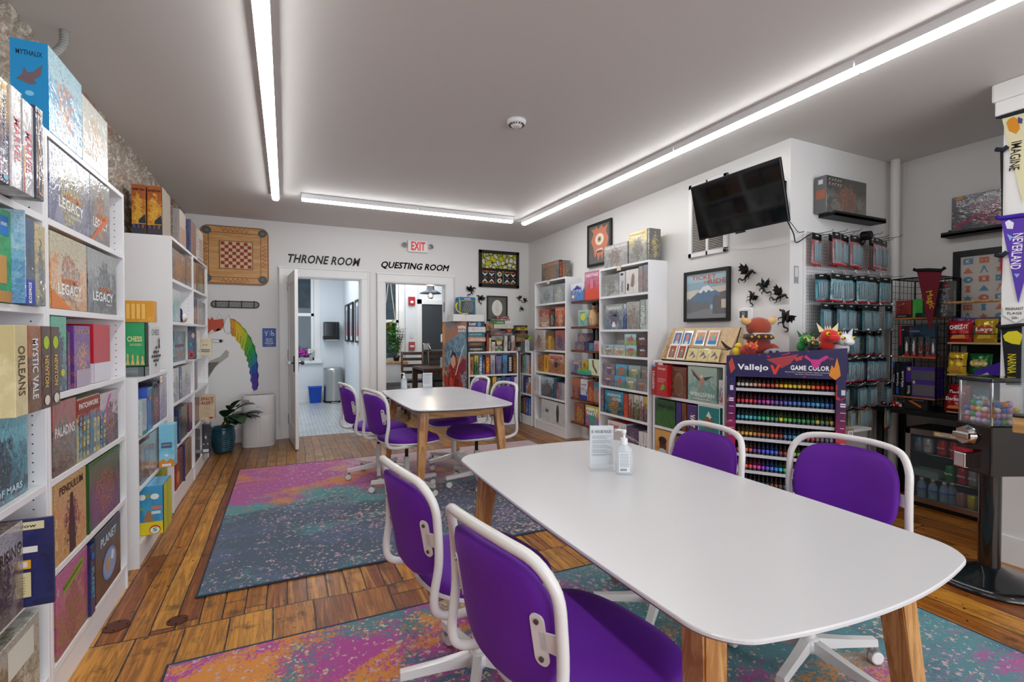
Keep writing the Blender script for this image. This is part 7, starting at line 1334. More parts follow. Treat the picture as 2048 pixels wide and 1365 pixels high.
# ---------------------------------------------------------------- back room contents
def barn_lamp():
 q = hy(861, 590, 8.3); r = empty('pendant_lamp', (q.x, 8.3, 1.98)); tag(r, 'industrial pendant lamp with glass jar lit in the back room', 'lamp'); mt = M('#4a4c50', .4, .7)
 mb = MB(); mb.lathe([(.19, .03), (.188, .036), (.12, .075), (.07, .10), (.06, .17), (.045, .19), (.0, .19)], mt, n=28); mb.build('shade', r)
 mb = MB(); mb.cyl((0, 0, .19), (0, 0, .70), .008, mt, n=8); mb.build('stem', r)
 mb = MB(); mb.lathe([(.045, .06), (.055, .02), (.05, -.03), (.03, -.065), (0, -.07)], M('#ffffff', .05, trans=1, ior=1.1), n=18); mb.build('glass_jar', r)
 mb = MB(); mb.ball((0, 0, .0), (.024, .024, .034), M('#ffd9a8', .5, emit=18.0), 12, 8); mb.build('bulb', r)
 l = bpy.data.lights.new('bulb_light', 'POINT'); l.energy = 9; l.color = (1, .82, .6); l.shadow_soft_size = .05; lo = bpy.data.objects.new('bulb_light', l); COL.objects.link(lo); lo.parent = r; lo.location = (0, 0, -.1)
barn_lamp()
for (u, v, w_, h_, c, nm, lb, els) in ((833, 603, .13, .17, '#a81c28', 'fire_alarm', 'red and white fire alarm strobe on the back room wall', 1), (833, 692, .12, .16, '#b04a50', 'fire_pull_station', 'red pull station low on the back room wall', 2), (834, 671, .08, .12, '#d8dadc', 'light_switch', 'white light switch beside the steel door', 3)):
 q = hy(u, v, QB - .05); r = empty(nm, (2.26, QB - .05, q.z - h_ / 2)); tag(r, lb, nm.replace('_', ' ')); mb = MB(); mb.box(-w_ / 2, w_ / 2, -.04 if els < 3 else -.008, 0, 0, h_, M(c, .4), .006); mb.build('housing', r)
 mb = MB(); 
 if els == 1: mb.ball((.0, -.045, .06), (.035, .015, .03), M('#e4e4e0', .2), 10, 6)
 elif els == 2: mb.box(-.04, .04, -.048, -.04, .05, .09, M('#e0d8d8', .4), .003)
 else: mb.box(-.01, .01, -.014, -.008, .04, .08, WHITE, .002)
 mb.build('button', r)
def slat_chair(loc, rz, label):
 r = empty('ladder_back_chair', loc, rz); tag(r, label, 'chair', 'dark wooden dining chairs in the back room')
 mb = MB(); mb.box(-.21, .21, -.19, .21, .44, .48, BLACK, .012); mb.build('seat', r)
 for x, y in ((-.19, .19), (.19, .19)): mb = MB(); mb.box(x - .02, x + .02, y - .02, y + .02, 0, .44, DARKW, .003); mb.build('leg', r)
 for x in (-.19, .19): mb = MB(); mb.tube([(x, -.19, 0), (x, -.19, .45), (x, -.25, .98)], .021, DARKW, 4); mb.build('leg', r)
 for z in (.60, .72, .84, .945): mb = MB(); y = -.19 - (z - .45) * .113; mb.box(-.19, .19, y - .008, y + .008, z - .028, z + .028, DARKW, .003); mb.build('back_slat', r)
 for s_ in (-1, 1): mb = MB(); mb.box(s_ * .19 - .01, s_ * .19 + .01, -.18, .18, .2, .23, DARKW); mb.build('stretcher', r)
q = hy(785, 700, 8.0); slat_chair((1.56, 7.62, 0), -1.75, 'dark ladder-back chair at left of back room table, nearer'); slat_chair((1.60, 8.15, 0), -1.65, 'dark ladder-back chair at left of back room table, farther')
slat_chair((2.10, 8.72, 0), 3.0, 'dark ladder-back chair turned toward doorway behind the back table'); slat_chair((2.62, 8.72, 0), 3.1, 'dark ladder-back chair near the steel door')
r = empty('back_room_table', (2.35, 7.9, 0)); tag(r, 'dark brown wooden table in the back room', 'table'); mb = MB(); mb.box(-.38, .38, -.4, .4, .72, .76, DARKW, .004); mb.build('table_top', r)
mb = MB(); mb.box(-.34, .34, -.36, -.33, .62, .72, DARKW); mb.box(-.34, .34, .33, .36, .62, .72, DARKW); mb.build('apron', r)
for x in (-.34, .34):
 for y in (-.36, .36): mb = MB(); mb.box(x - .04, x + .04, y - .04, y + .04, 0, .72, DARKW, .003); mb.build('leg', r)
def hang_plant():
 q = hy(779, 640, 9.0); r = empty('hanging_plant', (q.x, 9.0, 1.35)); tag(r, 'trailing green plant in a macrame hanger by the back room window', 'hanging plant'); mb = MB()
 for s_ in (-1, 1): mb.tube(smooth_path([(0, 0, 1.33), (s_ * .02, 0, .9), (s_ * .10, 0, .22), (s_ * .08, 0, .05), (0, 0, -.02)], 5), .006, M('#d8d0c0', .9), 6)
 mb.build('macrame_cord', r); mb = MB(); mb.lathe([(.05, .0), (.09, .06), (.10, .16), (.095, .165), (.085, .15)], M('#8a5a38', .7), n=20); mb.build('pot', r)
 rn = random.Random(9)
 for k in range(9):
  x, z = rn.uniform(-.06, .09), .16; mb = MB(); P = [Vector((x, rn.uniform(-.08, -.03), z))]
  L = rn.uniform(.25, .75)
  for i in range(7): P.append(P[-1] + Vector((rn.uniform(-.03, .04), rn.uniform(-.015, .005), -L / 7)))
  mb.tube(P, .003, STEM, 5)
  for p in P: leaf_mesh(mb, p, (rn.uniform(-1, 1), rn.uniform(-.8, .1), rn.uniform(-.4, .3)), .085, .034, LEAF2, .8, 4); leaf_mesh(mb, p, (rn.uniform(-1, 1), rn.uniform(-1, 0), rn.uniform(-.5, .4)), .07, .028, LEAF2, .8, 4)
  mb.build('vine', r)
hang_plant()
r = empty('zz_plant', (1.93, 9.40, .785)); r.name = 'sill_plant'; tag(r, 'dark upright leafy plant on the back room window ledge', 'potted plant'); mb = MB(); mb.lathe([(.05, 0), (.065, .10), (.06, .10)], BLACK, n=16); mb.build('pot', r)
rn = random.Random(4)
for k in range(9):
 mb = MB(); t = rn.uniform(0, 2 * PI); P = smooth_path([(0, 0, .08), (.07 * math.cos(t), .04 * math.sin(t), .30), (.15 * math.cos(t), .05 * math.sin(t), .50 + rn.uniform(-.1, .15))], 6); mb.tube(P, .005, STEM, 5)
 for i, p in enumerate(P[2:]):
  for s_ in (-1, 1): leaf_mesh(mb, p, (s_ * .9, -.3, .5), .07, .018, LEAF, .3, 3)
 mb.build('frond', r)
mb = MB(); mb.box(1.11, 2.14, 9.32, QB, .74, .785, BUTCH, .004); mb.box(1.11, 2.14, 9.34, QB, .0, .74, QW); tag(mb.build('window_bench', None), 'white window bench with wooden ledge in the back room', 'bench')
# ================================================================ THINGS ON THE RIGHT WALL
def rframed(u0, u1, vt, vb, *a, **k):
 p = hx(u0, vt, 3.37); q = hx(u1, vb, 3.37); y = (p.y + q.y) / 2
 return framed('framed_poster', a[0], 'picture', (wallx(y) - .003, y, q.z), -PI / 2, abs(p.y - q.y), hx(u1, k.pop('vt2', vt), 3.37).z - q.z, *a[1:], **k)
rframed(1373, 1463, 548, 642, 'black-framed travel poster of a snowy mountain beside the thermostat', .028, '#121214', .03, [('r', 0, 0, 1, 1, '#8fb4c4'), ('r', 0, .80, 1, 1, '#a8c8d4'), ('p', [(0, .45), (0, .62), (1, .70), (1, .45)], '#d8d0bc'), ('p', [(0, .38), (.25, .55), (.42, .70), (.55, .72), (.72, .60), (1, .45), (1, .3), (0, .3)], '#3f6a8c'), ('p', [(.30, .58), (.42, .70), (.55, .72), (.70, .60), (.62, .58), (.56, .62), (.50, .56), (.44, .62), (.38, .56)], '#e8ecee'), ('p', [(0, .34), (.05, .48), (.1, .36), (.16, .44), (.22, .34), (.3, .42), (.4, .32), (.5, .40), (.6, .30), (.6, 0), (0, 0)], '#5a6064'), ('p', [(0, .12), (.5, .22), (1, .18), (1, 0), (0, 0)], '#76797a'), ('p', [(.66, .10), (.66, .46), (.74, .52), (.82, .46), (.82, .55), (1, .58), (1, .1)], '#4a4a50'), ('r', .86, .22, .98, .40, '#c8b89c'),
 ('t', 'TICKET', .44, .90, .68, .09, .02, '#c04a28'), ('t', 'TO', .50, .79, .12, .05, .03, '#b8482c'), ('t', 'RIDE', .76, .79, .42, .10, .03, '#b8482c')], vt2=533)
rframed(1177, 1224, 444, 526, 'black-framed drawing of an orange one-eyed furry monster', .030, '#121214', .03, [('p', [(.22, .80), (.10, .92), (.25, .90), (.35, .96), (.45, .88), (.6, .97), (.7, .88), (.88, .94), (.80, .78), (.92, .60), (.85, .40), (.78, .22), (.70, .32), (.62, .08), (.54, .26), (.45, .06), (.38, .28), (.28, .16), (.22, .42), (.10, .60)], '#d0703c'), ('o', .5, .62, .20, .15, '#e8e4d8'), ('o', .5, .62, .10, .08, '#c89a50'), ('o', .5, .62, .045, .04, '#14100e'), ('p', [(.26, .42), (.40, .34), (.60, .34), (.76, .42), (.60, .28), (.40, .28)], '#3a1c18')] + [('p', [(.32 + .09 * k, .385 - .01 * abs(2 - k)), (.36 + .09 * k, .32), (.40 + .09 * k, .385 - .01 * abs(2 - k))], '#f0ece0') for k in range(4)], mat_col='#4a4644', vt2=436)
framed('framed_poster', 'dark-framed poster leaning edge-on beyond the far right bookcase', 'picture', (wallx(6.3) - .004, 6.30, 1.12), -PI / 2, .30, .78, .025, '#17120f', .02, [], mat_col='#8a8680')
# thermostat
q = hx(1495, 630, 3.37); r = empty('thermostat', (wallx(q.y), q.y, q.z - .05), -PI / 2); tag(r, 'white square thermostat on the right wall', 'thermostat')
mb = MB(); mb.box(-.062, .062, -.028, -.001, 0, .10, WHITE, .006); mb.build('housing', r); mb = MB(); mb.box(-.045, .03, -.0295, -.028, .025, .08, M('#4f5558', .15)); mb.text('70', M('#b8c0c0'), (-.01, -.0297, .055), UX, UZ, .03, .03); mb.build('display', r)
# television on its arm
def tv():
 c = Vector((3.04, 2.59, 2.285)); r = empty('television', c, -PI / 2 + .02); r.rotation_euler = (math.radians(14), 0, -PI / 2 + .03); tag(r, 'black flat television tilted down on a wall arm', 'television'); w_, h_ = .385, .215
 mb = MB(); mb.box(-w_, w_, 0, .022, -h_, h_, M('#0b0b0c', .3), .004); mb.box(-w_ * .7, w_ * .7, .02, .05, -h_ * .75, h_ * .5, M('#111113', .5), .01); mb.box(-.04, .04, -.002, .012, -h_ - .012, -h_, BLACK, .002); mb.build('casing', r)
 mb = MB(); mb.box(-w_ + .010, w_ - .010, -.0015, .002, -h_ + .014, h_ - .010, M('#040506', .07, coat=.4)); mb.build('screen', r)
 mb = MB()
 for s_ in (-1, 1): mb.box(.12 + s_ * .09 - .012, .12 + s_ * .09 + .012, .045, .06, -.16, .14, M('#1a1a1c', .4, .6))
 mb.box(.0, .25, .05, .065, .0, .03, M('#1a1a1c', .4, .6)); mb.box(.0, .25, .05, .065, -.10, -.07, M('#1a1a1c', .4, .6)); mb.build('mount_bracket', r)
 r2 = empty('wall_mount', (wallx(2.46) - .001, 2.46, 2.18), -PI / 2); tag(r2, 'black perforated steel wall mount at the right of the television', 'mount'); mb = MB()
 for a, b, d, e in ((-.05, -.03, 0, .26), (.03, .05, 0, .26), (-.05, .05, 0, .02), (-.05, .05, .24, .26), (-.05, .05, .12, .14)): mb.box(a, b, -.02, 0, d, e, BLACK, .002)
 mb.build('plate', r2); mb = MB(); mb.tube([(0, -.02, .19), (-.05, -.14, .17), (-.08, -.245, .12)], .012, M('#55585c', .3, .8), 8); mb.tube([(0, -.02, .06), (-.05, -.14, .06), (-.08, -.245, .06)], .012, M('#55585c', .3, .8), 8); mb.build('arm', r2)
tv()
def cable(label, pts, rr=.004, col='#101012'): mb = MB(); mb.tube(smooth_path(pts, 6), rr, M(col, .5), 6); tag(mb.build('cable'), label, 'cable')
CY = COLY
cable('black cable sagging from the television round the column to the pegboard', [(3.12, 2.25, 2.12), (3.28, 2.30, 2.03), (3.40, CY - .02, 1.98), (3.50, CY - .03, 2.03), (3.56, CY - .03, 2.06)])
cable('thinner black cable from the television toward the pegboard top', [(3.12, 2.27, 2.13), (3.25, 2.30, 2.10), (3.42, CY - .02, 2.06), (3.50, CY - .01, 2.07)], .0025)
cable('white cord looping low behind the television to the column', [(3.30, 2.95, 2.02), (3.335, 2.7, 1.98), (3.345, 2.45, 1.97), (3.40, CY - .01, 2.0), (3.5, CY - .01, 2.05)], .002, '#c8c8c8')
# ---------------------------------------------------------------- column front: ledge, pegboard, packs
def ledge(label, loc, rz, L, D=.12):
 r = empty('picture_ledge', loc, rz); tag(r, label, 'shelf'); mb = MB(); mb.box(-L / 2, L / 2, -D, 0, 0, .02, M('#141416', .5), .002); mb.build('board', r); mb = MB(); mb.box(-L / 2, L / 2, -.012, 0, .02, .065, M('#141416', .5), .002); mb.build('back_lip', r); mb = MB(); mb.box(-L / 2, L / 2, -D, -D + .01, -.0, .035, M('#141416', .5), .002); mb.build('front_lip', r)
a = hy(1632, 425, CY); b = hy(1744, 431, CY); ledge('black floating ledge above the pegboard', ((a.x + b.x) / 2, CY, 2.19), 0, .66)
a = hy(1652, 400, CY - .1); b = hy(1732, 400, CY - .1)
gbox('grey boxed set with flame-haired warrior on the black ledge', ((a.x + b.x) / 2, CY - .060, 2.2105), 0, b.x - a.x, .085, .27, ['#55534f', '#7c7973', '#4c4a47', '#9a6048'], [('t', 'F', '~~~~~', .22, .90, .34, .12, '#a8a49c', 0, .02), ('t', 'F', '~~~~~', .22, .78, .34, .14, '#a8a49c', 0, .02), ('r', 'L', 0, 0, 1, 1, '#5c5c5e'), ('r', 'L', .1, .38, .9, .62, '#9a5a40'), ('r', 'L', .3, .78, .7, .9, '#c8c8c8')], wrap=.9)
q = hy(1593, 550, CY); mb = MB(); mb.poly([(0, 0, 0), (.05, 0, 0), (.05, 0, .13), (0, 0, .13)], M('#b4b4b6', .5)); mb.prism([(0, 0), (.025, .02), (.05, 0), (.05, .13), (0, .13)], .002, M('#9c9ca0', .4), ((0, -.002, 0), UX, UZ)); mb.prism([(.008, .05), (.042, .05), (.042, .12), (.008, .12)], .0008, M('#d8d8da', .4), ((0, -.003, 0), UX, UZ)); tag(mb.build('ribbon_sticker', None, (q.x - .03, CY - .0005, q.z - .065)), 'small grey ribbon-shaped sticker on the column', 'sticker')
# pegboard
a = hy(1608, 462, CY); b = hy(1768, 480, CY); px0, px1, pz0, pz1 = a.x, b.x - .02, .62, 2.07
r = empty('pegboard', ((px0 + px1) / 2, CY, pz0)); tag(r, 'white pegboard full of hanging packs on the column', 'pegboard'); PW = (px1 - px0) / 2
T = NT('peg_holes'); p = T.pos(); v = T.add('ShaderNodeTexVoronoi', {'Vector': T.vmath('MULTIPLY', p, (1, 0, 1)), 'Scale': 40.0, 'Randomness': 0.0}).outputs[0]; T.base(T.mix(T.smooth(v, .17, .14), '#dfdfe0', '#2a2a2c'), .5)
mb = MB(); mb.box(-PW, PW, -.012, -.001, 0, pz1 - pz0, T.m); mb.build('board', r); mb = MB()
for q in ((-PW - .01, -PW, 0, pz1 - pz0 + .01), (PW, PW + .01, 0, pz1 - pz0 + .01), (-PW, PW, pz1 - pz0, pz1 - pz0 + .01)): mb.box(q[0], q[1], -.018, -.001, q[2], q[3], TRIM, .002)
mb.build('edge_trim', r)
def pack_proto():
 r = empty('blister_pack', (0, 0, 0)); mb = MB(); mb.box(-.038, .038, -.0015, 0, -.150, 0, COVER); mb.box(-.039, .039, -.003, .001, -.028, .004, M('#18181a', .4), .001); mb.box(-.012, .012, -.0035, -.003, -.010, -.003, M('#b8b8b8', .5)); mb.box(-.038, .038, -.002, .0, -.154, -.146, M('#a82430', .5)); c = mb.build('card', r)
 mb = MB(); mb.box(-.032, .032, -.024, -.0016, -.142, -.034, M('#dfe6ea', .06, alpha=.08), .006); mb.build('blister', r)
 mb = MB()
 for k in range(5): mb.tube([(-.022 + .011 * k, -.012, -.135), (-.022 + .011 * k + .004 * math.sin(k * 2.2), -.013, -.045)], .0042, M('#7d9aa4', .5), 5)
 mb.build('miniature', r); return r, c
pk, pc = pack_proto(); first = True
PROWS = [(560, 2.045, 10, ['#c88a8c', '#e0a8a8', '#b05a5c', '#d8c8c8'], 'pink-lined', .5, 1.5), (0, 1.745, 16, ['#3f94a4', '#68b0bc', '#2c7a8c', '#b0c8cc'], 'teal-lined', .8, 1.28), (0, 1.525, 16, ['#3a8898', '#5fa4b0', '#2c7080', '#a8c0c4'], 'teal-lined', .8, 1.28), (0, 1.33, 16, ['#3f90a0', '#64acb8', '#2f7c8c', '#c0ccd0'], 'teal-lined', .85, 1.2), (0, 1.13, 16, ['#3a5c90', '#3f90a0', '#2c4a7c', '#b0b8c8'], 'blue and teal', .85, 1.2), (0, .93, 13, ['#2f7f90', '#4f9cac', '#286c7c', '#98b0b4'], 'dark teal', .5, 1.2), (0, .76, 8, ['#a8a898', '#c8b868', '#8c8c88', '#d0c890'], 'clear and yellow', .6, 1.3)]
hooks = empty('peg_hooks', ((px0 + px1) / 2, CY - .012, pz0)); tag(hooks, 'chrome wire hooks in rows across the pegboard', 'hooks')
for ri, (_, z, n, cols, nm, frac, sc) in enumerate(PROWS):
 mb = MB(); xs = [px0 + .05 + (4.27 - px0) * k / (n - 1 if n > 1 else 1) for k in range(n)]
 if ri in (5, 6): xs = [px0 + .10 + (4.22 - px0) * k / (n - 1) for k in range(n)]
 for k, x in enumerate(xs):
  L = .16 + .05 * ((k * 7) % 3); X_ = x - hooks.location.x; Z_ = z - pz0 + .004; mb.tube([(X_, -.003, Z_), (X_, -L, Z_), (X_, -L - .012, Z_ + .012)], .0022, CHROME if ri else BLACK, 5)
 mb.build('hook_row', hooks)
 for k, x in enumerate(xs):
  yd = [.05, .085, .12, .10, .065, .14][(k * 5 + ri) % 6]
  if first: o = pk; first = False
  else: o = copy_tree(pk)
  o.location = (x, CY - .014 - yd, z); o.scale = (sc * 1.2, 1, sc); o.rotation_euler = (.0, [.03, -.05, 0, .06, -.02][(k + ri) % 5], [.3, -.25, .1, .4, -.1, .2][(k * 3 + ri) % 6] * (.5 if ri == 0 else .5))
  for ch in o.children:
   if ch.name.startswith('card'): art(ch, [cols[(j + (k % 3 == 2) * 3) % 4] for j in range(4)], None, .5, .2)
  tag(o, '%s hanging pack, %s from left in the %s row of the pegboard' % (nm, ORD[k], ORD[ri]), 'blister pack', 'packs hanging on the pegboard')
q = hy(1735, 460, CY - .1); r = empty('webcam', (q.x, CY - .013, 1.99)); tag(r, 'black webcam standing out above the pegboard top row', 'camera'); mb = MB(); mb.tube([(0, 0, 0), (0, -.06, .03), (0, -.08, .07)], .008, BLACK, 8); mb.build('stand', r); mb = MB(); mb.cyl((0, -.05, .09), (0, -.11, .085), .036, M('#101114', .35), n=20); mb.build('body', r); mb = MB(); mb.cyl((0, -.111, .085), (0, -.114, .085), .02, M('#2a3038', .05, coat=1), n=16); mb.build('lens', r)
# white price-rail shelf under the pegboard, wires
q = hy(1690, 860, CY - .2); r = empty('wall_shelf', (3.83, CY, .585)); tag(r, 'small white bracket shelf with price tag below pegboard', 'shelf'); mb = MB(); mb.box(-.16, .16, -.22, -.0, 0, .02, WHITE, .002); mb.build('board', r); mb = MB(); mb.box(-.15, -.07, -.224, -.221, -.03, .03, M('#a87a4a', .6)); mb.box(-.142, -.078, -.2255, -.224, -.02, .02, M('#e8e8e8', .6)); mb.text('24', M('#333333'), (-.11, -.2258, 0), UX, UZ, .03, .02); mb.build('price_tag', r)
cable('black wire hanging beside the pegboard down to the desk', [(4.20, CY - .01, .95), (4.30, CY - .02, .80), (4.33, CY - .02, .62), (4.30, CY - .02, .3), (4.28, CY - .02, .02)], .003)
# ---------------------------------------------------------------- wooden tiered card display
def card_rack():
 y0, y1 = 2.78, 3.53; r = empty('print_display', (3.19, (y0 + y1) / 2, 1.0615), -PI / 2); tag(r, 'slanted plywood rack of art prints on the low right bookcase', 'display rack'); W = y1 - y0
 mb = MB(); mb.box(-W / 2, W / 2, 0, .17, 0, .012, PLY); mb.build('base', r)
 for s_ in (-1, 1): mb = MB(); x = s_ * W / 2; mb.prism([(0, 0), (.17, 0), (.17, .30), (.14, .30), (0, .06)], .008, PLY, ((x - (.008 if s_ > 0 else 0) + .008, 0, 0), (0, 1, 0), UZ)); mb.build('side_panel', r)
 mb = MB(); mb.raw([(-W / 2, .14, .30), (W / 2, .14, .30), (W / 2, .152, .30), (-W / 2, .152, .30), (-W / 2, .03, .012), (W / 2, .03, .012), (W / 2, .042, .012), (-W / 2, .042, .012)], [(4, 5, 1, 0), (0, 1, 2, 3), (3, 2, 6, 7), (7, 6, 5, 4), (0, 3, 7, 4), (1, 5, 6, 2)], PLY); mb.build('back_board', r)
 for y, z in ((.0, .0), (.062, .125)): mb = MB(); mb.box(-W / 2, W / 2, y, y + .006, z, z + .022, PLY, .001); mb.build('lip', r)
 fr = Matrix(((1, 0, 0), (0, 1, 0), (0, 0, 1)))
 def card(x, row_, w_, h_, lb, els, base='#ecebe8'):
  y, z = ((.008, .014), (.070, .139))[row_]; sl = Vector((0, .34, .94)).normalized(); o = empty('art_print', r.matrix_basis @ Vector((x, y, z)), -PI / 2); tag(o, lb, 'print'); mb = MB(); vv = sl
  mb.prism([(0, 0), (w_, 0), (w_, h_), (0, h_)], .002, M(base, .35, coat=.5), ((-w_ / 2, 0, 0), UX, vv)); deco(mb, Vector((-w_ / 2, 0, 0)), UX, vv, w_, h_, els, .0004, .0003); mb.build('card', o)
 rob = [('r', .14, .12, .86, .88, '#a8442c'), ('p', [(.35, .15), (.65, .15), (.68, .6), (.5, .8), (.32, .6)], '#7c8468'), ('o', .5, .58, .08, .06, '#c8c0a0')]
 sp_ = [('r', .12, .14, .88, .86, '#3a78b4'), ('p', [(.35, .3), (.65, .3), (.7, .7), (.5, .8), (.3, .7)], '#c88a84'), ('r', .3, .14, .7, .3, '#c8d4dc')]
 por = [('r', .12, .14, .88, .86, '#d87a94'), ('p', [(.12, .14), (.12, .32), (.4, .42), (.6, .42), (.88, .32), (.88, .14)], '#2a86c0'), ('r', .12, .6, .88, .86, '#e0a070'), ('p', [(.36, .36), (.64, .36), (.68, .6), (.5, .74), (.32, .6)], '#8ab8a0')]
 yel = [('r', .06, .06, .94, .94, '#d8cc94'), ('p', [(.2, .3), (.5, .8), (.8, .3), (.6, .5)], '#7a5a80'), ('p', [(.1, .7), (.4, .6), (.3, .9)], '#c8b460'), ('p', [(.6, .15), (.9, .35), (.7, .5)], '#8a6a50')]
 for x, l_ in ((-.27, 'left'), (-.155, 'right')): card(x, 0, .105, .15, 'rust red card print, %s one in the front of the plywood rack' % l_, rob)
 for x, l_ in ((-.27, 'left'), (-.15, 'right')): card(x, 1, .105, .145, 'blue card print, %s one in the back of the plywood rack' % l_, sp_)
 for x, l_ in ((.0, 'left'), (.14, 'right')): card(x, 1, .115, .15, 'pink and turquoise card print, %s one in the plywood rack' % l_, por)
 for x, l_ in ((-.025, 'left'), (.095, 'middle'), (.215, 'right')): card(x, 0, .115, .115, 'yellow card print, %s of three in the plywood rack' % l_, yel, '#d8cfa0')
 mb = MB(); mb.prism(rounded(.05, .05, .024), .001, M('#d8d8d6', .5), ((.26, .118, .215), UX, (0, .34, .94))); mb.text('EACH', M('#4a4a4a'), (.285, .1262, .24), UX, (0, .34, .94), .034, .012); mb.build('price_note', r)
 mb = MB(); mb.box(-.37, -.30, -.05, -.048, -.05, -.015, M('#a87a4a', .6)); mb.box(-.362, -.308, -.051, -.05, -.045, -.02, M('#e4e4e0', .6)); mb.text('G-2', M('#333333'), (-.335, -.0513, -.032), UX, UZ, .03, .014)
 mb.build('shelf_tag', r)
card_rack()
for lb, loc, rz, tx in (('price tag hanging on the low left bookcase top edge', (XL + .001, 3.86, 1.02), PI / 2, 'G-4'), ('price tag on the top edge of the far right bookcase', (XR - .001, 5.62, 2.0), -PI / 2, 'G-7'), ('price tag on the top edge of the tall right bookcase', (XR - .001, 4.12, 2.0), -PI / 2, 'G-8')):
 mb = MB(); mb.box(-.035, .035, -.003, 0, -.035, .02, M('#b08450', .6)); mb.box(-.028, .028, -.0036, -.003, -.028, .013, M('#e4e4e0', .6)); mb.text(tx, M('#333333'), (0, -.0039, -.008), UX, UZ, .035, .02); tag(mb.build('price_tag', None, loc, rz), lb, 'price tag')
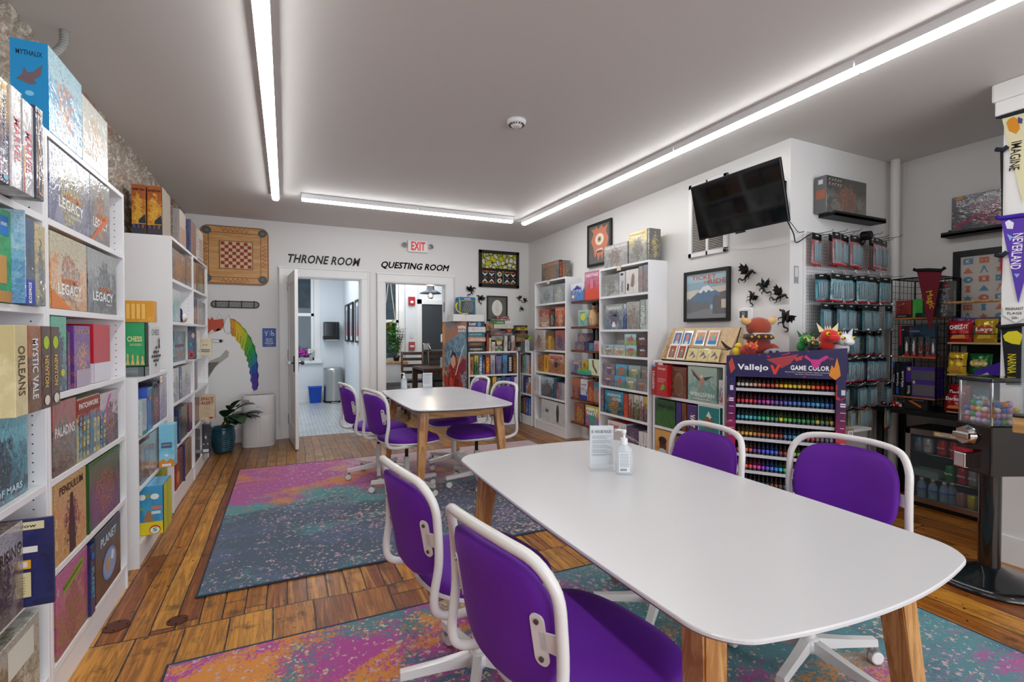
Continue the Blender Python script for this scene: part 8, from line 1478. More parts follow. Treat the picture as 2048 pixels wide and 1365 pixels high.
# ---------------------------------------------------------------- paint rack
def paint_rack():
 A = Vector((2.98, 2.540, 0)); d = Vector((.6, -.8, 0)); W = .635; rz = math.atan2(d.y, d.x); r = empty('paint_rack', A, rz); tag(r, 'tall purple and navy paint rack with rows of dropper bottles', 'display rack')
 T = NT('rack_print'); p = T.pos(); s = T.add('ShaderNodeSeparateXYZ', {0: p}); n = T.noise(p, 9.0, 4.0, .6, 1.0)
 c = T.mix(T.smooth(T.math('ADD', s.outputs[2], T.math('MULTIPLY', n, .5)), .62, 1.2), '#b01850', '#262254'); c = T.mix(T.smooth(n, .60, .64), c, '#c83c3c'); T.base(c, .35, Coat_Weight=.3)
 H0, HT = 1.03, 1.14
 for x0, x1 in ((-.045, .012), (W - .012, W + .045)): mb = MB(); mb.box(x0, x1, -.03, .0, 0, H0, T.m, .002); mb.box(x0, x1, 0, .18, 0, H0, M('#1c1c20', .5), .002)
 mb = MB(); mb.box(-.045, .012, -.03, .18, 0, H0, T.m, .002); mb.build('side_panel', r); mb = MB(); mb.box(W - .012, W + .045, -.03, .18, 0, H0, T.m, .002); mb.build('side_panel', r)
 mb = MB(); mb.box(0, W, .17, .18, 0, H0, M('#0c0c10', .5)); mb.build('back_panel', r)
 mb = MB(); hz0, hl, hr = 1.0, 1.15, 1.215; mb.prism([(-.048, hz0), (W + .05, hz0 + .005), (W + .05, hr), (-.048, hl)], .035, T.m, ((0, -.032, 0), UX, UZ)); o = Vector((-.048, -.0325, 0)); HW = W + .098
 flat(mb, o, HW, 1, [('p', [(.35, 1.13), (.62, 1.17), (.55, 1.10), (.48, 1.07), (.42, 1.10)], '#a83c44'), ('p', [(.02, 1.1), (.05, 1.14), (.08, 1.06), (.04, 1.02)], '#c04a3c'), ('t', 'Vallejo', .235, 1.065, .27, .055, .03, '#f4f4f6'), ('p', [(.385, 1.09), (.41, 1.09), (.425, 1.055), (.45, 1.095), (.475, 1.095), (.435, 1.025), (.415, 1.025)], '#e0402c'), ('t', 'GAME COLOR', .71, 1.075, .31, .034, .03, '#f4f4f6'), ('t', 'New Formula / Transparent Vari-Matte / Opaque and Extended Colors', .71, 1.045, .40, .010, .0, '#e8e4ee'), ('t', 'Matt finish / Water-based System', .70, 1.031, .22, .009, .0, '#e8e4ee'),
  ('p', [(.66, 1.15), (.68, 1.165), (.72, 1.135), (.78, 1.135), (.84, 1.165), (.86, 1.15), (.80, 1.12), (.785, 1.09), (.75, 1.07), (.73, 1.09), (.715, 1.12)], '#c8388a'), ('p', [(.86, 1.03), (.88, 1.10), (.90, 1.08), (.92, 1.15), (.94, 1.09), (.95, 1.03), (.91, 1.0)], '#e08a30')], .0006, .0004); mb.build('header', r)
 mb = MB(); WT = M('#e8e4ee', .5)
 for sd in (-.042, W + .0): 
  flat(mb, Vector((sd + .003, -.0305, 0)), .05, 1, [('r', .3, .90, .75, .935, '#d8d8e0'), ('r', .2, .835, .8, .845, '#e8e4ee'), ('r', .2, .82, .8, .83, '#e8e4ee')] + [('r', .2, .78 - .052 * k, .85 - .1 * (k % 3), .784 - .052 * k, '#e8d8e4') for k in range(10)], .0003, .0001)
 mb.build('side_print', r)
 rows = [.962, .843, .724, .605, .486, .367, .248]
 for zi, z in enumerate(rows):
  mb = MB(); [mb.box(.014, W - .014, .030 * q_ - .001, .165, z - .062 + (.012 * q_ if q_ else 0), z - .056 + .012 * q_, M('#2a2a2e', .4)) for q_ in range(4)]; mb.build('shelf', r)
  mb = MB(); mb.box(.014, W - .014, -.006, .0, z - .068, z - .046, M('#c8c8cc', .3), .001); mb.build('price_rail', r)
 pal = [['#c8b8a8', '#d8d0c4', '#c8a088', '#b87858', '#c85a50', '#b83c30', '#d07a3c', '#e0a020', '#e8c020', '#c8b820', '#e0a838', '#c88a20', '#d86a1c', '#d0401c', '#c01c1c', '#a01820'], ['#c01c24', '#d03040', '#a81c3c', '#8a2c7c', '#c03a90', '#7a3ca0', '#5a3c9c', '#4c58a8', '#3c64b0', '#2c5c98', '#2a7ab8', '#3a94c8', '#2468a8', '#24388a'], ['#2a90a8', '#3fa8b0', '#2c8894', '#2a9a78', '#3fa868', '#2f8a50', '#c8c83c', '#58a038', '#2f7c34', '#3f8448', '#2c6a3c', '#a8a84a', '#4a6a34', '#b0983c'], ['#c88a30', '#d8a040', '#b87838', '#a86434', '#8a5a38', '#b04a3c', '#8a3038', '#3c6ca0', '#2c8ab0', '#48909c', '#a83838', '#78584a', '#5a5a5e', '#8c8c90'], ['#a8343c', '#c85a48', '#5a3a9c', '#3c4cc0', '#2c5ad0', '#8a3030', '#b0b038', '#5aa040', '#2a8a5c', '#2c5c90', '#703c70'], ['#d03028', '#e04a40', '#e03c9c', '#6a4cc8', '#2c7ad8', '#30b0c0', '#38b048', '#a8a8a8', '#e0a030', '#e06828', '#d03030', '#b82860'], ['#5c2c3c', '#3a4a5c', '#6a3c30', '#38485a', '#803438', '#3a5a4c']]
 names = 'rose crimson amber scarlet violet azure teal emerald'.split()
 def bottle():
  e = empty('dropper_bottle', (0, 0, 0)); mb = MB(); mb.lathe([(.0115, 0), (.0125, .002), (.0125, .040), (.010, .046), (.0065, .049)], COVER, n=8); c = mb.build('body', e); mb = MB(); mb.lathe([(.0125 + .0002, .006), (.0127, .006), (.0127, .026), (.0125, .026)], M('#20202a', .4), n=8); mb.build('label_band', c); mb = MB(); mb.lathe([(.0078, .046), (.0078, .060), (.004, .075), (0, .077)], BLACK, n=8); mb.build('cap', e); return e
 b0 = bottle(); cnt = 0; stuffv = MB(); Rm = Matrix.Rotation(rz, 3, 'Z')
 for dep in range(4):
  for zi, z in enumerate(rows):
   for k in range(22):
    x = .029 + (W - .058) * k / 21; y = .014 + .030 * dep; zz = z - .0555 + .012 * dep; P = pal[zi]; c = P[min(len(P) - 1, int(k * len(P) / 22))]
    if dep < 2 and cnt < 300:
     o = b0 if cnt == 0 else copy_tree(b0); cnt += 1; o.location = A + Rm @ Vector((x, y, zz)); o.rotation_euler.z = rz
     for ch in o.children:
      if ch.name.startswith('body'): art(ch, [c] * 4, 0, .3, 1)
     tag(o, 'paint dropper bottle, %s from left, %s line of the %s tier, purple rack' % (ORD[k], 'front' if dep == 0 else 'second', ORD[zi]), 'paint bottle', 'dropper bottles in the paint rack')
    else:
     stuffv.lathe([(.0125, 0), (.0125, .040), (.0065, .049)], M(c, .4), (x, y, zz), 6); stuffv.lathe([(.0078, .049), (.0078, .060), (.002, .076)], BLACK, (x, y, zz), 6)
 o = stuffv.build('dropper_bottles', None, A, rz); tag(o, 'remaining paint dropper bottles behind the front lines of the rack', 'paint bottles', None, 'stuff')
 mb = MB(); mb.box(-.04, W + .04, -.02, .18, H0, H0 + .006, M('#2a2a30', .5)); mb.build('top_board', r)
 return A, d
RA, RD = paint_rack()
# ---------------------------------------------------------------- plush toys on the paint rack
RN = Vector((.8, .6, 0))
def toy(name, label, t, back, up, s, fn, rz=-2.2 + PI / 2):
 p = RA + RD * t + RN * (back + .055); r = empty(name, (p.x, p.y, up), rz + .2); tag(r, label, 'plush toy'); fn(r, s); return r
def fz(c): return M(c, .9, sheen=.4)
def eyes(mb, c, s, sp_=.03, col='#e8c020'):
 for k in (-1, 1): mb.ball((c[0] + k * sp_ * s, c[1], c[2]), .012 * s, M(col, .3), 8, 6); mb.ball((c[0] + k * sp_ * s, c[1] - .009 * s, c[2]), .006 * s, BLACK, 6, 5)
def part(r, name, fn): mb = MB(); fn(mb); return mb.build(name, r)
def demon(r, s):
 R_, D = fz('#a83c28'), fz('#3c2018')
 part(r, 'body', lambda m: (m.ball((0, 0, .07 * s), (.075 * s, .06 * s, .075 * s), fz('#8a2c20')), [m.ball((k * .085 * s, -.02 * s, .05 * s), (.045 * s, .03 * s, .028 * s), R_, rot=Matrix.Rotation(k * .6, 3, 'Y')) for k in (-1, 1)]))
 part(r, 'head', lambda m: (m.ball((0, 0, .185 * s), (.075 * s, .065 * s, .062 * s), fz('#9c4028')), m.box(-.06 * s, .06 * s, -.07 * s, -.04 * s, .13 * s, .15 * s, M('#b8b0a8', .4), .006)))
 part(r, 'collar', lambda m: (m.lathe([(.07 * s, .105 * s), (.09 * s, .115 * s), (.085 * s, .14 * s), (.06 * s, .145 * s)], D, n=20), [m.ball((.085 * s * math.sin(t), -.085 * s * math.cos(t), .125 * s), .009 * s, M('#d0a030', .4), 6, 5) for t in (-.9, -.45, 0, .45, .9)]))
 for k in (-1, 1): part(r, 'horn', lambda m: m.tube(smooth_path([(k * .055 * s, 0, .215 * s), (k * .09 * s, 0, .225 * s), (k * .098 * s, 0, .26 * s)], 4), [.022 * s] * 5 + [.016 * s, .01 * s, .006 * s, .003 * s], fz('#d8a868'), 8))
def dragonhead(col, horn, eye='#e8c020'):
 def f(r, s):
  C_ = fz(col)
  part(r, 'body', lambda m: (m.ball((0, .01, .04 * s), (.045 * s, .05 * s, .045 * s), C_), m.ball((0, -.03 * s, .09 * s), (.048 * s, .042 * s, .038 * s), C_), m.ball((0, -.068 * s, .078 * s), (.028 * s, .028 * s, .020 * s), C_), eyes(m, (0, -.062 * s, .102 * s), s)))
  for k in (-1, 1): part(r, 'horn', lambda m: m.raw([(k * .02 * s, -.02 * s, .118 * s), (k * .05 * s, -.02 * s, .11 * s), (k * .062 * s, -.01 * s, .165 * s), (k * .02 * s, .0, .118 * s)], [(0, 1, 2), (2, 1, 3), (0, 2, 3)], fz(horn)))
  part(r, 'crest', lambda m: [m.raw([(-.006 * s, (-.04 + .02 * i) * s, .122 * s), (.006 * s, (-.04 + .02 * i) * s, .122 * s), (0, (-.03 + .02 * i) * s, .15 * s), (0, (-.022 + .02 * i) * s, .12 * s)], [(0, 1, 2), (1, 3, 2), (3, 0, 2)], fz(horn)) for i in range(3)])
 return f
def manatee(r, s):
 C_ = fz('#8c8a98'); part(r, 'body', lambda m: (m.ball((0, 0, .035 * s), (.085 * s, .05 * s, .037 * s), C_), m.ball((.085 * s, 0, .03 * s), (.035 * s, .03 * s, .012 * s), C_), eyes(m, (-.03 * s, -.045 * s, .045 * s), s, .025, '#26262c')))
def bird(r, s):
 C_ = fz('#e0c428'); part(r, 'body', lambda m: (m.ball((0, 0, .04 * s), (.045 * s, .04 * s, .042 * s), C_), m.ball((0, -.01 * s, .085 * s), (.03 * s, .028 * s, .028 * s), C_), m.cyl((.0, -.035 * s, .083 * s), (0, -.06 * s, .078 * s), .01 * s, fz('#e8a030'), .002, n=8)))
 for k in range(5): part(r, 'feather', lambda m: m.ball((-.075 * s - .012 * k * s, 0, (.06 + .012 * k) * s), (.03 * s, .008 * s, .008 * s), fz('#2c1c18'), 8, 5, rot=Matrix.Rotation(-.2 + .25 * k, 3, 'Y')))
TZ = 1.0365
toy('plush_demon', 'large plush horned red demon with studded collar on the paint rack', .155, .085, TZ + .101, 1.2, demon)
toy('plush_bird', 'yellow plush bird with brown feathers at left of paint rack top', .02, .05, TZ + .105, .9, bird)
toy('plush_dragon', 'red plush dragon with orange horns in front of the horned demon', .105, -.003, TZ + .101, .8, dragonhead('#b8241c', '#e07a30'))
toy('plush_manatee', 'grey plush sea creature right of the red plush dragon', .262, .02, TZ + .101, .95, manatee)
toy('plush_dragon', 'green plush dragon on the right end of paint rack', .445, .07, TZ + .145, .95, dragonhead('#1f8a3c', '#145c2c'))
toy('plush_dragon', 'black plush dragon with yellow eye below the green one', .490, -.003, TZ + .131, .78, dragonhead('#18181a', '#c8b070'))
toy('plush_dragon', 'bright red plush dragon head with striped cream horns at rack right', .575, .035, TZ + .145, 1.25, dragonhead('#d0201c', '#e8d8a0'))
toy('plush_dragon', 'white plush dragon at the right end of the paint rack', .665, .03, TZ + .131, 1.1, dragonhead('#e4e6e8', '#d8dadc', '#3a3a40'))
o = empty('wooden_tray', RA + RD * .13 + RN * .09 + Vector((0, 0, TZ)), -.93); tag(o, 'stack of kraft boards under the left plush toys', 'tray'); mb = MB(); mb.box(-.17, .17, -.05, .07, .0, .099, PLY, .004); mb.build('board', o)
o = empty('cardboard_riser', RA + RD * .58 + RN * .10 + Vector((0, 0, TZ)), -.93); tag(o, 'dark cardboard riser under the right plush toys', 'box'); mb = MB(); mb.box(-.17, .12, -.05, .07, .0, .129, M('#2a2444', .6), .004); mb.build('carton', o)
mb = MB(); mb.tube([(-.06 * math.cos(t) - .0, 0, .075 + .06 * math.sin(t)) for t in [PI * .15 * q for q in range(8)]] + [(.03, 0, -.01), (-.06, 0, -.01)], .004, M('#f4f4f4', .4), 6, closed=True); tag(mb.build('neon_outline', None, (wallx(6.0) - .01, 6.10, 2.12), -PI / 2), 'white neon-like outline on the wall behind the far right bookcase', 'wall light')
# ================================================================ DRINKS AND SNACKS IN THE RECESS
FX = 4.33
def Yx(u, x=FX): return hx(u, 668, x).y
def Zx(u, v, x=FX): return hx(u, v, x).z
# desk
r = empty('desk', (4.49, 1.62, 0)); tag(r, 'black narrow desk along the recess wall over the drinks fridge', 'desk')
mb = MB(); mb.box(-.20, .19, -.72, .71, .695, .73, M('#141416', .35), .003); mb.build('desk_top', r)
for x in (-.16, .15):
 for y in (-.68, .66): mb = MB(); mb.box(x - .02, x + .02, y - .02, y + .02, 0, .695, BLACK, .003); mb.build('leg', r)
# fridge
FY0, FY1, FH = 1.63, 2.11, .59
r = empty('drinks_fridge', (4.51, (FY0 + FY1) / 2, 0)); tag(r, 'steel-framed glass door drinks fridge under the black desk', 'fridge'); hw = (FY1 - FY0) / 2
mb = MB(); k_ = M('#101114', .4)
for a in ((-.15, .17, -hw, -hw + .02, 0, FH), (-.15, .17, hw - .02, hw, 0, FH), (.15, .17, -hw, hw, 0, FH), (-.15, .17, -hw, hw, 0, .05), (-.15, .17, -hw, hw, FH - .03, FH)): mb.box(*a, k_)
mb.build('cabinet', r)
d = empty('door_holder', (0, 0, 0)); bpy.data.objects.remove(d)
mb = MB(); st = M('#a8a29c', .3, 1.0)
for a, b, c, e in ((-hw, -hw + .035, .035, FH), (hw - .035, hw, .035, FH), (-hw, hw, .035, .075), (-hw, hw, FH - .045, FH)): mb.box(-.175, -.152, a, b, c, e, st, .002)
dr = mb.build('door', r); mb = MB(); mb.box(-.166, -.162, -hw + .03, hw - .03, .07, FH - .04, M('#8fa0a8', .03, alpha=.10)); mb.build('glass', dr)
mb = MB(); mb.box(-.178, -.1755, -.10, .06, FH - .035, FH - .0, M('#c89a3c', .5)); mb.box(-.1785, -.178, -.09, .05, FH - .03, FH - .006, M('#f0eee8', .5)); mb.text('Beverages', M('#222222'), (-.179, -.02, FH - .014), (0, -1, 0), UZ, .11, .010); mb.text('$2.00', M('#222222'), (-.179, -.02, FH - .025), (0, -1, 0), UZ, .04, .008); mb.build('price_label', dr)
for z in (.225, .405):
 mb = MB()
 for k in range(12): mb.tube([(-.14, -hw + .03 + .038 * k, z), (.13, -hw + .03 + .038 * k, z)], .0015, CHROME, 4)
 mb.tube([(-.14, -hw + .025, z), (-.14, hw - .025, z)], .003, CHROME, 6); mb.build('wire_shelf', r)
def can(x, y, z, col, tx, lb, tc='#ffffff', n=[None]):
 e = empty('drink_can', (x, y, z)); tag(e, lb, 'drink can', 'cans in the drinks fridge'); mb = MB(); mb.lathe([(.024, 0), (.032, .010), (.033, .012), (.033, .108), (.027, .118)], M(col, .25, .5), n=18)
 if tx: mb.text(tx, M(tc, .4), (-.0336, 0, .06), (0, -1, 0), UZ, .045, .02, .01)
 mb.build('can_body', e); mb = MB(); mb.lathe([(.027, .118), (.024, .121), (.022, .117), (0, .117)], CHROME, n=18); mb.build('can_lid', e)
fx = 4.40; P_ = [Yx(u, fx) for u in (1842, 1860, 1889, 1914)]
for (y, c, t, lb, tc) in ((P_[0], '#5a7c94', 'la', 'blue-grey can at the left of the fridge top shelf', '#c8484c'), (P_[1], '#b8c4cc', 'diet', 'silver can second on the fridge top shelf', '#b03030'), (P_[2] , '#b81420', 'Coca-Cola', 'left red can on the fridge top shelf', '#f4f0f0'), (P_[3], '#b81420', 'Coca-Cola', 'right red can on the fridge top shelf', '#f4f0f0')): can(fx, y, .4075, c, t, lb, tc)
for u, c, t, lb in ((1905, '#1c7a3c', 'Sprite', 'green can on the fridge middle shelf'), (1930, '#a82c48', 'cherry', 'crimson can on the fridge middle shelf'), (1953, '#8c9498', 'Diet Coke', 'grey can at right of the fridge middle shelf')): can(fx, Yx(u, fx), .2275, c, t, lb)
for u, c, lb in ((1928, '#9c6a6c', 'rose can on the fridge bottom shelf'), (1951, '#b0a838', 'yellow can on the fridge bottom shelf')): can(fx, Yx(u, fx), .051, c, '', lb)
mb = MB(); mb.box(-.07, .06, -.10, .10, 0, .05, M('#8fb0a8', .1, alpha=.5), .006); tag(mb.build('snack_tray', None, (4.44, Yx(1858, 4.44), .2275)), 'clear plastic food tray on the fridge middle shelf', 'tray')
for k, u in enumerate((1847, 1870, 1893, 1908)):
 e = empty('water_bottle', (fx + (.03 if k == 3 else 0), Yx(u, fx + (.03 if k == 3 else 0)), .051)); tag(e, ['leftmost', 'second', 'third', 'rightmost'][k] + ' clear water bottle on the fridge bottom shelf', 'water bottle', 'water bottles in the drinks fridge')
 mb = MB(); mb.lathe([(.028, 0)] + [(.028 + .002 * (i % 2), .008 + .012 * i) for i in range(8)] + [(.028, .115), (.012, .145), (.012, .152)], M('#9cc4d8', .05, alpha=.45), n=14); b_ = mb.build('bottle_body', e); mb = MB(); mb.lathe([(.0292, .062), (.0292, .098)], M('#3c5ca8', .4), n=14); mb.build('bottle_label', b_); mb = MB(); mb.lathe([(.013, .150), (.013, .162), (0, .162)], WHITE, n=10); mb.build('bottle_cap', e)
# wire grid tower on the desk
ty0, ty1 = Yx(1872), Yx(1781); TZ0, TZ1 = .7305, Zx(1781, 560)
r = empty('wire_rack', (4.50, (ty0 + ty1) / 2, TZ0)); tag(r, 'black wire grid rack with three wooden shelves on the desk', 'rack'); hw = (ty1 - ty0) / 2; HH = TZ1 - TZ0; kb = M('#101011', .4, .4)
def grid(name, P0, U, V, nu, nv):
 mb = MB(); P0, U, V = Vector(P0), Vector(U), Vector(V)
 for i in range(nu + 1): mb.tube([P0 + U * (i / nu), P0 + U * (i / nu) + V], .0045 if i in (0, nu) else .0016, kb, 5)
 for j in range(nv + 1): mb.tube([P0 + V * (j / nv), P0 + V * (j / nv) + U], .0045 if j in (0, nv) else .0016, kb, 5)
 mb.build(name, r)
grid('grid_panel', (-.16, hw, 0), (.33, 0, 0), (0, 0, HH), 6, 20); grid('grid_panel', (-.16, -hw, 0), (.33, 0, 0), (0, 0, HH), 6, 20); grid('grid_panel', (.17, -hw, 0), (0, 2 * hw, 0), (0, 0, HH), 6, 20); grid('grid_panel', (-.16, -hw, HH), (.33, 0, 0), (0, 2 * hw, 0), 6, 6)
mb = MB(); mb.tube([(-.16, -hw, 0), (-.16, -hw, HH)], .005, kb, 6); mb.tube([(-.16, hw, 0), (-.16, hw, HH)], .005, kb, 6); mb.build('corner_post', r)
SZ = [Zx(1781, 637), Zx(1781, 712), Zx(1779, 790)]; mtb = wood_mat('#9c5a2c', '#b87840', .4, axis=1)
for z in SZ: mb = MB(); mb.box(-.155, .165, -hw + .006, hw - .006, z - .012 - TZ0, z - TZ0, mtb, .002); mb.build('wood_shelf', r)
def sbox(u0, u1, z, h, d, lb, cols, dec=None, x=FX + .02, **kw):
 y1, y0 = Yx(u0, x), Yx(u1, x); y1 = min(y1, kw.pop('ymax', 9)); return gbox(lb, (x + d / 2, (y0 + y1) / 2, z + .0005), -PI / 2, y1 - y0 - .002, d, h, cols, dec, **kw)
ym = ty1 - .008
sbox(1791, 1822, SZ[0], .135, .08, 'dark red boxed figures on the wire rack top shelf', ['#7a201c', '#94302a', '#8a2a24', '#5c1814'], [('r', 'F', .0, 0, 1, .2, '#1c1c1e'), ('t', 'F', '~~~~~~~', .4, .1, .6, .1, '#d8d8d8', 0, .02)], calm=.6, wrap=1, ymax=ym)
sbox(1824, 1845, SZ[0], .14, .08, 'green boxed figures on the wire rack top shelf', ['#2f9a34', '#48b048', '#3aa43c', '#2f9a34'], [('r', 'F', .3, 0, 1, .25, '#1c1c1e')], calm=.7, wrap=1)
sbox(1846, 1870, SZ[0], .15, .08, 'black figure box on the wire rack top shelf', ['#1f1c1c', '#34302e', '#2a2624', '#7a5040'], [('r', 'F', .35, .82, .65, .92, '#b0303c')], wrap=.8)
sbox(1873, 1905, SZ[0], .26, .05, 'dark wrapped figure pack hung at right of the wire rack', ['#2a2a2c', '#4a4a4c', '#3a3a3c', '#8a8a8c'], [('r', 'F', .4, .85, .65, .92, '#b0303c'), ('t', 'F', '~~~~~~', .5, .78, .7, .05, '#c8c8c8', 0, .02)], wrap=1, x=4.20 + .17)
sbox(1796, 1806, SZ[1], .235, .10, 'black spine with red stripe on the wire rack second shelf', ['#1c1c20', '#26262a', '#1c1c20', '#1c1c20'], [('r', 'F', .25, .35, .7, 1, '#b8202c')], calm=1, ymax=ym)
sbox(1807, 1871, SZ[1], .235, .05, 'black paint set box with blue lightning on the second shelf', ['#18202a', '#1c2c3c', '#24506c', '#141418'], [('t', 'F', '~~~~~~~~', .3, .82, .45, .07, '#e0e0e8', 0, .02), ('r', 'F', .12, .9, .3, .95, '#c0303c')], x=FX + .11)
for k, u in enumerate((1808, 1822, 1836, 1850, 1861)):
 e = sbox(u, u + 11, SZ[1], .15 - .01 * (k == 4), .05, ['first', 'second', 'third', 'fourth', 'fifth'][k] + ' clear red-footed dropper set on the wire rack second shelf', ['#24282c', '#5c3030', '#44484c', '#b8b8b8'], [('r', 'F', 0, 0, 1, .1, '#c01c28'), ('p', 'F', [(.3, .25), (.7, .25), (.7, .6), (.5, .8), (.3, .6)], ['#e8e8e8', '#d8d8d8', '#8a2c1c', '#7a3020', '#e0e0e0'][k])], wrap=1, name='dropper_set', cat='paint set')
for k, (u0, u1, h, lb) in enumerate(((1780, 1791, .26, 'navy tall miniature box, leftmost on the third shelf'), (1792, 1800, .25, 'black and blue miniature box, second on third shelf'), (1801, 1811, .26, 'black miniature box with vertical title on third shelf'))):
 sbox(u0, u1, SZ[2], h, .10, lb, ['#14161e', '#1c2030', '#14161e', '#2c4c94'], [('t', 'F', 'WarLock', .5, .5, .5, .5, '#e8e8ec', 90, .03)] + ([('r', 'F', 0, .85, 1, 1, '#1f4aa0')] if k == 0 else []) + ([('r', 'F', .2, .05, .8, .25, '#2c5cb8')] if k == 1 else []), calm=1, ymax=ym)
sbox(1812, 1871, SZ[2] + .131, .10, .12, 'purple and clear scenery box on the upper third shelf', ['#4a2c94', '#4a2c94', '#4a2c94', '#4a2c94'], [('r', 'F', .2, .0, 1, .72, '#5c5c68'), ('o', 'F', .12, .8, .06, .14, '#d8c88a')], calm=1, wrap=1)
sbox(1812, 1871, SZ[2], .13, .12, 'purple and clear scenery box below its twin on the third shelf', ['#4a2c94', '#4a2c94', '#4a2c94', '#4a2c94'], [('r', 'F', .25, .12, 1, .75, '#6c6870'), ('r', 'F', 0, 0, .22, .85, '#16161c'), ('t', 'F', 'WarLock', .11, .4, .5, .1, '#e8e8ec', 90, .02), ('o', 'F', .3, .87, .05, .1, '#d8c88a')], calm=1, wrap=1)
q = Yx(1835, 4.36); gbox('black boxed orange tool kit lying on the desk under the rack', (4.38, q, .731), -PI / 2, .15, .06, .085, ['#1a1a1c', '#242426', '#1a1a1c', '#242426'], [('p', 'F', [(.15, .75), (.3, .8), (.75, .35), (.7, .2)], '#d86a24'), ('t', 'F', '~~~~~~~~', .6, .85, .5, .1, '#c8c8c8', 0, .01)], calm=1)
r = empty('wrapped_rolls', (4.36, 2.22, .731)); tag(r, 'red wrapped rolls at the left end of the desk', 'snack'); mb = MB()
for k in range(3): mb.cyl((0, -.06 + .02 * k, .018 + .012 * (k == 1)), (.03, .04 + .02 * k, .018 + .012 * (k == 1)), .017, M('#c01c24', .3, coat=.4), n=12); mb.cyl((-.002, -.067 + .02 * k, .018 + .012 * (k == 1)), (0, -.06 + .02 * k, .018 + .012 * (k == 1)), .013, M('#e8dcdc', .5), n=12)
mb.build('rolls', r)
# snack rack
sy0, sy1 = Yx(2010), Yx(1893); SN = [Zx(1893, 685), Zx(1893, 748), Zx(1893, 822)]
r = empty('snack_rack', (4.50, (sy0 + sy1) / 2, .7305)); tag(r, 'black snack rack with three pale shelves beside the wire rack', 'rack'); hw = (sy1 - sy0) / 2
for y in (-hw, hw):
 for x in (-.15, .15): mb = MB(); mb.box(x - .008, x + .008, y - .008, y + .008, 0, SN[0] + .12 - .7305, BLACK); mb.build('post', r)
for z in SN: mb = MB(); mb.box(-.16, .16, -hw, hw, z - .012 - .7305, z - .7305, PLY, .002); mb.build('shelf', r); mb = MB(); mb.tube([(-.16, -hw, z + .06 - .7305), (-.16, hw, z + .06 - .7305)], .003, BLACK, 5); mb.build('guard_wire', r)
mb = MB(); mb.box(.152, .158, -hw, hw, .0, SN[0] + .02 - .7305, BLACK); mb.build('back_panel', r)
def bag(u0, u1, z, h, x, col, tx, lb, tc='#ffffff', c2=None, ang=0.0):
 y1, y0 = Yx(u0, x), Yx(u1, x); W = y1 - y0; n, m = 14, 12; e = empty('snack_bag', (x, (y0 + y1) / 2, z + .001), -PI / 2); e.rotation_euler.x = -.12; tag(e, lb, 'snack bag'); fm = M(col, .22, .25, coat=.4)
 rn = random.Random(len(lb)); mb = MB(); vs = []
 for sd in (-1, 1):
  for j in range(m + 1):
   for i in range(n + 1):
    a, b = i / n, j / m; t = (1 - (2 * a - 1) ** 4) * (1 - (2 * b - 1) ** 6); vs.append((W * (a - .5) * (.93 + .07 * abs(2 * b - 1)), sd * (.002 + .022 * t) + .003 * math.sin(a * 17 + b * 5 + sd) * t + .002 * math.sin(b * 23 + a * 3) * t, h * b))
 k = (m + 1) * (n + 1); fs = []
 for j in range(m):
  for i in range(n):
   q = j * (n + 1) + i; fs += [(q, q + 1, q + n + 2, q + n + 1), (k + q, k + q + n + 1, k + q + n + 2, k + q + 1)]
 mb.raw(vs, fs, fm, True); mb.build('pouch', e)
 mb = MB()
 if c2: mb.poly([(W * .38 * math.cos(t), -.0268, h * .52 + h * .20 * math.sin(t)) for t in [q * PI / 9 for q in range(18)]], M(c2, .4))
 mb.text(tx, M(tc, .4), (0, -.0280, h * (.52 if c2 else .68)), (1, 0, 0), UZ, W * .72, h * .2, .035, rot=ang); mb.poly([(-W * .3, -.0262, h * .14), (W * .3, -.0262, h * .16), (W * .25, -.0268, h * .34), (-W * .2, -.0268, h * .30)], M('#d08a2c', .5) if not c2 else fm); mb.build('printed_front', e)
bag(1894, 1945, SN[0], .155, 4.36, '#b8141c', 'CHEEZ-IT', 'red cracker bag on the top snack shelf', ang=.05); bag(1947, 1995, SN[0], .165, 4.37, '#c8a41c', 'Lays', 'yellow crisp bag beside the red one on the top snack shelf', '#f8f0e0', '#b83018')
bag(1893, 1934, SN[1], .155, 4.35, '#d8b41c', 'Fudge', 'yellow cookie bag on the middle snack shelf', '#6a3014', ang=.02); bag(1937, 1985, SN[1], .15, 4.40, '#1c6a34', 'Lays', 'green crisp bag on the middle snack shelf', '#f0f0e0', '#c8b030')
bag(1897, 1940, SN[2], .19, 4.38, '#b0141c', 'Doritos', 'upright red chip bag on the bottom snack shelf', ang=-.05); bag(1890, 1932, SN[2], .13, 4.34, '#a81018', 'Doritos', 'front red chip bag lower on the bottom snack shelf'); bag(1945, 1985, SN[2], .16, 4.40, '#3c6a94', 'Trail Mix', 'blue snack bag at right of the bottom snack shelf')
gbox('purple box lying across the top of snack rack', (4.50, (sy0 + sy1) / 2, SN[0] + .1255), -PI / 2, .30, .20, .05, ['#3a1f7a'] * 4, [('t', 'F', 'WarLock', .3, .5, .4, .7, '#b0a0d8', 0, .02), ('r', 'F', .7, .3, .95, .7, '#7a68b8')], calm=1)
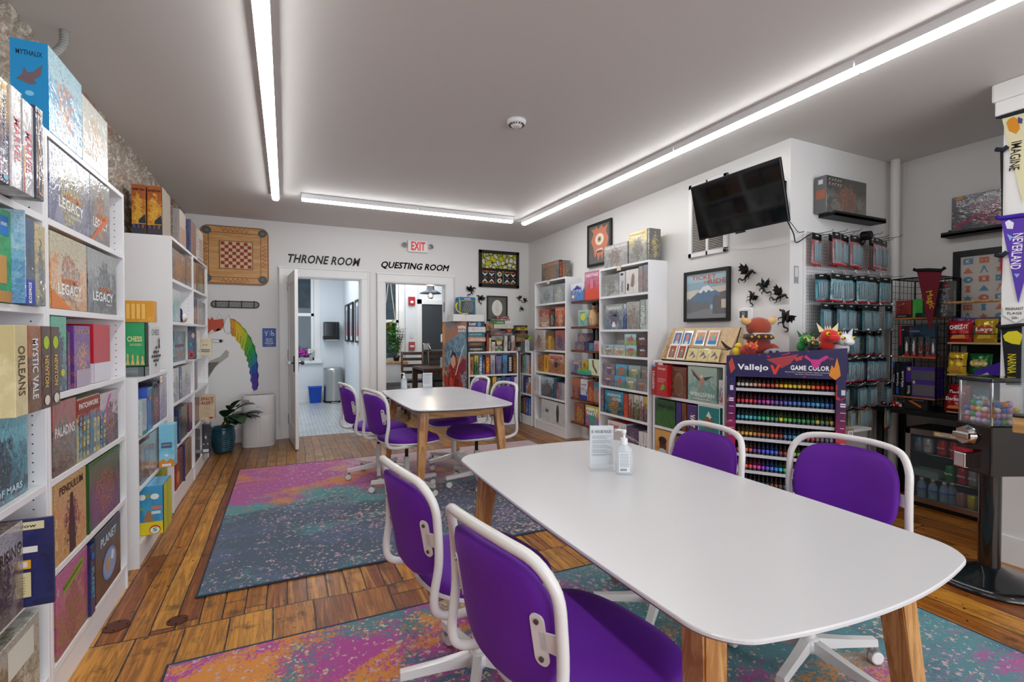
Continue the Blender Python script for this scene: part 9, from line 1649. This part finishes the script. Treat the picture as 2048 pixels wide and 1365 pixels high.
# icon poster, ledge and boxed game on the recess wall
ic = []; rnd = random.Random(3)
for j in range(9):
 for i in range(5):
  x, y = .11 + .19 * i, .07 + .107 * j; c = '#c8582c' if (i + j) % 2 else '#2a86a8'; k = (i * 3 + j * 5) % 7
  if k == 0: ic.append(('p', [(x - .06, y - .03), (x + .06, y - .03), (x, y + .035)], c))
  elif k == 1: ic += [('r', x - .055, y - .033, x + .055, y + .033, c), ('o', x - .025, y, .01, .007, '#d8cfc4'), ('o', x + .025, y, .01, .007, '#d8cfc4')]
  elif k == 2: ic += [('o', x, y, .06, .036, c), ('o', x + .01, y, .02, .012, '#d8cfc4')]
  elif k == 3: ic += [('l', [(x - .04, y - .035), (x, y + .03), (x + .04, y - .035)], .006, c), ('o', x, y + .03, .02, .012, c)]
  elif k == 4: ic.append(('p', [(x - .03, y - .04), (x + .03, y - .04), (x + .02, y + .01), (x + .035, y + .03), (x, y + .04), (x - .035, y + .03), (x - .02, y + .01)], c))
  elif k == 5: ic += [('r', x - .06, y - .032, x + .06, y + .034, c), ('t', 'KX'[(i + j) % 2], x, y, .05, .04, .03, '#e8e0d4')]
  else: ic.append(('p', [(x - .06, y + .01), (x - .02, y + .01), (x, y + .04), (x + .02, y + .01), (x + .06, y + .01), (x + .03, y - .01), (x + .04, y - .038), (x, y - .022), (x - .04, y - .038), (x - .03, y - .01)], c))
framed('framed_poster', 'black-framed poster of orange and teal game icons in the recess', 'picture', (RX - .002, 1.69, 1.22), -PI / 2, .56, .72, .045, '#111113', .03, ic, mat_col='#cfc6bc')
ledge('black floating ledge in the recess under a boxed game', (RX, 1.70, 2.05), -PI / 2, .62)
gbox('black boxed game with neon streaks on the recess ledge', (RX - .065, 1.70, 2.0705), -PI / 2, .50, .08, .27, ['#2c2a30', '#48444a', '#3a2c48', '#b03060'], [('t', 'F', 'BLACK ANGEL', .52, .80, .92, .16, '#c8c8cc', 0, .0), ('o', 'F', .10, .95, .05, .05, '#d09038'), ('p', 'F', [(.72, .2), (.80, .55), (.95, .65), (.92, .2)], '#c84a6a'), ('p', 'F', [(.04, .2), (.3, .42), (.32, .38), (.05, .12)], '#a02c5c')], wrap=1, calm=.3)
# ---------------------------------------------------------------- pennants on the return wall
def cloth(name, label, pts, col, x, els=(), strap='#14202c', texts=(), cat='pennant'):
 P = [hx(u, v, x) for u, v in pts]; c = sum(P, Vector()) / len(P); r = empty(name, c); tag(r, label, cat); mb = MB(); m_ = M(col, .85)
 A = [p - c for p in P]; B = [p + Vector((.004, 0, 0)) for p in A]; mb.poly(A[::-1], m_); mb.poly(B, m_); [mb.poly([A[i - 1], A[i], B[i], B[i - 1]], m_) for i in range(len(A))]; mb.build('fabric', r)
 if strap: mb = MB(); a, b = A[0], A[1]; mb.tube([a + Vector((0, .02, .01)), a + Vector((-.006, 0, 0)), (a + b) / 2 + Vector((-.006, 0, .004)), b + Vector((-.006, 0, 0)), b + Vector((0, -.02, .02))], .010, M(strap, .8), 6, flat=(1.2, .5)); mb.build('ribbon', r)
 mb = MB()
 for q, cc in els: mb.poly([hx(u, v, x) - c + Vector((-.0012, 0, 0)) for u, v in q][::-1], M(cc, .8))
 for st, (u, v), w_, h_, cc, rt in texts: mb.text(st, M(cc, .8), hx(u, v, x) - c + Vector((-.0016, 0, 0)), (0, -1, 0), UZ, w_, h_, .01, rot=rt)
 if els or texts: mb.build('print', r)
x = PX - .008; B_ = -PI / 2
cloth('pennant', 'cream pennant with orange lion and black vertical lettering', [(2003, 234), (2085, 214), (2045, 405)], '#d9d2ac', x, [([(2013, 246), (2018, 262), (2032, 268), (2040, 258), (2038, 240), (2028, 234), (2018, 238)], '#d08a20'), ([(2036, 234), (2046, 238), (2044, 248), (2036, 246)], '#4a4a7a')], '#14202c', [('IMAGINE', (2031, 312), .16, .045, '#2a2620', B_ - .06)])
cloth('pennant', 'purple pennant with white lettering and pale clouds', [(2001, 437), (2085, 428), (2036, 606)], '#5a3ca8', x, [([(2010, 445), (2014, 458), (2026, 458), (2028, 446), (2018, 440)], '#e4e4f0'), ([(2014, 468), (2020, 482), (2026, 474)], '#8ab0dc'), ([(2028, 548), (2034, 556), (2040, 548)], '#8ab0dc')], '#3a1ca0', [('NEVERLAND', (2034, 503), .20, .05, '#f0eef8', B_ - .05)])
cloth('pennant', 'black pennant with yellow lion mane and yellow lettering', [(2002, 655), (2080, 650), (2080, 770), (2012, 770)], '#121418', x, [([(2006, 672), (2016, 664), (2034, 662), (2046, 670), (2040, 690), (2024, 688), (2010, 682)], '#d0c41c')], '#101216', [('NARNIA', (2024, 728), .11, .06, '#d0c41c', B_)])
cloth('pennant', 'folded black pennant strip at the return wall edge', [(2000, 300), (2006, 302), (2005, 432), (2003, 432)], '#101214', x - .006)
cloth('pennant', 'folded maroon pennant strip below the black one', [(1999, 512), (2005, 512), (2003, 568)], '#7a1428', x - .006)
cloth('pennant', 'maroon pennant with gold script hanging over the wire rack', [(1833, 541), (1884, 541), (1860, 665)], '#6c1428', FX - .012, [], '#101012', [('Magic', (1860, 600), .13, .05, '#d8a81c', B_ + .2)])
cloth('pennant', 'purple pennant crumpled on the snack rack', [(1942, 762), (1950, 742), (2000, 725), (2004, 772)], '#4a2ca8', 4.30, [([(1960, 752), (1975, 745), (1985, 758), (1970, 764)], '#c8c0e8')], None)
cloth('price_sign', 'small white pennant-shaped sign with handwritten price', [(2006, 613), (2060, 612), (2060, 630), (2031, 646), (2006, 631)], '#e4e4e2', x, [], None, [('PENNANT', (2029, 618), .075, .016, '#3a3a3a', 0), ('FLAGS', (2029, 627), .06, .014, '#3a3a3a', 0), ('20-', (2030, 636), .03, .014, '#3a3a3a', 0)], 'sign')
a = hx(1893, 607, 4.2); mb = MB(); mb.cyl(a, hx(2003, 601, PX + .02), .009, OAK, n=12); tag(mb.build('wooden_dowel'), 'pale wooden dowel reaching from the return wall to the wire rack', 'dowel')
# ---------------------------------------------------------------- capsule machine and counter
GC = Vector((3.37, 1.25, 0)); r = empty('capsule_machine', GC, math.radians(-114)); tag(r, 'black capsule vending machine on a round-footed pole', 'vending machine')
mb = MB(); mb.lathe([(0, 0), (.25, 0), (.255, .012), (.20, .035), (.10, .055), (.05, .085)], M('#0e1518', .18, coat=.6), n=36); mb.build('base', r); mb = MB(); mb.cyl((0, 0, .06), (0, 0, .58), .046, BLKGLOSS, n=24); mb.build('pole', r)
mb = MB(); mb.box(-.095, .095, -.095, .095, .58, .84, BLKGLOSS, .008); mb.build('cabinet', r)
for a, b in ((-1, -1), (1, -1), (1, 1), (-1, 1)): mb = MB(); mb.cyl((a * .085, b * .085, .84), (a * .085, b * .085, 1.06), .007, CHROME, n=10); mb.build('corner_post', r)
mb = MB(); g = M('#c8d4d8', .03, alpha=.12)
for q in ((-.085, .085, -.087, -.084), (-.085, .085, .084, .087), (-.087, -.084, -.085, .085), (.084, .087, -.085, .085)): mb.box(*q, .84, 1.06, g)
mb.build('clear_window', r); mb = MB(); mb.box(-.10, .10, -.10, .10, 1.06, 1.085, BLKGLOSS, .006); mb.build('lid', r)
mb = MB(); mb.cyl((-.03, -.095, .77), (-.03, -.125, .77), .055, CHROME, .045, n=8); mb.box(-.075, .015, -.14, -.12, .755, .785, CHROME, .004); mb.box(-.065, .0, -.14, -.09, .60, .68, CHROME, .006); mb.box(-.065, .0, -.142, -.09, .685, .70, M('#a01c2c', .4)); mb.build('coin_mechanism', r)
rn = random.Random(8); cc = ['#e8d020', '#2a60c8', '#d02c2c', '#2a9a3c', '#e07a28', '#7ac8d8', '#c8a0d8', '#d8d8d8']; Rg = Matrix.Rotation(math.radians(-114), 3, 'Z'); n_ = 0
for lz in range(4):
 for i in range(5):
  for j in range(5):
   if lz == 3 and rn.random() < .45: continue
   if not (i in (0, 4) or j in (0, 4) or lz == 3): continue
   p = Vector((-.063 + .0315 * i + rn.uniform(-.002, .002), -.063 + .0315 * j + rn.uniform(-.002, .002), .856 + .0295 * lz)); w_ = GC + Rg @ p; n_ += 1
   e = MB(); c = cc[rn.randrange(8)]; e.ball((0, 0, 0), .0152, M(c, .25, coat=.5), 10, 8); o = e.build('toy_capsule', None, w_)
   tag(o, 'round plastic toy capsule piled inside the clear vending box', 'capsule', 'capsules in the vending machine')
r = empty('counter', (3.36, .82, .86)); tag(r, 'thick pale butcher block counter end at the right edge', 'counter'); mb = MB(); mb.box(-.36, .36, -.22, .22, 0, .07, BUTCH, .004); mb.build('slab', r)
mb = MB(); mb.box(.30, .36, -.20, .20, -.2, 0, M('#2a2a2c', .4, .6)); mb.build('bracket', r)
mb = MB(); mb.box(-.34, .33, -.16, .18, 0, .012, M('#1c1c20', .4), .003); tag(mb.build('counter_mat', None, (3.34, .86, .9305)), 'dark mat on the butcher block counter', 'mat')
r = empty('acrylic_display', (3.20, .96, .943)); tag(r, 'tall clear acrylic display box on the counter end', 'display case'); mb = MB(); g = M('#c4ccd0', .05, alpha=.22)
for q in ((-.16, .16, -.066, -.062, 0, .40), (-.16, .16, .062, .066, 0, .40), (-.16, -.156, -.066, .066, 0, .40), (.156, .16, -.066, .066, 0, .40), (-.16, .16, -.066, .066, .396, .40)): mb.box(*q, g)
mb.build('case', r); mb = MB()
for k in range(5): mb.box(-.156, .156, -.062, .062, .06 + .075 * k, .064 + .075 * k, g)
mb.build('shelf', r)
# ---------------------------------------------------------------- on the tables
def sanitizer(loc, rz, label, s=1.0):
 r = empty('hand_sanitizer', loc, rz); tag(r, label, 'hand sanitizer'); gl = M('#d8e4e8', .04, alpha=.42, coat=.6); mb = MB()
 prof = [(.92, 0), (1, .006), (1, .095), (.92, .108), (.5, .120), (.36, .124)]; n = 28; vs = []
 for k, z in prof:
  for i in range(n): x_, y_ = super_out(2 * PI * i / n, .034 * s * k, .020 * s * (k if k > .6 else .7), 3.4); vs.append((x_, y_, z * s))
 mb.raw(vs, [(i * n + j, i * n + (j + 1) % n, (i + 1) * n + (j + 1) % n, (i + 1) * n + j) for i in range(5) for j in range(n)] + [tuple(range(n - 1, -1, -1))], gl, True); mb.build('bottle', r)
 mb = MB(); mb.box(-.024 * s, .020 * s, -.0212 * s, -.0208 * s, .012 * s, .090 * s, M('#e4e8ea', .4)); 
 for k in range(11): mb.box(-.021 * s, .016 * s, -.0216 * s, -.0213 * s, (.034 + .005 * k) * s, (.0352 + .005 * k) * s, M('#4a5058', .5))
 for k in range(9): mb.box((-.018 + .003 * k) * s, (-.0165 + .003 * k) * s, -.0216 * s, -.0213 * s, .017 * s, .027 * s, M('#22262a', .5))
 mb.build('label', r); W_ = M('#eceeee', .3); mb = MB(); mb.cyl((0, 0, .122 * s), (0, 0, .146 * s), .0145 * s, W_, n=18); mb.cyl((0, 0, .146 * s), (0, 0, .160 * s), .005 * s, W_, n=10); mb.build('pump_collar', r)
 mb = MB(); mb.lathe([(.006 * s, .160 * s), (.010 * s, .175 * s), (.009 * s, .180 * s), (0, .180 * s)], W_, n=14); mb.tube([(0, 0, .176 * s), (-.025 * s, .010 * s, .178 * s), (-.034 * s, .014 * s, .172 * s)], .0045 * s, W_, 8); mb.build('pump_head', r)
def sign_holder(loc, rz, label, h=.165):
 r = empty('table_sign', loc, rz); tag(r, label, 'sign'); g = M('#dfe6e8', .04, alpha=.25); mb = MB(); mb.box(-.05, .05, -.036, .036, 0, .003, g); mb.box(-.05, .05, -.004, -.001, .003, h, g); mb.box(-.05, .05, .003, .006, .003, h, g); mb.build('acrylic_stand', r)
 mb = MB(); mb.box(-.048, .048, -.0008, .0024, .022, h - .002, M('#e9eaec', .5)); o = Vector((-.048, -.0046, .022)); flat(mb, o, .096, h - .024, [('t', 'HOUSE RULES', .56, .86, .72, .075, .01, '#44464c'), ('r', .06, .82, .13, .90, '#8a8c94')] + [('r', .08, .74 - .033 * k - (.02 * (k // 3)), .92 - .08 * ((k * 7) % 4), .748 - .033 * k - (.02 * (k // 3)), '#7c7e86') for k in range(14)], .0001, .00001); mb.build('printed_sheet', r)
q = hz(1203, 940, .74); sign_holder((q.x, q.y, .7405), -.42, 'clear stand with house rules sheet on the front table', .185); q = hz(1240, 948, .74); sanitizer((q.x + .012, q.y - .01, .7405), -.5, 'clear pump bottle of hand sanitizer on the front table')
q = hz(855, 778, .74); sign_holder((q.x, q.y, .7405), -.1, 'clear stand with white sheet on the far table', .165); q = hz(808, 779, .74); sanitizer((q.x, q.y, .7405), .1, 'pump bottle of hand sanitizer on the far table', .93)
sign_holder((2.32, 7.62, .7605), 0, 'small acrylic sign on the back room table', .17)
